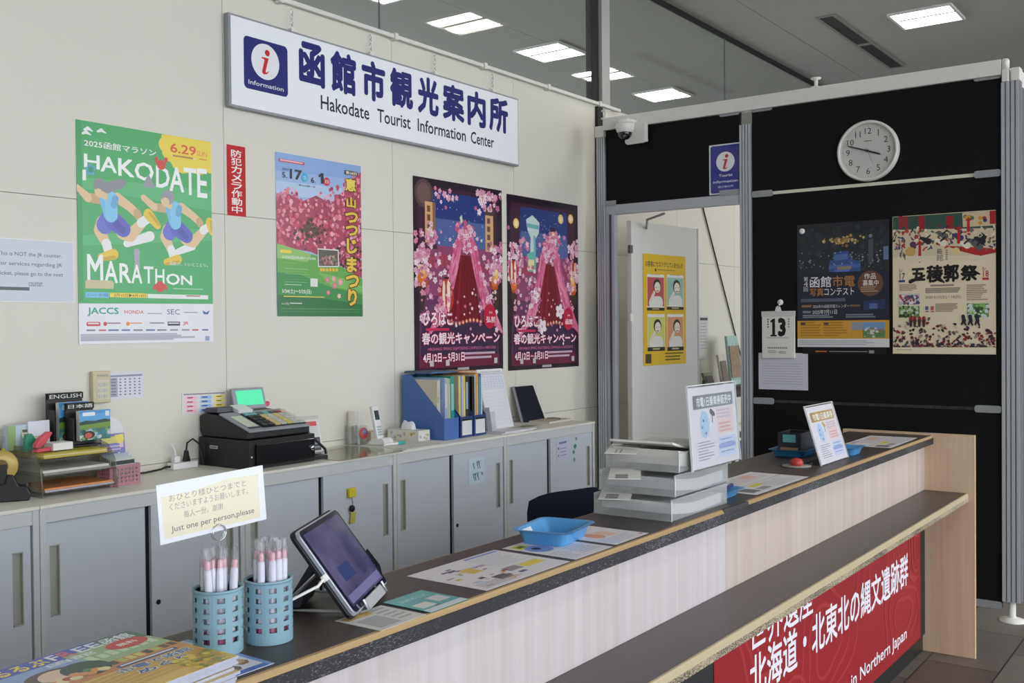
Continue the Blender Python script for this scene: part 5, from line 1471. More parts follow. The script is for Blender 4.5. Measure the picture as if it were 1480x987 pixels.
# middle box
file_(3.8665, .016, .305, .215, (214, 196, 150), 'cream file in the middle blue box', (.3, .8, (226, 190, 90)), y=3.140)
file_(3.8840, .009, .300, .215, (120, 160, 190), 'blue grey folder in the middle blue box', y=3.140)
file_(3.8945, .012, .305, .215, (196, 192, 180), 'light grey file in the middle blue box', y=3.140)
file_(3.9080, .012, .306, .215, (222, 190, 70), 'yellow file in the middle blue box', (.3, .75, (236, 220, 150)), y=3.140)
file_(3.9215, .024, .302, .215, (44, 44, 48), 'dark grey file in the middle blue box', (.45, .9, (150, 176, 220)), y=3.140)
file_(3.9470, .008, .300, .215, (30, 30, 32), 'thin black folder in the middle blue box', y=3.140)
# right box
file_(3.9745, .020, .298, .215, (24, 24, 26), 'black file in the right blue box', y=3.140)
file_(3.9965, .008, .306, .215, (196, 196, 206), 'lilac grey folder in the right blue box', y=3.140)
file_(4.0070, .020, .315, .215, (216, 150, 70), 'orange file in the right blue box', (.2, .8, (226, 176, 100)), y=3.140)
file_(4.0290, .018, .310, .215, (34, 80, 160), 'blue file with a turquoise label in the right blue box', (.3, .95, (70, 160, 190)), y=3.140)
file_(4.0490, .010, .305, .215, (206, 216, 226), 'white folder at the right end of the right blue box', y=3.140)
dk = thing('binder', 'dark slate binder lying across the tops of the files', 'binder', (3.820, 3.285, zt + .3225))
MB().box((0, 0, 0), (.20, .18, .010)).build('cover', mat('slate_binder', (76, 100, 128), .5), dk, .001)
MB().box((.004, .002, .0103), (.17, .176, .0118)).build('label_sheet', mat('slate_binder_dark', (60, 80, 104), .5), dk)
of_ = MB().box((4.023, 3.27, zt + .325), (4.16, 3.44, zt + .3285)); tag(of_.build('envelope', mat('orange_envelope', (200, 140, 80), .6)), 'flat orange envelope lying across the tops of the files', 'envelope')

# ---- desk calendar stand
cl = thing('desk_calendar', 'tall white desk calendar on an easel beside the file boxes', 'calendar', onto(4.262, 3.262), .0)
c = Canvas(.215, .315, (226, 226, 232)); c.rect(.0, .0, 1, .05, (206, 206, 212)); c.rect(.08, .07, .95, .30, (206, 208, 222))
for i in range(5):
    for j in range(7):
        c.rect(.1 + j * .12, .09 + i * .042, .19 + j * .12, .122 + i * .042, (222, 222, 232))
c.lines(.1, .36, .95, .95, 10, (214, 214, 222), .12, 0)
c.build('page', PAPER, (0, 0, .004), PX, (0, .26, 1), cl)
MB().hexa([(-.004, .002, 0), (.219, .002, 0), (.219, .008, 0), (-.004, .008, 0)], [(-.004, .084, .325), (.219, .084, .325), (.219, .090, .325), (-.004, .090, .325)]).build('easel_board', white_pl, cl)
MB().hexa([(.02, .15, 0), (.195, .15, 0), (.195, .154, 0), (.02, .154, 0)], [(.02, .088, .31), (.195, .088, .31), (.195, .092, .31), (.02, .092, .31)]).build('back_leg', white_pl, cl)
MB().box((-.01, -.018, 0), (.225, .008, .012)).build('lip', white_pl, cl, .002)
MB().tube([(.012 + .19 * k / 23 + .0022 * math.cos(k * 2.6), .078 + .0045 * math.sin(k * 2.6), .312) for k in range(24)], .001, 5).build('spiral', chrome, cl)
lh = thing('leaflet_holder', 'clear leaflet holder with white leaflets leaning on the desk calendar', 'leaflet holder', onto(4.222, 3.215), .0)
MB().hexa([(0, 0, 0), (.032, 0, 0), (.032, .03, 0), (0, .03, 0)], [(0.0, .02, .13), (.03, .02, .13), (.03, .05, .13), (0.0, .05, .13)]).build('leaflets', mat('leaflet_white', (228, 228, 236), .5), lh)
MB().hexa([(-.003, -.003, 0), (.035, -.003, 0), (.035, -.001, 0), (-.003, -.001, 0)], [(-.003, .012, .11), (.035, .012, .11), (.035, .014, .11), (-.003, .014, .11)]).build('clear_front', clear, lh)
# dark tablet leaning on the wall
tp = thing('tablet', 'dark tablet in a grey frame leaning at the wall, right of the desk calendar', 'tablet', onto(4.795, 3.400), .0)
tl = lambda z: .09 * z / .2
MB().hexa([(-.035, .012, 0), (.175, .012, 0), (.175, .02, 0), (-.035, .02, 0)], [(-.035, .075, .205), (.14, .075, .205), (.14, .083, .205), (-.035, .083, .205)]).build('grey_back', mat('tablet_grey', (150, 152, 160), .4), tp)
MB().hexa([(-.02, .0, 0), (.19, .0, 0), (.19, .010, 0), (-.02, .010, 0)], [(-.02, .064, .205), (.155, .064, .205), (.155, .074, .205), (-.02, .074, .205)]).build('screen', mat('dark_screen', (16, 20, 40), .12, coat=.4), tp, .003)
# paper piles, notebook
for k, (dx, cc, l) in enumerate(((0, (214, 212, 216), 'lowest of the loose papers before the desk calendar'), (.03, (222, 222, 226), 'white papers on the loose pile before the desk calendar'))):
    tag(MB().box((4.175 + dx, 3.12, zt + k * .0052), (4.46 + dx, 3.245, zt + .005 + k * .0052)).build('paper_stack', mat('paper_%d' % k, cc, .6)), l, 'papers', 'loose papers before the desk calendar')
c = Canvas(.20, .10, (206, 204, 196), thick=.002); c.poly([(.1, .5), (.6, .1), (.95, .4), (.5, .9)], (150, 160, 90)); c.rect(.2, .3, .5, .6, (110, 120, 70)); c.rect(.6, .3, .9, .5, (190, 184, 170))
tag(c.build('leaflet', GLOSSY, (4.40, 3.135, zt + .0110), (1, .1, 0), (0, 1, 0)), 'green printed leaflet on the papers before the dark tablet', 'leaflet')
nb = thing('notebook', 'beige spiral notebook lying on the right end of the cabinet top', 'notebook', onto(4.780, 3.235), .06)
MB().box((0, 0, 0), (.25, .135, .010)).build('pages', mat('notebook_pages', (214, 210, 196), .6), nb, .001); MB().box((-.001, -.001, .0103), (.251, .137, .0122)).build('cover', mat('notebook_beige', (196, 188, 168), .6), nb)
MB().tube([(.16, .02, .016), (.165, .06, .02), (.16, .11, .016)], .004, 6).build('pen_loop', grey_pl, nb)
# ================================================================== COUNTER
def wood_mat(name, c1, c2, rough=0.45, sx=26.0, axis='x'):
    m = bpy.data.materials.new(name); m.use_nodes = True
    nt = m.node_tree; b = nt.nodes['Principled BSDF']
    tc = nt.nodes.new('ShaderNodeTexCoord'); mp = nt.nodes.new('ShaderNodeMapping')
    mp.inputs['Scale'].default_value = {'x': (sx, sx, 0.6), 'l': (0.6, sx, sx)}[axis]
    nz = nt.nodes.new('ShaderNodeTexNoise'); nz.inputs['Scale'].default_value = 1.0; nz.inputs['Detail'].default_value = 5; nz.inputs['Roughness'].default_value = .65
    nt.links.new(tc.outputs['Object'], mp.inputs[0]); nt.links.new(mp.outputs[0], nz.inputs['Vector'])
    rp = nt.nodes.new('ShaderNodeValToRGB'); e = rp.color_ramp.elements
    e[0].position = .32; e[0].color = (*lin(c1), 1); e[1].position = .68; e[1].color = (*lin(c2), 1)
    nt.links.new(nz.outputs[0], rp.inputs[0]); nt.links.new(rp.outputs[0], b.inputs['Base Color'])
    b.inputs['Roughness'].default_value = rough
    return m
def worn_mat(name, base, chip, amount, rough=.5, sc=(60, 60, 190)):
    """edge banding with chips worn through to another colour"""
    m = bpy.data.materials.new(name); m.use_nodes = True
    nt = m.node_tree; b = nt.nodes['Principled BSDF']
    tc = nt.nodes.new('ShaderNodeTexCoord'); mp = nt.nodes.new('ShaderNodeMapping'); mp.inputs['Scale'].default_value = sc
    nz = nt.nodes.new('ShaderNodeTexNoise'); nz.inputs['Scale'].default_value = 2.2; nz.inputs['Detail'].default_value = 8; nz.inputs['Roughness'].default_value = .75
    n2 = nt.nodes.new('ShaderNodeTexNoise'); n2.inputs['Scale'].default_value = 3.0
    nt.links.new(tc.outputs['Object'], mp.inputs[0]); nt.links.new(mp.outputs[0], nz.inputs['Vector']); nt.links.new(tc.outputs['Object'], n2.inputs['Vector'])
    ad = nt.nodes.new('ShaderNodeMath'); ad.operation = 'MULTIPLY_ADD'; ad.inputs[1].default_value = .35; ad.inputs[2].default_value = 0
    nt.links.new(n2.outputs[0], ad.inputs[0])
    su = nt.nodes.new('ShaderNodeMath'); su.operation = 'ADD'; nt.links.new(nz.outputs[0], su.inputs[0]); nt.links.new(ad.outputs[0], su.inputs[1])
    rp = nt.nodes.new('ShaderNodeValToRGB'); e = rp.color_ramp.elements
    e[0].position = amount; e[0].color = (*lin(base), 1); e[1].position = amount + .07; e[1].color = (*lin(chip), 1)
    nt.links.new(su.outputs[0], rp.inputs[0]); nt.links.new(rp.outputs[0], b.inputs['Base Color'])
    b.inputs['Roughness'].default_value = rough
    return m
top_m = mat('dark_brown_laminate', (62, 53, 49), .42, 0, .5, var=.05, scale=6)
shelf_m = mat('grey_brown_laminate', (68, 61, 60), .36, 0, .55, var=.05, scale=5)
birch_m = wood_mat('pale_birch_laminate', (190, 179, 177), (206, 199, 202), .42)
beige_m = wood_mat('beige_birch_laminate', (198, 168, 138), (214, 188, 160), .42)
strip_m = wood_mat('bare_wood_edge', (150, 122, 82), (176, 148, 106), .6, 40, 'l')
edge_m = worn_mat('worn_black_edge', (36, 36, 40), (130, 130, 134), .72)
sedge_m = worn_mat('worn_cream_edge', (186, 172, 142), (60, 58, 56), .64)
T0, T1 = 0.952, 0.990
ct = thing('service_counter', 'long two-level service counter, brown tops, pale wood front and worn edges', 'counter', (0, 0, 0))
X0, XS, X1 = -1.60, 2.705, 4.868
for a, b, yb in ((X0, XS - .0008, 1.468), (XS + .0008, X1, 1.572)):
    MB().box((a, 1.200, T0), (b, yb - .004, T1)).build('top', top_m, ct)
    MB().box((a, yb - .0035, T0 + .002), (b, yb, T1 - .0005)).build('rear_edge', strip_m, ct)
# front edge: bare wood strip under the laminate lip, then worn black banding
for a, b in ((X0, 2.615), (2.785, X1)):
    MB().hexa([(a, 1.1995, T1 - .012), (b, 1.1995, T1 - .012), (b, 1.1999, T1 - .012), (a, 1.1999, T1 - .012)][:0] or [(a, 1.188, T1 - .010), (b, 1.188, T1 - .010), (b, 1.1997, T1 - .010), (a, 1.1997, T1 - .010)],
              [(a, 1.194, T1 - .0012), (b, 1.194, T1 - .0012), (b, 1.1997, T1 - .0004), (a, 1.1997, T1 - .0004)]).build('bare_strip', strip_m, ct)
MB().hexa([(2.6155, 1.188, T1 - .010), (2.7845, 1.188, T1 - .010), (2.7845, 1.1997, T1 - .010), (2.6155, 1.1997, T1 - .010)],
          [(2.6155, 1.191, T1 - .001), (2.7845, 1.191, T1 - .001), (2.7845, 1.1997, T1 - .0004), (2.6155, 1.1997, T1 - .0004)]).build('taped_strip', mat('black_tape', (40, 40, 42), .5), ct)
MB().box((X0, 1.187, T0), (X1, 1.1997, T1 - .0102)).build('worn_edge', edge_m, ct)
for a, b in ((X0, XS - .0006), (XS + .0006, X1)):
    MB().box((a, 1.226, .7405), (b, 1.244, T0 - .0004)).build('front_panel', birch_m if b < 3 else wood_mat('rosy_birch_laminate', (186, 169, 160), (203, 190, 182), .42), ct)
MB().box((X0, 1.0475, .7045), (X1, 1.2440, .7400)).build('shelf', shelf_m, ct)
MB().hexa([(X0, 1.036, .722), (X1, 1.036, .722), (X1, 1.0472, .722), (X0, 1.0472, .722)], [(X0, 1.042, .7388), (X1, 1.042, .7388), (X1, 1.0472, .7396), (X0, 1.0472, .7396)]).build('shelf_lip', mat('cream_edge', (180, 166, 132), .5, var=.1, scale=60), ct)
MB().box((X0, 1.036, .7045), (X1, 1.0472, .7216)).build('shelf_worn_edge', sedge_m, ct)
MB().box((X0, 1.226, .08), (X1, 1.244, .7040)).build('lower_panel', mat('dark_lower_panel', (34, 36, 38), .5), ct)
MB().box((X0, 1.236, .0), (X1, 1.30, .0795)).build('kick_board', mat('black_kick_board', (30, 32, 32), .4), ct)
MB().box((X0 + .3, 1.245, .06), (X1, 1.262, T0 - .001)).build('inner_carcass', mat('dark_lower_panel', (34, 36, 38), .5), ct)
MB().box((X1 + .0005, 1.012, .0), (X1 + .0215, 1.60, 1.0)).build('end_panel', beige_m, ct, .0015)
for y_ in (1.262,):
    MB().box((1.2, y_ + .001, .0), (1.22, 1.45, T0 - .001)).build('rib', mat('dark_lower_panel', (34, 36, 38), .5), ct); MB().box((2.69, y_ + .001, .0), (2.72, 1.46, T0 - .001)).build('rib', _M['dark_lower_panel'], ct)
# ---- red banner on the counter front
c = Canvas(2.165, .622, (150, 28, 34), [(2.62, .704), (4.785, .704), (4.785, .082), (2.62, .082)])
SW1 = (166, 46, 48)
def ringline(cx, cy, rx, ry, a0, a1, w, ph):
    p = []
    for k in range(30):
        a = a0 + (a1 - a0) * k / 29
        q = 1 + .16 * math.sin(3 * a + ph)
        p.append((cx + rx * q * math.cos(a), cy + ry * q * math.sin(a)))
    for p0, p1 in zip(p[:-1], p[1:]):
        if all(2.64 < q[0] < 4.77 and .10 < q[1] < .69 for q in (p0, p1)):
            c.limb(p0, p1, w, w, SW1)
for cx, cy, s, ph in ((3.0, .55, 1, 0), (3.55, .36, 1.3, 1.3), (4.15, .55, 1.2, 2.2), (4.5, .24, 1.3, .6), (3.2, .16, 1.0, 2.8), (4.75, .5, .8, 1.0)):
    for r in range(3):
        ringline(cx, cy, (.10 + .06 * r) * s, (.07 + .045 * r) * s, 0, 2 * PI, .007, ph + r * .3)
RW = (236, 232, 240)
c.text('世界遺産', 2.862, .655, 3.403, .512, RW, .012)
c.text('北海道・北東北の縄文遺跡群', 2.862, .508, 4.578, .367, RW, .022)
c.text('Jomon Prehistoric Sites in Northern Japan', 2.78, .19, 4.552, .122, RW, .012)
bn = sheet('banner', 'red banner with white lettering about ancient sites on the counter front', 'banner', c, PAPER, (2.62, 1.2252, .082))

# ================================================================== THINGS ON THE COUNTER
def lay(x, y, z=T1 + .0006):
    return (x, y, z)
def flat(name, label, cat, c, m, x, y, ang=0.0, z=T1 + .0006, group=None):
    o = c.build(name, m); o.location = (x, y, z); o.rotation_euler = (0, 0, ang)
    return tag(o, label, cat, group)
# two perforated cups
cups = []
for (x, y, l) in ((1.025, 1.332, 'pale blue perforated cup holding pens and the sign clip, nearer the magazines'), (1.111, 1.312, 'pale blue perforated cup full of wrapped pens, nearer the tablet')):
    t = thing('pen_cup', l, 'pen cup', lay(x, y), .1, 'pale blue perforated pen cups')
    cup_mesh(.0385, .102, 5, 10, teal_cup, t, hole=.52, z0=.012)
    cups.append((x, y))
film = glass_mat('crinkled_film', (.97, .97, .98), .05, .12, .10)
pen_w = mat('pen_white', (224, 224, 236), .4); pen_p = mat('pen_pink', (228, 176, 188), .5); pen_h = mat('pen_holder_pink', (204, 120, 160), .5)
def wrapped_pen(x, y, lean, az, label, grp, k):
    t = thing('wrapped_pen', label, 'pen', (x, y, T1 + .0042), 0, grp)
    t.rotation_euler = (lean * math.sin(az), lean * math.cos(az), k * 1.3)
    MB().lathe([(0, 0), (.0035, .001), (.0055, .008), (.0062, .03)], (0, 0, 0), 10).build('tip', pen_h, t)
    MB().lathe([(.0062, .0302), (.0062, .125), (.0052, .131), (0, .131)], (0, 0, 0), 10).build('barrel', pen_w, t)
    MB().lathe([(.0044, .1312), (.0046, .141), (.003, .144), (0, .144)], (0, 0, 0), 10).build('pink_end', pen_p, t)
    m = MB(); n = 8
    pts = []
    for i, z in enumerate((.05, .09, .13, .15, .163)):
        r = (.0068, .007, .0072, .0075, .0085)[i]
        for j in range(n):
            a = 2 * PI * j / n
            s_ = .45 if i == 4 else 1
            pts.append((r * math.cos(a) + (0 if i < 3 else random.uniform(-.0012, .0012)), r * s_ * math.sin(a) + (0 if i < 3 else random.uniform(-.001, .001)), z + (random.uniform(-.003, .003) if i == 4 else 0)))
    m.add(pts, [(i * n + j, i * n + (j + 1) % n, (i + 1) * n + (j + 1) % n, (i + 1) * n + j) for i in range(4) for j in range(n)], 0, None, True)
    m.build('film_sleeve', film, t)
    return t
random.seed(4)
p1 = [(-.022, -.012), (-.012, -.021), (-.002, -.013), (.008, -.021), (.012, -.006), (-.014, -.002), (-.003, .004), (.006, .010), (-.018, .012)]
for k, (dx, dy) in enumerate(p1):
    wrapped_pen(cups[0][0] + dx, cups[0][1] + dy, rnd(-.07, .07) if k != 1 else -.10, rnd(0, 6), 'white pen in clear film, one of those in the cup that holds the paper sign', 'wrapped pens in the left cup', k)
p2 = [(-.024, -.010), (-.012, -.022), (.0, -.025), (.012, -.020), (.023, -.010), (-.018, .004), (-.004, -.008), (.010, -.004), (.022, .008), (-.008, .012), (.006, .014)]
for k, (dx, dy) in enumerate(p2):
    wrapped_pen(cups[1][0] + dx, cups[1][1] + dy, rnd(-.03, .03), rnd(0, 6), 'white pen in clear film, one of those in the fuller cup beside the tablet', 'wrapped pens in the right cup', k)
# sign on a wire clip, standing in the left cup
sc = thing('counter_sign', 'laminated cream card on a wire clip over the pens, one per person', 'sign', (1.015, 1.3290, T1 + .005))
MB().tube([(.012, -.004, 0), (.011, -.004, .10), (.008, -.004, .172)], .0012, 6).build('wire_stem', chrome, sc)
for d in (0, .0042):
    MB().tube([(.008 + .0125 * math.cos(a), -.0062 + d, .185 + .0125 * math.sin(a)) for a in [PI * 1.5 + 2 * PI * k / 22 * .96 for k in range(22)]], .0010, 6).build('wire_loop', chrome, sc)
c = Canvas(.203, .090, (212, 215, 224), [(82, 270), (1240, 68), (1310, 660), (170, 912)], thick=.0006)
c.poly([(140, 400), (500, 330), (860, 210), (1195, 165), (1240, 640), (210, 850)], (212, 204, 180))
IK = (128, 124, 128)
c.text('おひとり様ひとつまで', 222, 400, 740, 392, IK, 0) if False else None
def ln(t_, v0, v1, u0, u1, col=IK, b=.0):
    c.line(t_, u0 * c.w, u1 * c.w, v0 * c.h, v1 * c.h, col, b)
ln('おひとり様ひとつまでと', .68, .80, .10, .82)
ln('くださいますようお願いします。', .53, .65, .10, .83)
ln('毎人一份。謝謝', .36, .48, .22, .58)
ln('Just one per person,please', .14, .27, .10, .88, (96, 92, 96), .008)
o_ = c.build('card', FILMED, None); o_.parent = sc
R_ = Vector((math.cos(.036), 0, math.sin(.036))); U_ = Vector((-.08, .05, 1)); U_ = (U_ - R_ * U_.dot(R_)).normalized(); N_ = R_.cross(U_)
bl_ = Vector((-.097, -.0018, .183))
o_.matrix_local = Matrix(((R_.x, U_.x, N_.x, bl_.x), (R_.y, U_.y, N_.y, bl_.y), (R_.z, U_.z, N_.z, bl_.z), (0, 0, 0, 1)))

# magazines
MGC = []
def mag_cover(w, h):
    c = Canvas(w, h, (226, 196, 120), thick=.0003)
    c.poly([(0, 0), (1, 0), (1, .18), (0, .18)], (52, 72, 180)); c.poly([(.45, .12), (1, .06), (1, .5), (.5, .5)], (160, 186, 140)); c.poly([(.72, .0), (1, .0), (1, .2), (.8, .2)], (70, 100, 84))
    c.poly([(0, .16), (.46, .16), (.5, .34), (0, .42)], (140, 170, 214)); c.rect(0, .42, 1, .60, (206, 130, 70)); c.rect(0, .60, 1, 1, (222, 186, 104))
    for k in range(7):
        c.rect(.5 + k * .07, .24 + .02 * (k % 2), .55 + k * .07, .34, (206, 222, 190))
    for k in range(9):
        c.rect(.46 + k * .06, .43, .505 + k * .06, .50, random.choice([(90, 60, 50), (226, 206, 120), (60, 50, 50), (180, 190, 100)]))
    for k in range(6):
        c.limb((0, .66 + k * .05), (1, .60 + k * .05), .003, .006, (206, 160, 80))
    c.text('るるぶ', .04, .025, .37, .145, (240, 222, 60), .03); c.text('FR', .39, .02, .55, .135, (222, 90, 110), .03); c.text('F', .39, .02, .455, .135, (236, 238, 246), .03); c.text('EE', .565, .02, .735, .135, (236, 238, 246), .03); c.text('函館', .75, .02, .96, .14, (236, 238, 246), .03)
    c.text('函館', .30, .155, .62, .225, (236, 236, 240), .02)
    c.disc(.83, .215, .034, (206, 36, 40), 24, .022); c.text('無料', .76, .185, .90, .245, (244, 238, 236), .02)
    c.disc(.24, .37, .044, (84, 60, 52), 24, .03); c.disc(.25, .40, .03, (232, 204, 176), 20); c.disc(.40, .41, .034, (30, 54, 50), 16)
    for k in range(14):
        c.disc(.06 + .03 * k, .48 + .03 * math.sin(k * 2.1), .009, random.choice([(226, 150, 90), (180, 70, 50), (236, 220, 170), (90, 130, 70)]), 8)
    c.rect(.50, .535, .92, .58, (36, 84, 150)); c.lines(.52, .545, .9, .575, 1, (226, 230, 236), .6, 0)
    c.text('市電で函館', .44, .60, .95, .68, (52, 84, 160), .03, (240, 236, 220), .05); c.text('めぐり', .50, .70, .86, .78, (52, 84, 160), .03, (240, 236, 220), .05)
    for k in range(60):
        c.disc(rnd(.72, .99), rnd(.74, .98), rnd(.003, .008), random.choice([(226, 206, 80), (200, 170, 60), (150, 150, 80)]), 6)
    return c
random.seed(11)
MW, MH = .243, .242
ang = .10
for k in range(9):
    t = thing('magazine', ['lowest magazine of the free travel magazine pile', 'second magazine from the bottom of the travel magazine pile', 'third magazine from the bottom of the travel magazine pile', 'fourth magazine from the bottom of the travel magazine pile', 'middle magazine of the travel magazine pile', 'fourth magazine from the top of the travel magazine pile', 'third magazine from the top of the travel magazine pile', 'second magazine from the top of the travel magazine pile', 'topmost free travel magazine with blue title band and yellow lettering'][k], 'magazine',
              (.704 + rnd(-.003, .003), 1.163 + rnd(-.004, .004), T1 + .0008 + k * .0046), ang + rnd(-.012, .012), 'free travel magazines')
    m = MB()
    n = 8
    for i in range(n):                                 # the block is thicker at the fold on the left and droops a little at the open side
        u0, u1 = MW * i / n, MW * (i + 1) / n
        s = lambda u: 0.0
        m.hexa([(u0, 0, 0), (u1, 0, 0), (u1, MH, 0), (u0, MH, 0)], [(u0, 0, .0040), (u1, 0, .0040), (u1, MH, .0040), (u0, MH, .0040)])
    m = MB().box((0, 0, 0), (MW, MH, .0039))
    m.build('pages', mat('magazine_pages', (176, 178, 196), .5, var=.15, scale=90), t)
    if k == 8:
        c = mag_cover(MW, MH); c.build('cover', GLOSSY, (0, 0, 0), PX, (0, 1, 0), t).location = (0, 0, .0040)
    else:
        c = Canvas(MW, MH, (206, 186, 120), thick=.0003); c.build('cover', GLOSSY, None, parent=t).location = (0, 0, .0040)
c = Canvas(.30, .21, (222, 222, 230)); c.rect(0, .93, 1, 1, (80, 110, 190)); c.rect(.97, 0, 1, 1, (120, 150, 206)); c.blobs(20, lambda: (rnd(.72, .94), rnd(.5, .86)), [(150, 100, 60), (196, 160, 110), (120, 80, 60)], .004, .014); c.lines(.1, .1, .9, .5, 6, (170, 170, 180), .4, .3)
flat('flyer', 'white flyer with a blue border lying under the travel magazines', 'flyer', c, GLOSSY, .735, 1.2085, .01, T1 + .0001)
c = Canvas(.20, .14, (216, 222, 200)); c.lines(.1, .1, .9, .9, 6, (170, 180, 160), .4, .3)
flat('flyer', 'pale green flyer between the magazines and the pen cup', 'flyer', c, GLOSSY, .80, 1.300, -.1, T1 + .0016)

# tablet on a folding stand
tv = thing('tablet', 'tablet with a dark violet screen leaning on a folding stand', 'tablet', lay(1.256, 1.257), .513)
def lean(u, l, off):                                   # along bottom edge, up the screen, out of the screen
    t_ = math.radians(54)
    return (u, math.cos(t_) * l - math.sin(t_) * off, .0135 + math.sin(t_) * l + math.cos(t_) * off)
def plate(mb, u0, l0, u1, l1, o0, o1, r=.0):
    pts = rrect(u0, l0, u1, l1, r) if r else [(u0, l0), (u1, l0), (u1, l1), (u0, l1)]
    n = len(pts)
    vs = [lean(p[0], p[1], o0) for p in pts] + [lean(p[0], p[1], o1) for p in pts]
    mb.add(vs, [list(range(n))[::-1], list(range(n, 2 * n))] + [(i, (i + 1) % n, n + (i + 1) % n, n + i) for i in range(n)])
    return mb
TW, TH = .232, .178
plate(MB(), -.004, -.002, TW + .004, TH + .004, -.016, -.0082, .016).build('back_case', black_pl, tv, .0015)
plate(MB(), 0, 0, TW, TH, -.008, .0, .013).build('body', mat('tablet_silver', (196, 200, 210), .3, .6), tv, .001)
plate(MB(), .003, .003, TW - .003, TH - .003, .0002, .0012, .011).build('bezel', mat('dark_bezel', (24, 24, 44), .12, coat=.3), tv)
scr_m = bpy.data.materials.new('tablet_screen'); scr_m.use_nodes = True
nt = scr_m.node_tree; b_ = nt.nodes['Principled BSDF']; tc = nt.nodes.new('ShaderNodeTexCoord'); mp = nt.nodes.new('ShaderNodeMapping'); mp.inputs['Scale'].default_value = (9, 22, 6)
wv = nt.nodes.new('ShaderNodeTexNoise'); wv.inputs['Scale'].default_value = 1.0; wv.inputs['Detail'].default_value = 3; rp = nt.nodes.new('ShaderNodeValToRGB')
rp.color_ramp.elements[0].position = .3; rp.color_ramp.elements[0].color = (*lin((46, 44, 82)), 1); rp.color_ramp.elements[1].position = .7; rp.color_ramp.elements[1].color = (*lin((98, 92, 126)), 1)
nt.links.new(tc.outputs['Object'], mp.inputs[0]); nt.links.new(mp.outputs[0], wv.inputs['Vector']); nt.links.new(wv.outputs[0], rp.inputs[0]); nt.links.new(rp.outputs[0], b_.inputs['Base Color']); nt.links.new(rp.outputs[0], b_.inputs['Emission Color'])
b_.inputs['Emission Strength'].default_value = .10; b_.inputs['Roughness'].default_value = .1; b_.inputs['Coat Weight'].default_value = .3
plate(MB(), .012, .014, TW - .012, TH - .012, .0013, .0017).build('screen', scr_m, tv)
plate(MB(), .018, .018, TW - .018, .034, .0018, .0020).build('task_bar', mat('screen_bar', (112, 108, 150), .2, emit=(112, 108, 150), es=.1), tv)
plate(MB(), .05, .055, .115, .085, .0018, .0020).build('picture_tile', mat('screen_blue', (44, 56, 108), .2, emit=(44, 56, 108), es=.1), tv)
w = MB()
for u in (.05, .18):
    w.tube([lean(u, .10, -.017), (u, .155, .006), (u, .10, .006), lean(u, -.004, -.008), lean(u, -.008, .006), lean(u, .012, .008)], .003, 8)
w.tube([(.05, .154, .006), (.18, .154, .006)], .003, 8)
w.build('folding_stand', mat('stand_silver', (190, 192, 196), .3, .7), tv)
hp = MB().hexa([(.07, .125, .004), (.15, .125, .004), (.15, .155, .004), (.07, .155, .004)], [lean(.07, .12, -.020), lean(.15, .12, -.020), lean(.15, .125, -.028), lean(.07, .125, -.028)]); hp.build('stand_leg', mat('stand_dark', (52, 54, 62), .4), tv, .001)
plate(MB(), .06, -.010, .17, .010, .0022, .0075).build('lip', mat('clear_grey_lip', (176, 176, 180), .3), tv, .001)
cb_ = MB()
plate(cb_, -.016, .078, -.0005, .090, -.007, -.0005)
cb_.build('plug', white_pl, tv, .001)
MB().tube([lean(-.014, .084, -.004), lean(-.03, .080, -.012), (-.045, .11, .045), (-.055, .14, .018), (-.058, .165, .006), (-.05, .21, .004), (-.03, .25, .004)], .0026, 8).build('charging_cable', white_pl, tv)

# cards and sheets on the counter top
c = Canvas(.118, .108, (214, 212, 208)); c.rect(.06, .05, .60, .24, (206, 176, 106)); c.rect(.1, .34, .55, .9, (176, 176, 178)); c.lines(.62, .1, .95, .9, 5, (176, 176, 180), .4, .2)
flat('card', 'white card with an ochre heading under the front corner of the tablet', 'card', c, PAPER, 1.248, 1.1905, .02, T1 + .0002)
c = Canvas(.108, .116, (76, 172, 170)); c.rect(.0, .84, 1, 1, (214, 224, 222)); c.text('函館市公式', .14, .18, .84, .30, (186, 226, 222), 0); c.rect(.60, .40, .92, .70, (206, 214, 214)); c.rect(.10, .52, .46, .78, (222, 224, 214)); c.rect(.36, .78, .5, .82, (60, 60, 110))
flat('card', 'teal card with white boxes on the counter, right of the tablet', 'card', c, GLOSSY, 1.378, 1.1915, .01, T1 + .0012)
def info_sheet(w, h, seed, portrait_items):
    random.seed(seed)
    c = Canvas(w, h, (220, 216, 220), thick=.0005)
    portrait_items(c)
    return c
def a3(c):
    c.rect(.58, .03, .98, .08, (130, 150, 200)); c.lines(.56, .12, .95, .55, 12, (190, 190, 200), .35, .3); c.rect(.70, .62, .93, .76, (222, 206, 90)); c.rect(.52, .60, .68, .74, (150, 140, 146))
    for i in range(34):
        x, y = rnd(.04, .55), rnd(.06, .9)
        c.rect(x, y, min(.96, x + rnd(.03, .10)), min(.96, y + rnd(.02, .06)), random.choice([(110, 90, 110), (206, 190, 80), (170, 150, 170), (90, 90, 120), (150, 70, 80), (190, 200, 220), (226, 190, 150)]))
    c.rect(.3, .3, .42, .5, (212, 184, 90)); c.rect(.30, .72, .44, .86, (96, 90, 96)); c.lines(.05, .8, .5, .96, 5, (160, 150, 160), .35, .5)
c = info_sheet(.297, .207, 31, a3)
flat('info_sheet', 'white map sheet with small pictures lying between the teal card and the blue tray', 'leaflet', c, PAPER, 1.556, 1.203, .0, T1 + .0004)
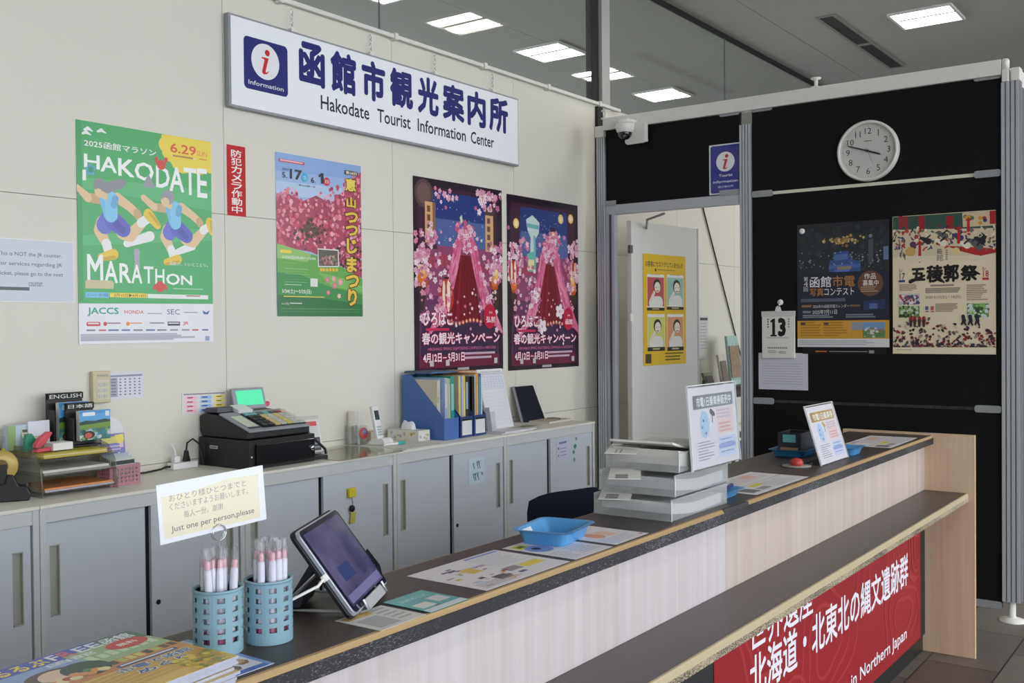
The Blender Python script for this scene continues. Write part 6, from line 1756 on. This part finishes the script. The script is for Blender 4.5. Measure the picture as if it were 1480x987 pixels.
def a4b(c):
    c.rect(.06, .06, .34, .24, (206, 212, 60)); c.rect(.12, .10, .28, .18, (90, 110, 60)); c.disc(.28, .36, .034, (130, 150, 210), 22); c.disc(.26, .33, .012, (50, 54, 80), 10); c.rect(.5, .08, .95, .5, (206, 210, 226)); c.lines(.45, .12, .95, .92, 14, (176, 184, 206), .4, .2); c.lines(.05, .62, .4, .95, 6, (190, 190, 196), .4, .3)
c = info_sheet(.158, .200, 32, a4b)
flat('info_sheet', 'white sheet with yellow-green heading and blue oval, partly under the blue tray', 'leaflet', c, PAPER, 1.876, 1.2035, .0, T1 + .0002)
def a4c(c):
    c.lines(.04, .06, .55, .5, 7, (180, 190, 220), .5, .2); c.disc(.35, .55, .022, (226, 160, 130), 16, .03); c.rect(.5, .45, .75, .7, (230, 190, 170)); c.lines(.3, .74, .95, .95, 5, (186, 190, 206), .4, .3); c.rect(.05, .7, .3, .95, (200, 206, 226)); c.rect(.9, .9, .95, .95, (200, 60, 60))
c = info_sheet(.160, .205, 33, a4c)
flat('info_sheet', 'white sheet with an orange patch behind the blue tray', 'leaflet', c, PAPER, 2.056, 1.2065, .01, T1 + .0002)

# blue tray
def tray(label, x, y, rz, w, d, h, m, tag_card=True, group=None, z=T1 + .0012):
    t = thing('money_tray', label, 'tray', (x, y, z), rz, group)
    mb = MB(); o = .012
    rings = [(-.0, 0, .012), (0, 0.0, .012)]
    def ring(off, zz, r):
        return [(p[0], p[1], zz) for p in rrect(-off, -off, w + off, d + off, r + off * .5, 5)]
    prof = [(0, 0, .014), (o * .9, h * .92, .014), (o * 1.25, h, .014), (o * 1.9, h - .001, .014), (o * 1.9, h - .003, .014), (o * 1.2, h - .004, .014), (o * .9 - .003, h * .90, .014), (-.003, .003, .014)]
    n = 24
    vs = []
    for off, zz, r in prof:
        rg = ring(off, zz, r); vs += rg
    n = len(rg)
    # outer wall = prof 0..3, inner wall = mirrored order so the shell is closed
    order = [0, 1, 2, 3, 4, 5, 6, 7]
    fs = []
    for i in range(3):
        for k in range(n):
            l = (k + 1) % n
            fs.append((i * n + k, i * n + l, (i + 1) * n + l, (i + 1) * n + k))
    mb.add(vs, fs, 0, None, True)
    inner = [( .002, .003), (o * .9 - .0005, h * .92 + .0004), (o * 1.25, h + .0009), (o * 1.9, h)]
    vs2 = []
    for off, zz in inner:
        vs2 += ring(off - .0022 if zz < h * .95 else off, zz, .014)
    fs2 = []
    for i in range(3):
        for k in range(n):
            l = (k + 1) % n
            fs2.append((i * n + k, (i + 1) * n + k, (i + 1) * n + l, i * n + l))
    mb.add(vs2, fs2, 0, None, True)
    mb.add(vs[:n], [list(range(n))[::-1]]); mb.add(vs2[:n], [list(range(n))])
    mb.build('tray_body', m, t)
    if tag_card:
        o_in = o * .80 - .004
        MB().hexa([(.004, d - .0052, .008), (.060, d - .0052, .008), (.060, d - .0046, .0075), (.004, d - .0046, .0075)], [(.004, d + o_in, h * .86), (.060, d + o_in, h * .86), (.060, d + o_in + .0006, h * .855), (.004, d + o_in + .0006, h * .855)]).build('label_card', mat('tray_label', (226, 232, 238), .5), t)
    return t
sky_blue = mat('sky_blue_plastic', (88, 158, 214), .35, var=.03)
tray('sky blue plastic tray with a small white label on the counter', 1.963, 1.294, .17, .140, .105, .034, sky_blue)
# clear file cases, three in a stack, with papers sticking out
milky = glass_mat('milky_clear_plastic', (.97, .98, .98), .05, .10, .25, (246, 247, 248))
CASES = []
def case_(k, x, y, z, w, d, h, label):
    t = thing('file_case', label, 'file case', (x, y, z), 0, 'clear stacked file cases')
    th = .002
    MB().box((0, 0, 0), (w, d, th)).build('case_floor', milky, t)
    MB().box((0, 0, th), (w, th, h)).build('front_wall', milky, t)
    MB().box((w - th, th, th), (w, d, h)).build('side_wall', milky, t)
    MB().box((0, d - th, th), (w - th, d, h)).build('rear_wall', milky, t)
    MB().box((0, th, th), (th, d - th, h * .72)).build('side_wall', milky, t)
    MB().box((-.003, -.003, h - .003), (w + .003, 0.0, h)).build('rim', milky, t); MB().box((-.003, -.003, 0), (0, d, .004)).build('rim', milky, t)
    r = MB(); r.box((-.001, -.0012, .0), (.003, .0, h)); r.build('corner_post', mat('milky_edge', (220, 224, 224), .4, alpha=.75), t)
    return t
ZB = [T1 + .0008, T1 + .0008 + .0580, T1 + .0008 + .1165]
case_(0, 2.372, 1.226, ZB[0], .345, .235, .0565, 'lowest clear file case of the stack of three')
case_(1, 2.412, 1.236, ZB[1], .335, .232, .0570, 'middle clear file case of the stack of three')
case_(2, 2.452, 1.244, ZB[2], .325, .225, .0540, 'topmost clear file case of the stack of three')
def wavy(name, label, x, y, z, w, d, th, lift, col, rz=0.0, cat='papers', grp=None):
    """a pile of paper whose left edge bends upward"""
    m = MB(); n = 10
    ps = []
    for i in range(n + 1):
        u = i / n
        ps.append((w * u, lift * max(0, (.45 - u)) ** 2 * 5 + .0012 * math.sin(u * 9)))
    pts_t = [(p[0], p[1] + th) for p in ps]
    m.prism([(p[0], p[1]) for p in ps] + pts_t[::-1], 0, d, 'y')
    o = m.build(name, mat('paper_%d_%d_%d' % col, col, .55, var=.04, scale=30))
    o.location = (x, y, z); o.rotation_euler = (0, 0, rz)
    return tag(o, label, cat, grp)
wavy('paper_stack', 'papers in the lowest clear file case, their left ends sticking out', 2.385, 1.234, ZB[0] + .0035, .31, .21, .028, .014, (206, 206, 206))
wavy('paper_stack', 'papers in the middle clear file case', 2.425, 1.243, ZB[1] + .0035, .30, .21, .030, .012, (190, 190, 192))
wavy('paper_stack', 'papers heaped in the topmost clear file case', 2.462, 1.250, ZB[2] + .0035, .29, .205, .040, .014, (214, 210, 204))
wavy('envelope', 'loose white bag lying on top of the papers in the topmost file case', 2.452, 1.262, ZB[2] + .0545, .27, .19, .006, .02, (222, 220, 216), .04, 'bag')
for k, (x, y, z, l, rz) in enumerate(((2.345, 1.30, ZB[1] + .0500, 'folded leaflet sticking out to the left above the middle file case', .5), (2.35, 1.335, ZB[0] + .0505, 'folded leaflet sticking out to the left above the lowest file case', .45), (2.40, 1.345, ZB[2] + .049, 'white leaflet sticking out to the left above the topmost file case', .4))):
    c = Canvas(.16, .085, (224, 222, 218), thick=.0015)
    for q in range(4):
        c.rect(.05 + .09 * q, .2, .11 + .09 * q, .6, (90, 88, 92)) if k < 2 else c.lines(.05, .3, .4, .6, 2, (180, 150, 150), .4, .2)
    o_ = c.build('leaflet', PAPER); o_.location = (x, y, z); o_.rotation_euler = (.0, -.05, rz); tag(o_, l, 'leaflet', 'leaflets sticking out of the file cases')
# acrylic signs
def acrylic_sign(x, y, z, w, h, label, headcol, head, lean_, side, foot=.075):
    t = thing('acrylic_sign', label, 'sign', (x, y, z))
    up = Vector((0, lean_, 1)).normalized()
    c = Canvas(w, h, (228, 222, 230), thick=.0006)
    c.rect(.08, .10, .94, .27, headcol); c.rect(.08, .10, .2, .27, tuple(int(q * .85) for q in headcol)); c.text(head, .15, .125, .90, .25, (246, 246, 246), .02)
    c.disc(.29, .47, w * .10, (176, 206, 236), 24, h * .17); c.disc(.27, .42, .004, (70, 80, 100), 8); c.disc(.24, .5, .004, (80, 90, 110), 8); c.disc(.31, .58, .004, (80, 90, 110), 8); c.limb((.44, .32), (.50, .36), .008, .006, (80, 70, 76) if side else (200, 170, 100)); c.limb((.46, .36), (.46, .46), .003, .003, (110, 110, 120))
    c.rect(.56, .30, .92, .62, (232, 208, 212)); c.lines(.55, .31, .9, .44, 3, (200, 190, 206), .5, .2); c.lines(.6, .48, .9, .62, 3, (222, 170, 170), .5, .2)
    c.lines(.12, .68, .48, .93, 7, (130, 136, 160), .3, .4); c.rect(.56, .66, .94, .92, (206, 212, 240)); c.rect(.56, .76, .94, .81, (150, 170, 226)); c.lines(.6, .69, .9, .9, 4, (150, 160, 210), .3, .2)
    c.build('insert_sheet', PAPER, (0.004, -.0008, .003), PX, up, t)
    m = MB()
    o = up * (h + .008)
    m.hexa([(0, -.004, 0), (w + .008, -.004, 0), (w + .008, -.0022, 0), (0, -.0022, 0)], [(0, -.004 + o.y, o.z), (w + .008, -.004 + o.y, o.z), (w + .008, -.0022 + o.y, o.z), (0, -.0022 + o.y, o.z)])
    m.hexa([(0, .0004, 0), (w + .008, .0004, 0), (w + .008, .0024, 0), (0, .0024, 0)], [(0, .0004 + o.y, o.z), (w + .008, .0004 + o.y, o.z), (w + .008, .0024 + o.y, o.z), (0, .0024 + o.y, o.z)])
    m.build('acrylic_panel', glass_mat('sign_acrylic', (.97, .98, .98), .07, .02, .04), t)
    e = MB(); 
    for (u0, u1) in ((-.002, 0.0), (w + .008, w + .010)):
        e.hexa([(u0, -.004, 0), (u1, -.004, 0), (u1, .0024, 0), (u0, .0024, 0)], [(u0, -.004 + o.y, o.z), (u1, -.004 + o.y, o.z), (u1, .0024 + o.y, o.z), (u0, .0024 + o.y, o.z)])
    e.hexa([(-.002, -.004 + o.y, o.z), (w + .010, -.004 + o.y, o.z), (w + .010, .0024 + o.y, o.z), (-.002, .0024 + o.y, o.z)], [(-.002, -.004 + o.y, o.z + .002), (w + .010, -.004 + o.y, o.z + .002), (w + .010, .0024 + o.y, o.z + .002), (-.002, .0024 + o.y, o.z + .002)])
    e.build('bright_edge', mat('acrylic_edge', (226, 230, 234), .2), t)
    MB().box((0, .0026, .0), (w + .008, foot, .0024)).build('foot', glass_mat('sign_acrylic', (.97, .98, .98), .07, .02, .04), t)
    return t
acrylic_sign(2.497, 1.226, ZB[1] + .0568, .302, .222, 'acrylic sign with a grey heading standing on the stacked clear file cases', (128, 132, 140), '市電1日乗車券販売中', .075, True, .0145)
acrylic_sign(3.605, 1.262, T1 + .0008, .285, .212, 'acrylic sign with an ochre heading on the far part of the counter', (190, 156, 84), '市電1日乗車券', .30, False)
# beyond the cases: small blue tray with pads, information sheet
tray('small sky blue tray with a dark calculator, right behind the clear file cases', 2.765, 1.255, .05, .10, .085, .022, sky_blue, False)
ca = thing('calculator', 'dark calculator lying in the small blue tray', 'calculator', (2.772, 1.262, T1 + .018), .05); ca.rotation_euler = (-.0, -.10, .05)
MB().box((0, 0, 0), (.085, .07, .010)).build('case', mat('calculator_navy', (36, 48, 96), .4), ca, .003); MB().box((.008, .008, .0102), (.077, .06, .0112)).build('face', mat('calculator_face', (150, 160, 190), .4), ca)
def a3b(c):
    c.rect(.02, .05, .14, .30, (206, 214, 60)); c.rect(.18, .06, .4, .14, (170, 160, 196)); c.lines(.3, .1, .95, .45, 9, (196, 180, 190), .4, .2); c.rect(.62, .12, .8, .3, (230, 180, 160)); c.rect(.30, .58, .52, .70, (214, 206, 60)); c.rect(.05, .64, .2, .9, (110, 110, 116)); c.rect(.24, .76, .4, .9, (150, 150, 150)); c.lines(.45, .6, .95, .95, 9, (184, 184, 196), .4, .3); c.rect(0, .52, 1, .53, (120, 110, 116))
random.seed(41)
c = Canvas(.44, .208, (218, 214, 216), thick=.0006); a3b(c)
flat('info_sheet', 'wide white sheet with yellow-green marks between the two acrylic signs', 'leaflet', c, PAPER, 2.895, 1.2105, -.0, T1 + .0004)
c = Canvas(.44, .205, (218, 214, 216), thick=.0006); a3b(c)
flat('info_sheet', 'white sheet with yellow-green marks at the far end of the counter', 'leaflet', c, PAPER, 4.285, 1.2105, .02, T1 + .0004)
navy_t = mat('deep_blue_plastic', (60, 130, 180), .4)
tray('lower blue tray at the far end, left behind the ochre acrylic sign', 3.80, 1.405, .05, .16, .11, .026, navy_t, False, 'far blue trays')
tray('blue tray at the far end, right behind the ochre acrylic sign', 3.95, 1.262, .0, .10, .10, .030, sky_blue, False, 'far blue trays')
pb = thing('pen_box', 'dark open pen box with a turquoise tag in the far blue tray', 'pen box', (3.805, 1.412, T1 + .006), .05)
m = MB(); m.box((0, 0, 0), (.15, .09, .003)); m.box((0, 0, .003), (.15, .003, .085)); m.box((0, .087, .003), (.15, .09, .085)); m.box((0, .003, .003), (.003, .087, .085)); m.box((.147, .003, .003), (.15, .087, .085)); m.build('box', mat('charcoal_plastic', (44, 46, 54), .45), pb)
MB().box((-.001, .02, .05), (-.0002, .07, .08)).build('turquoise_tag', mat('turquoise_tag', (110, 186, 190), .5), pb)
MB().box((-.001, .01, .010), (-.0002, .08, .030)).build('tan_band', mat('tan_band', (170, 130, 100), .5), pb)
rs = thing('stamp_pad', 'small red ink stamp on a flat dish beside the ochre acrylic sign', 'stamp', lay(3.555, 1.335), .3)
MB().lathe([(0, 0), (.05, 0), (.052, .004), (.0, .004)], (0, 0, 0), 24).build('dish', mat('grey_dish', (150, 140, 136), .4), rs)
MB().lathe([(.02, .0042), (.024, .012), (.02, .024), (.008, .030), (0, .031)], (0, 0, 0), 18).build('red_knob', mat('brick_red', (176, 52, 46), .45), rs)

# ================================================================== OFFICE CHAIRS BEHIND THE COUNTER
navy = mat('navy_fabric', (26, 30, 48), .85, 0, .2, var=.2, scale=120, bump=.15)
def chair(x, y, rz, top, label):
    t = thing('office_chair', label, 'office chair', (x, y, 0), rz, 'navy office chairs')
    b = MB()
    nx, nz = 10, 8
    W2_, H0 = .225, top - .42
    front = []; back = []
    for j in range(nz + 1):
        for i in range(nx + 1):
            u = -1 + 2 * i / nx; v = -1 + 2 * j / nz
            k = (1 - .10 * v * v * v * v); kk = (1 - .16 * u ** 4)
            xx = W2_ * u * k; zz = H0 + .21 + .21 * v * kk
            yy = .10 + .05 * u * u + .03 * v
            e = max(0, 1 - max(abs(u), abs(v)) ** 6)
            front.append((xx, yy - .035 * e, zz)); back.append((xx, yy + .03 * e, zz))
    n = nx + 1
    fs = []
    for j in range(nz):
        for i in range(nx):
            fs.append((j * n + i, j * n + i + 1, (j + 1) * n + i + 1, (j + 1) * n + i))
    b.add(front, fs, 0, None, True); b.add(back, [f[::-1] for f in fs], 0, None, True)
    b.build('backrest', navy, t)
    MB().prism(rrect(-.23, -.30, .23, .12, .08), .43, .50, 'z').build('seat', navy, t, .02, seg=3)
    MB().tube([(0, .0, .43), (0, .12, .42), (0, .17, .50), (0, .15, top - .30)], .018, 8).build('back_support', black_pl, t)
    MB().tube([(0, -.08, .43), (0, -.08, .10)], .03, 14).build('column', black_pl, t)
    for k in range(5):
        a = 2 * PI * k / 5
        l = MB(); l.tube([(.02 * math.cos(a), -.08 + .02 * math.sin(a), .11), (.27 * math.cos(a), -.08 + .27 * math.sin(a), .075)], [.024, .016], 8); lg = l.build('leg', black_pl, t)
        MB().lathe([(.024, -.018), (.028, -.01), (.028, .01), (.024, .018)], (.27 * math.cos(a), -.08 + .27 * math.sin(a), .029), 14, axis='x').build('caster', black_pl, lg)
    return t
chair(3.52, 2.16, -.30, .825, 'navy office chair behind the counter, its back showing left of the clear file cases')
chair(2.265, 2.06, .5, .815, 'navy office chair behind the counter, only its back corner showing right of the tablet')

# ================================================================== STORE ROOM THROUGH THE DOORWAY
c = Canvas(.16, .34, (206, 204, 200)); c.rect(.1, .04, .95, .10, (70, 70, 70)); c.lines(.1, .16, .9, .8, 9, (176, 174, 172), .35, .2)
sheet('wall_notice', 'white notice with a dark heading on the store room wall, seen past the door edge', 'notice', c, PAPER, (7.255, 3.4985, 1.235))
br = thing('brochure_rack', 'dark wire brochure rack in the store room behind the doorway', 'rack', (6.84, 3.25, 0))
rk = mat('dark_rack', (70, 66, 62), .5)
for x in (0, .95):
    for y in (0, .2):
        MB().box((x, y, 0), (x + .025, y + .025, 1.40 if x else 1.10)).build('upright', rk, br)
for z in (.30, .62, .94, 1.02):
    MB().box((.02, .01, z), (.955, .22, z + .015)).build('shelf', rk, br)
MB().box((.0, -.002, .72), (.975, .004, .745)).build('rail_bar', mat('cream_rail', (206, 200, 170), .5), br)
MB().box((.60, -.004, .30), (.95, .006, .60)).build('blue_panel', mat('royal_blue', (40, 56, 130), .5), br)
def bro(x, y, z, w, h, col, label, dk=None):
    t = thing('brochure', label, 'brochure', (x, y, z), 0, 'brochures in the store room rack')
    MB().hexa([(0, 0, 0), (w, 0, 0), (w, .02, 0), (0, .02, 0)], [(0, .04, h), (w, .04, h), (w, .06, h), (0, .06, h)]).build('stack', mat('bro_%d_%d_%d' % col, col, .5, var=.3, scale=40), t)
    if dk:
        MB().hexa([(.01, -.001, h * .15), (w - .01, -.001, h * .15), (w - .01, .0, h * .15), (.01, 0, h * .15)], [(.01, .025, h * .8), (w - .01, .025, h * .8), (w - .01, .026, h * .8), (.01, .026, h * .8)]).build('cover_picture', mat('bro_%d_%d_%d' % dk, dk, .5, var=.4, scale=30), t)
for i, (dx, z, w, h, col, dk, l) in enumerate(((.10, 1.0362, .13, .11, (110, 120, 90), (70, 60, 60), 'dark green brochure in the store room rack, left'), (.36, 1.0362, .12, .24, (206, 200, 190), (120, 110, 100), 'stack of white brochures on the store room rack'),
                                           (.52, 1.0362, .20, .38, (170, 196, 190), (150, 130, 110), 'tall blue-green brochure at the top of the store room rack'), (.62, .9556, .16, .06, (90, 80, 76), None, 'dark brochure low in the store room rack'), (.30, .6356, .2, .22, (120, 116, 110), None, 'grey brochures on the lower shelf of the store room rack'))):
    bro(6.86 + dx, 3.285, z, w, h, col, l, dk)
wr = thing('hanging_cable', 'dark cable running diagonally down behind the doorway', 'cable', (7.323, 3.488, 2.42))
MB().tube([(-.05, -.01, .08), (.0, .0, -.015), (.70, .0, -1.18), (.72, .0, -1.30), (.72, .0, -1.46)], .006, 6).build('cable', rubber, wr)
MB().box((-.09, -.05, .05), (-.02, .01, .11)).build('cable_box', grey_pl, wr, .004)
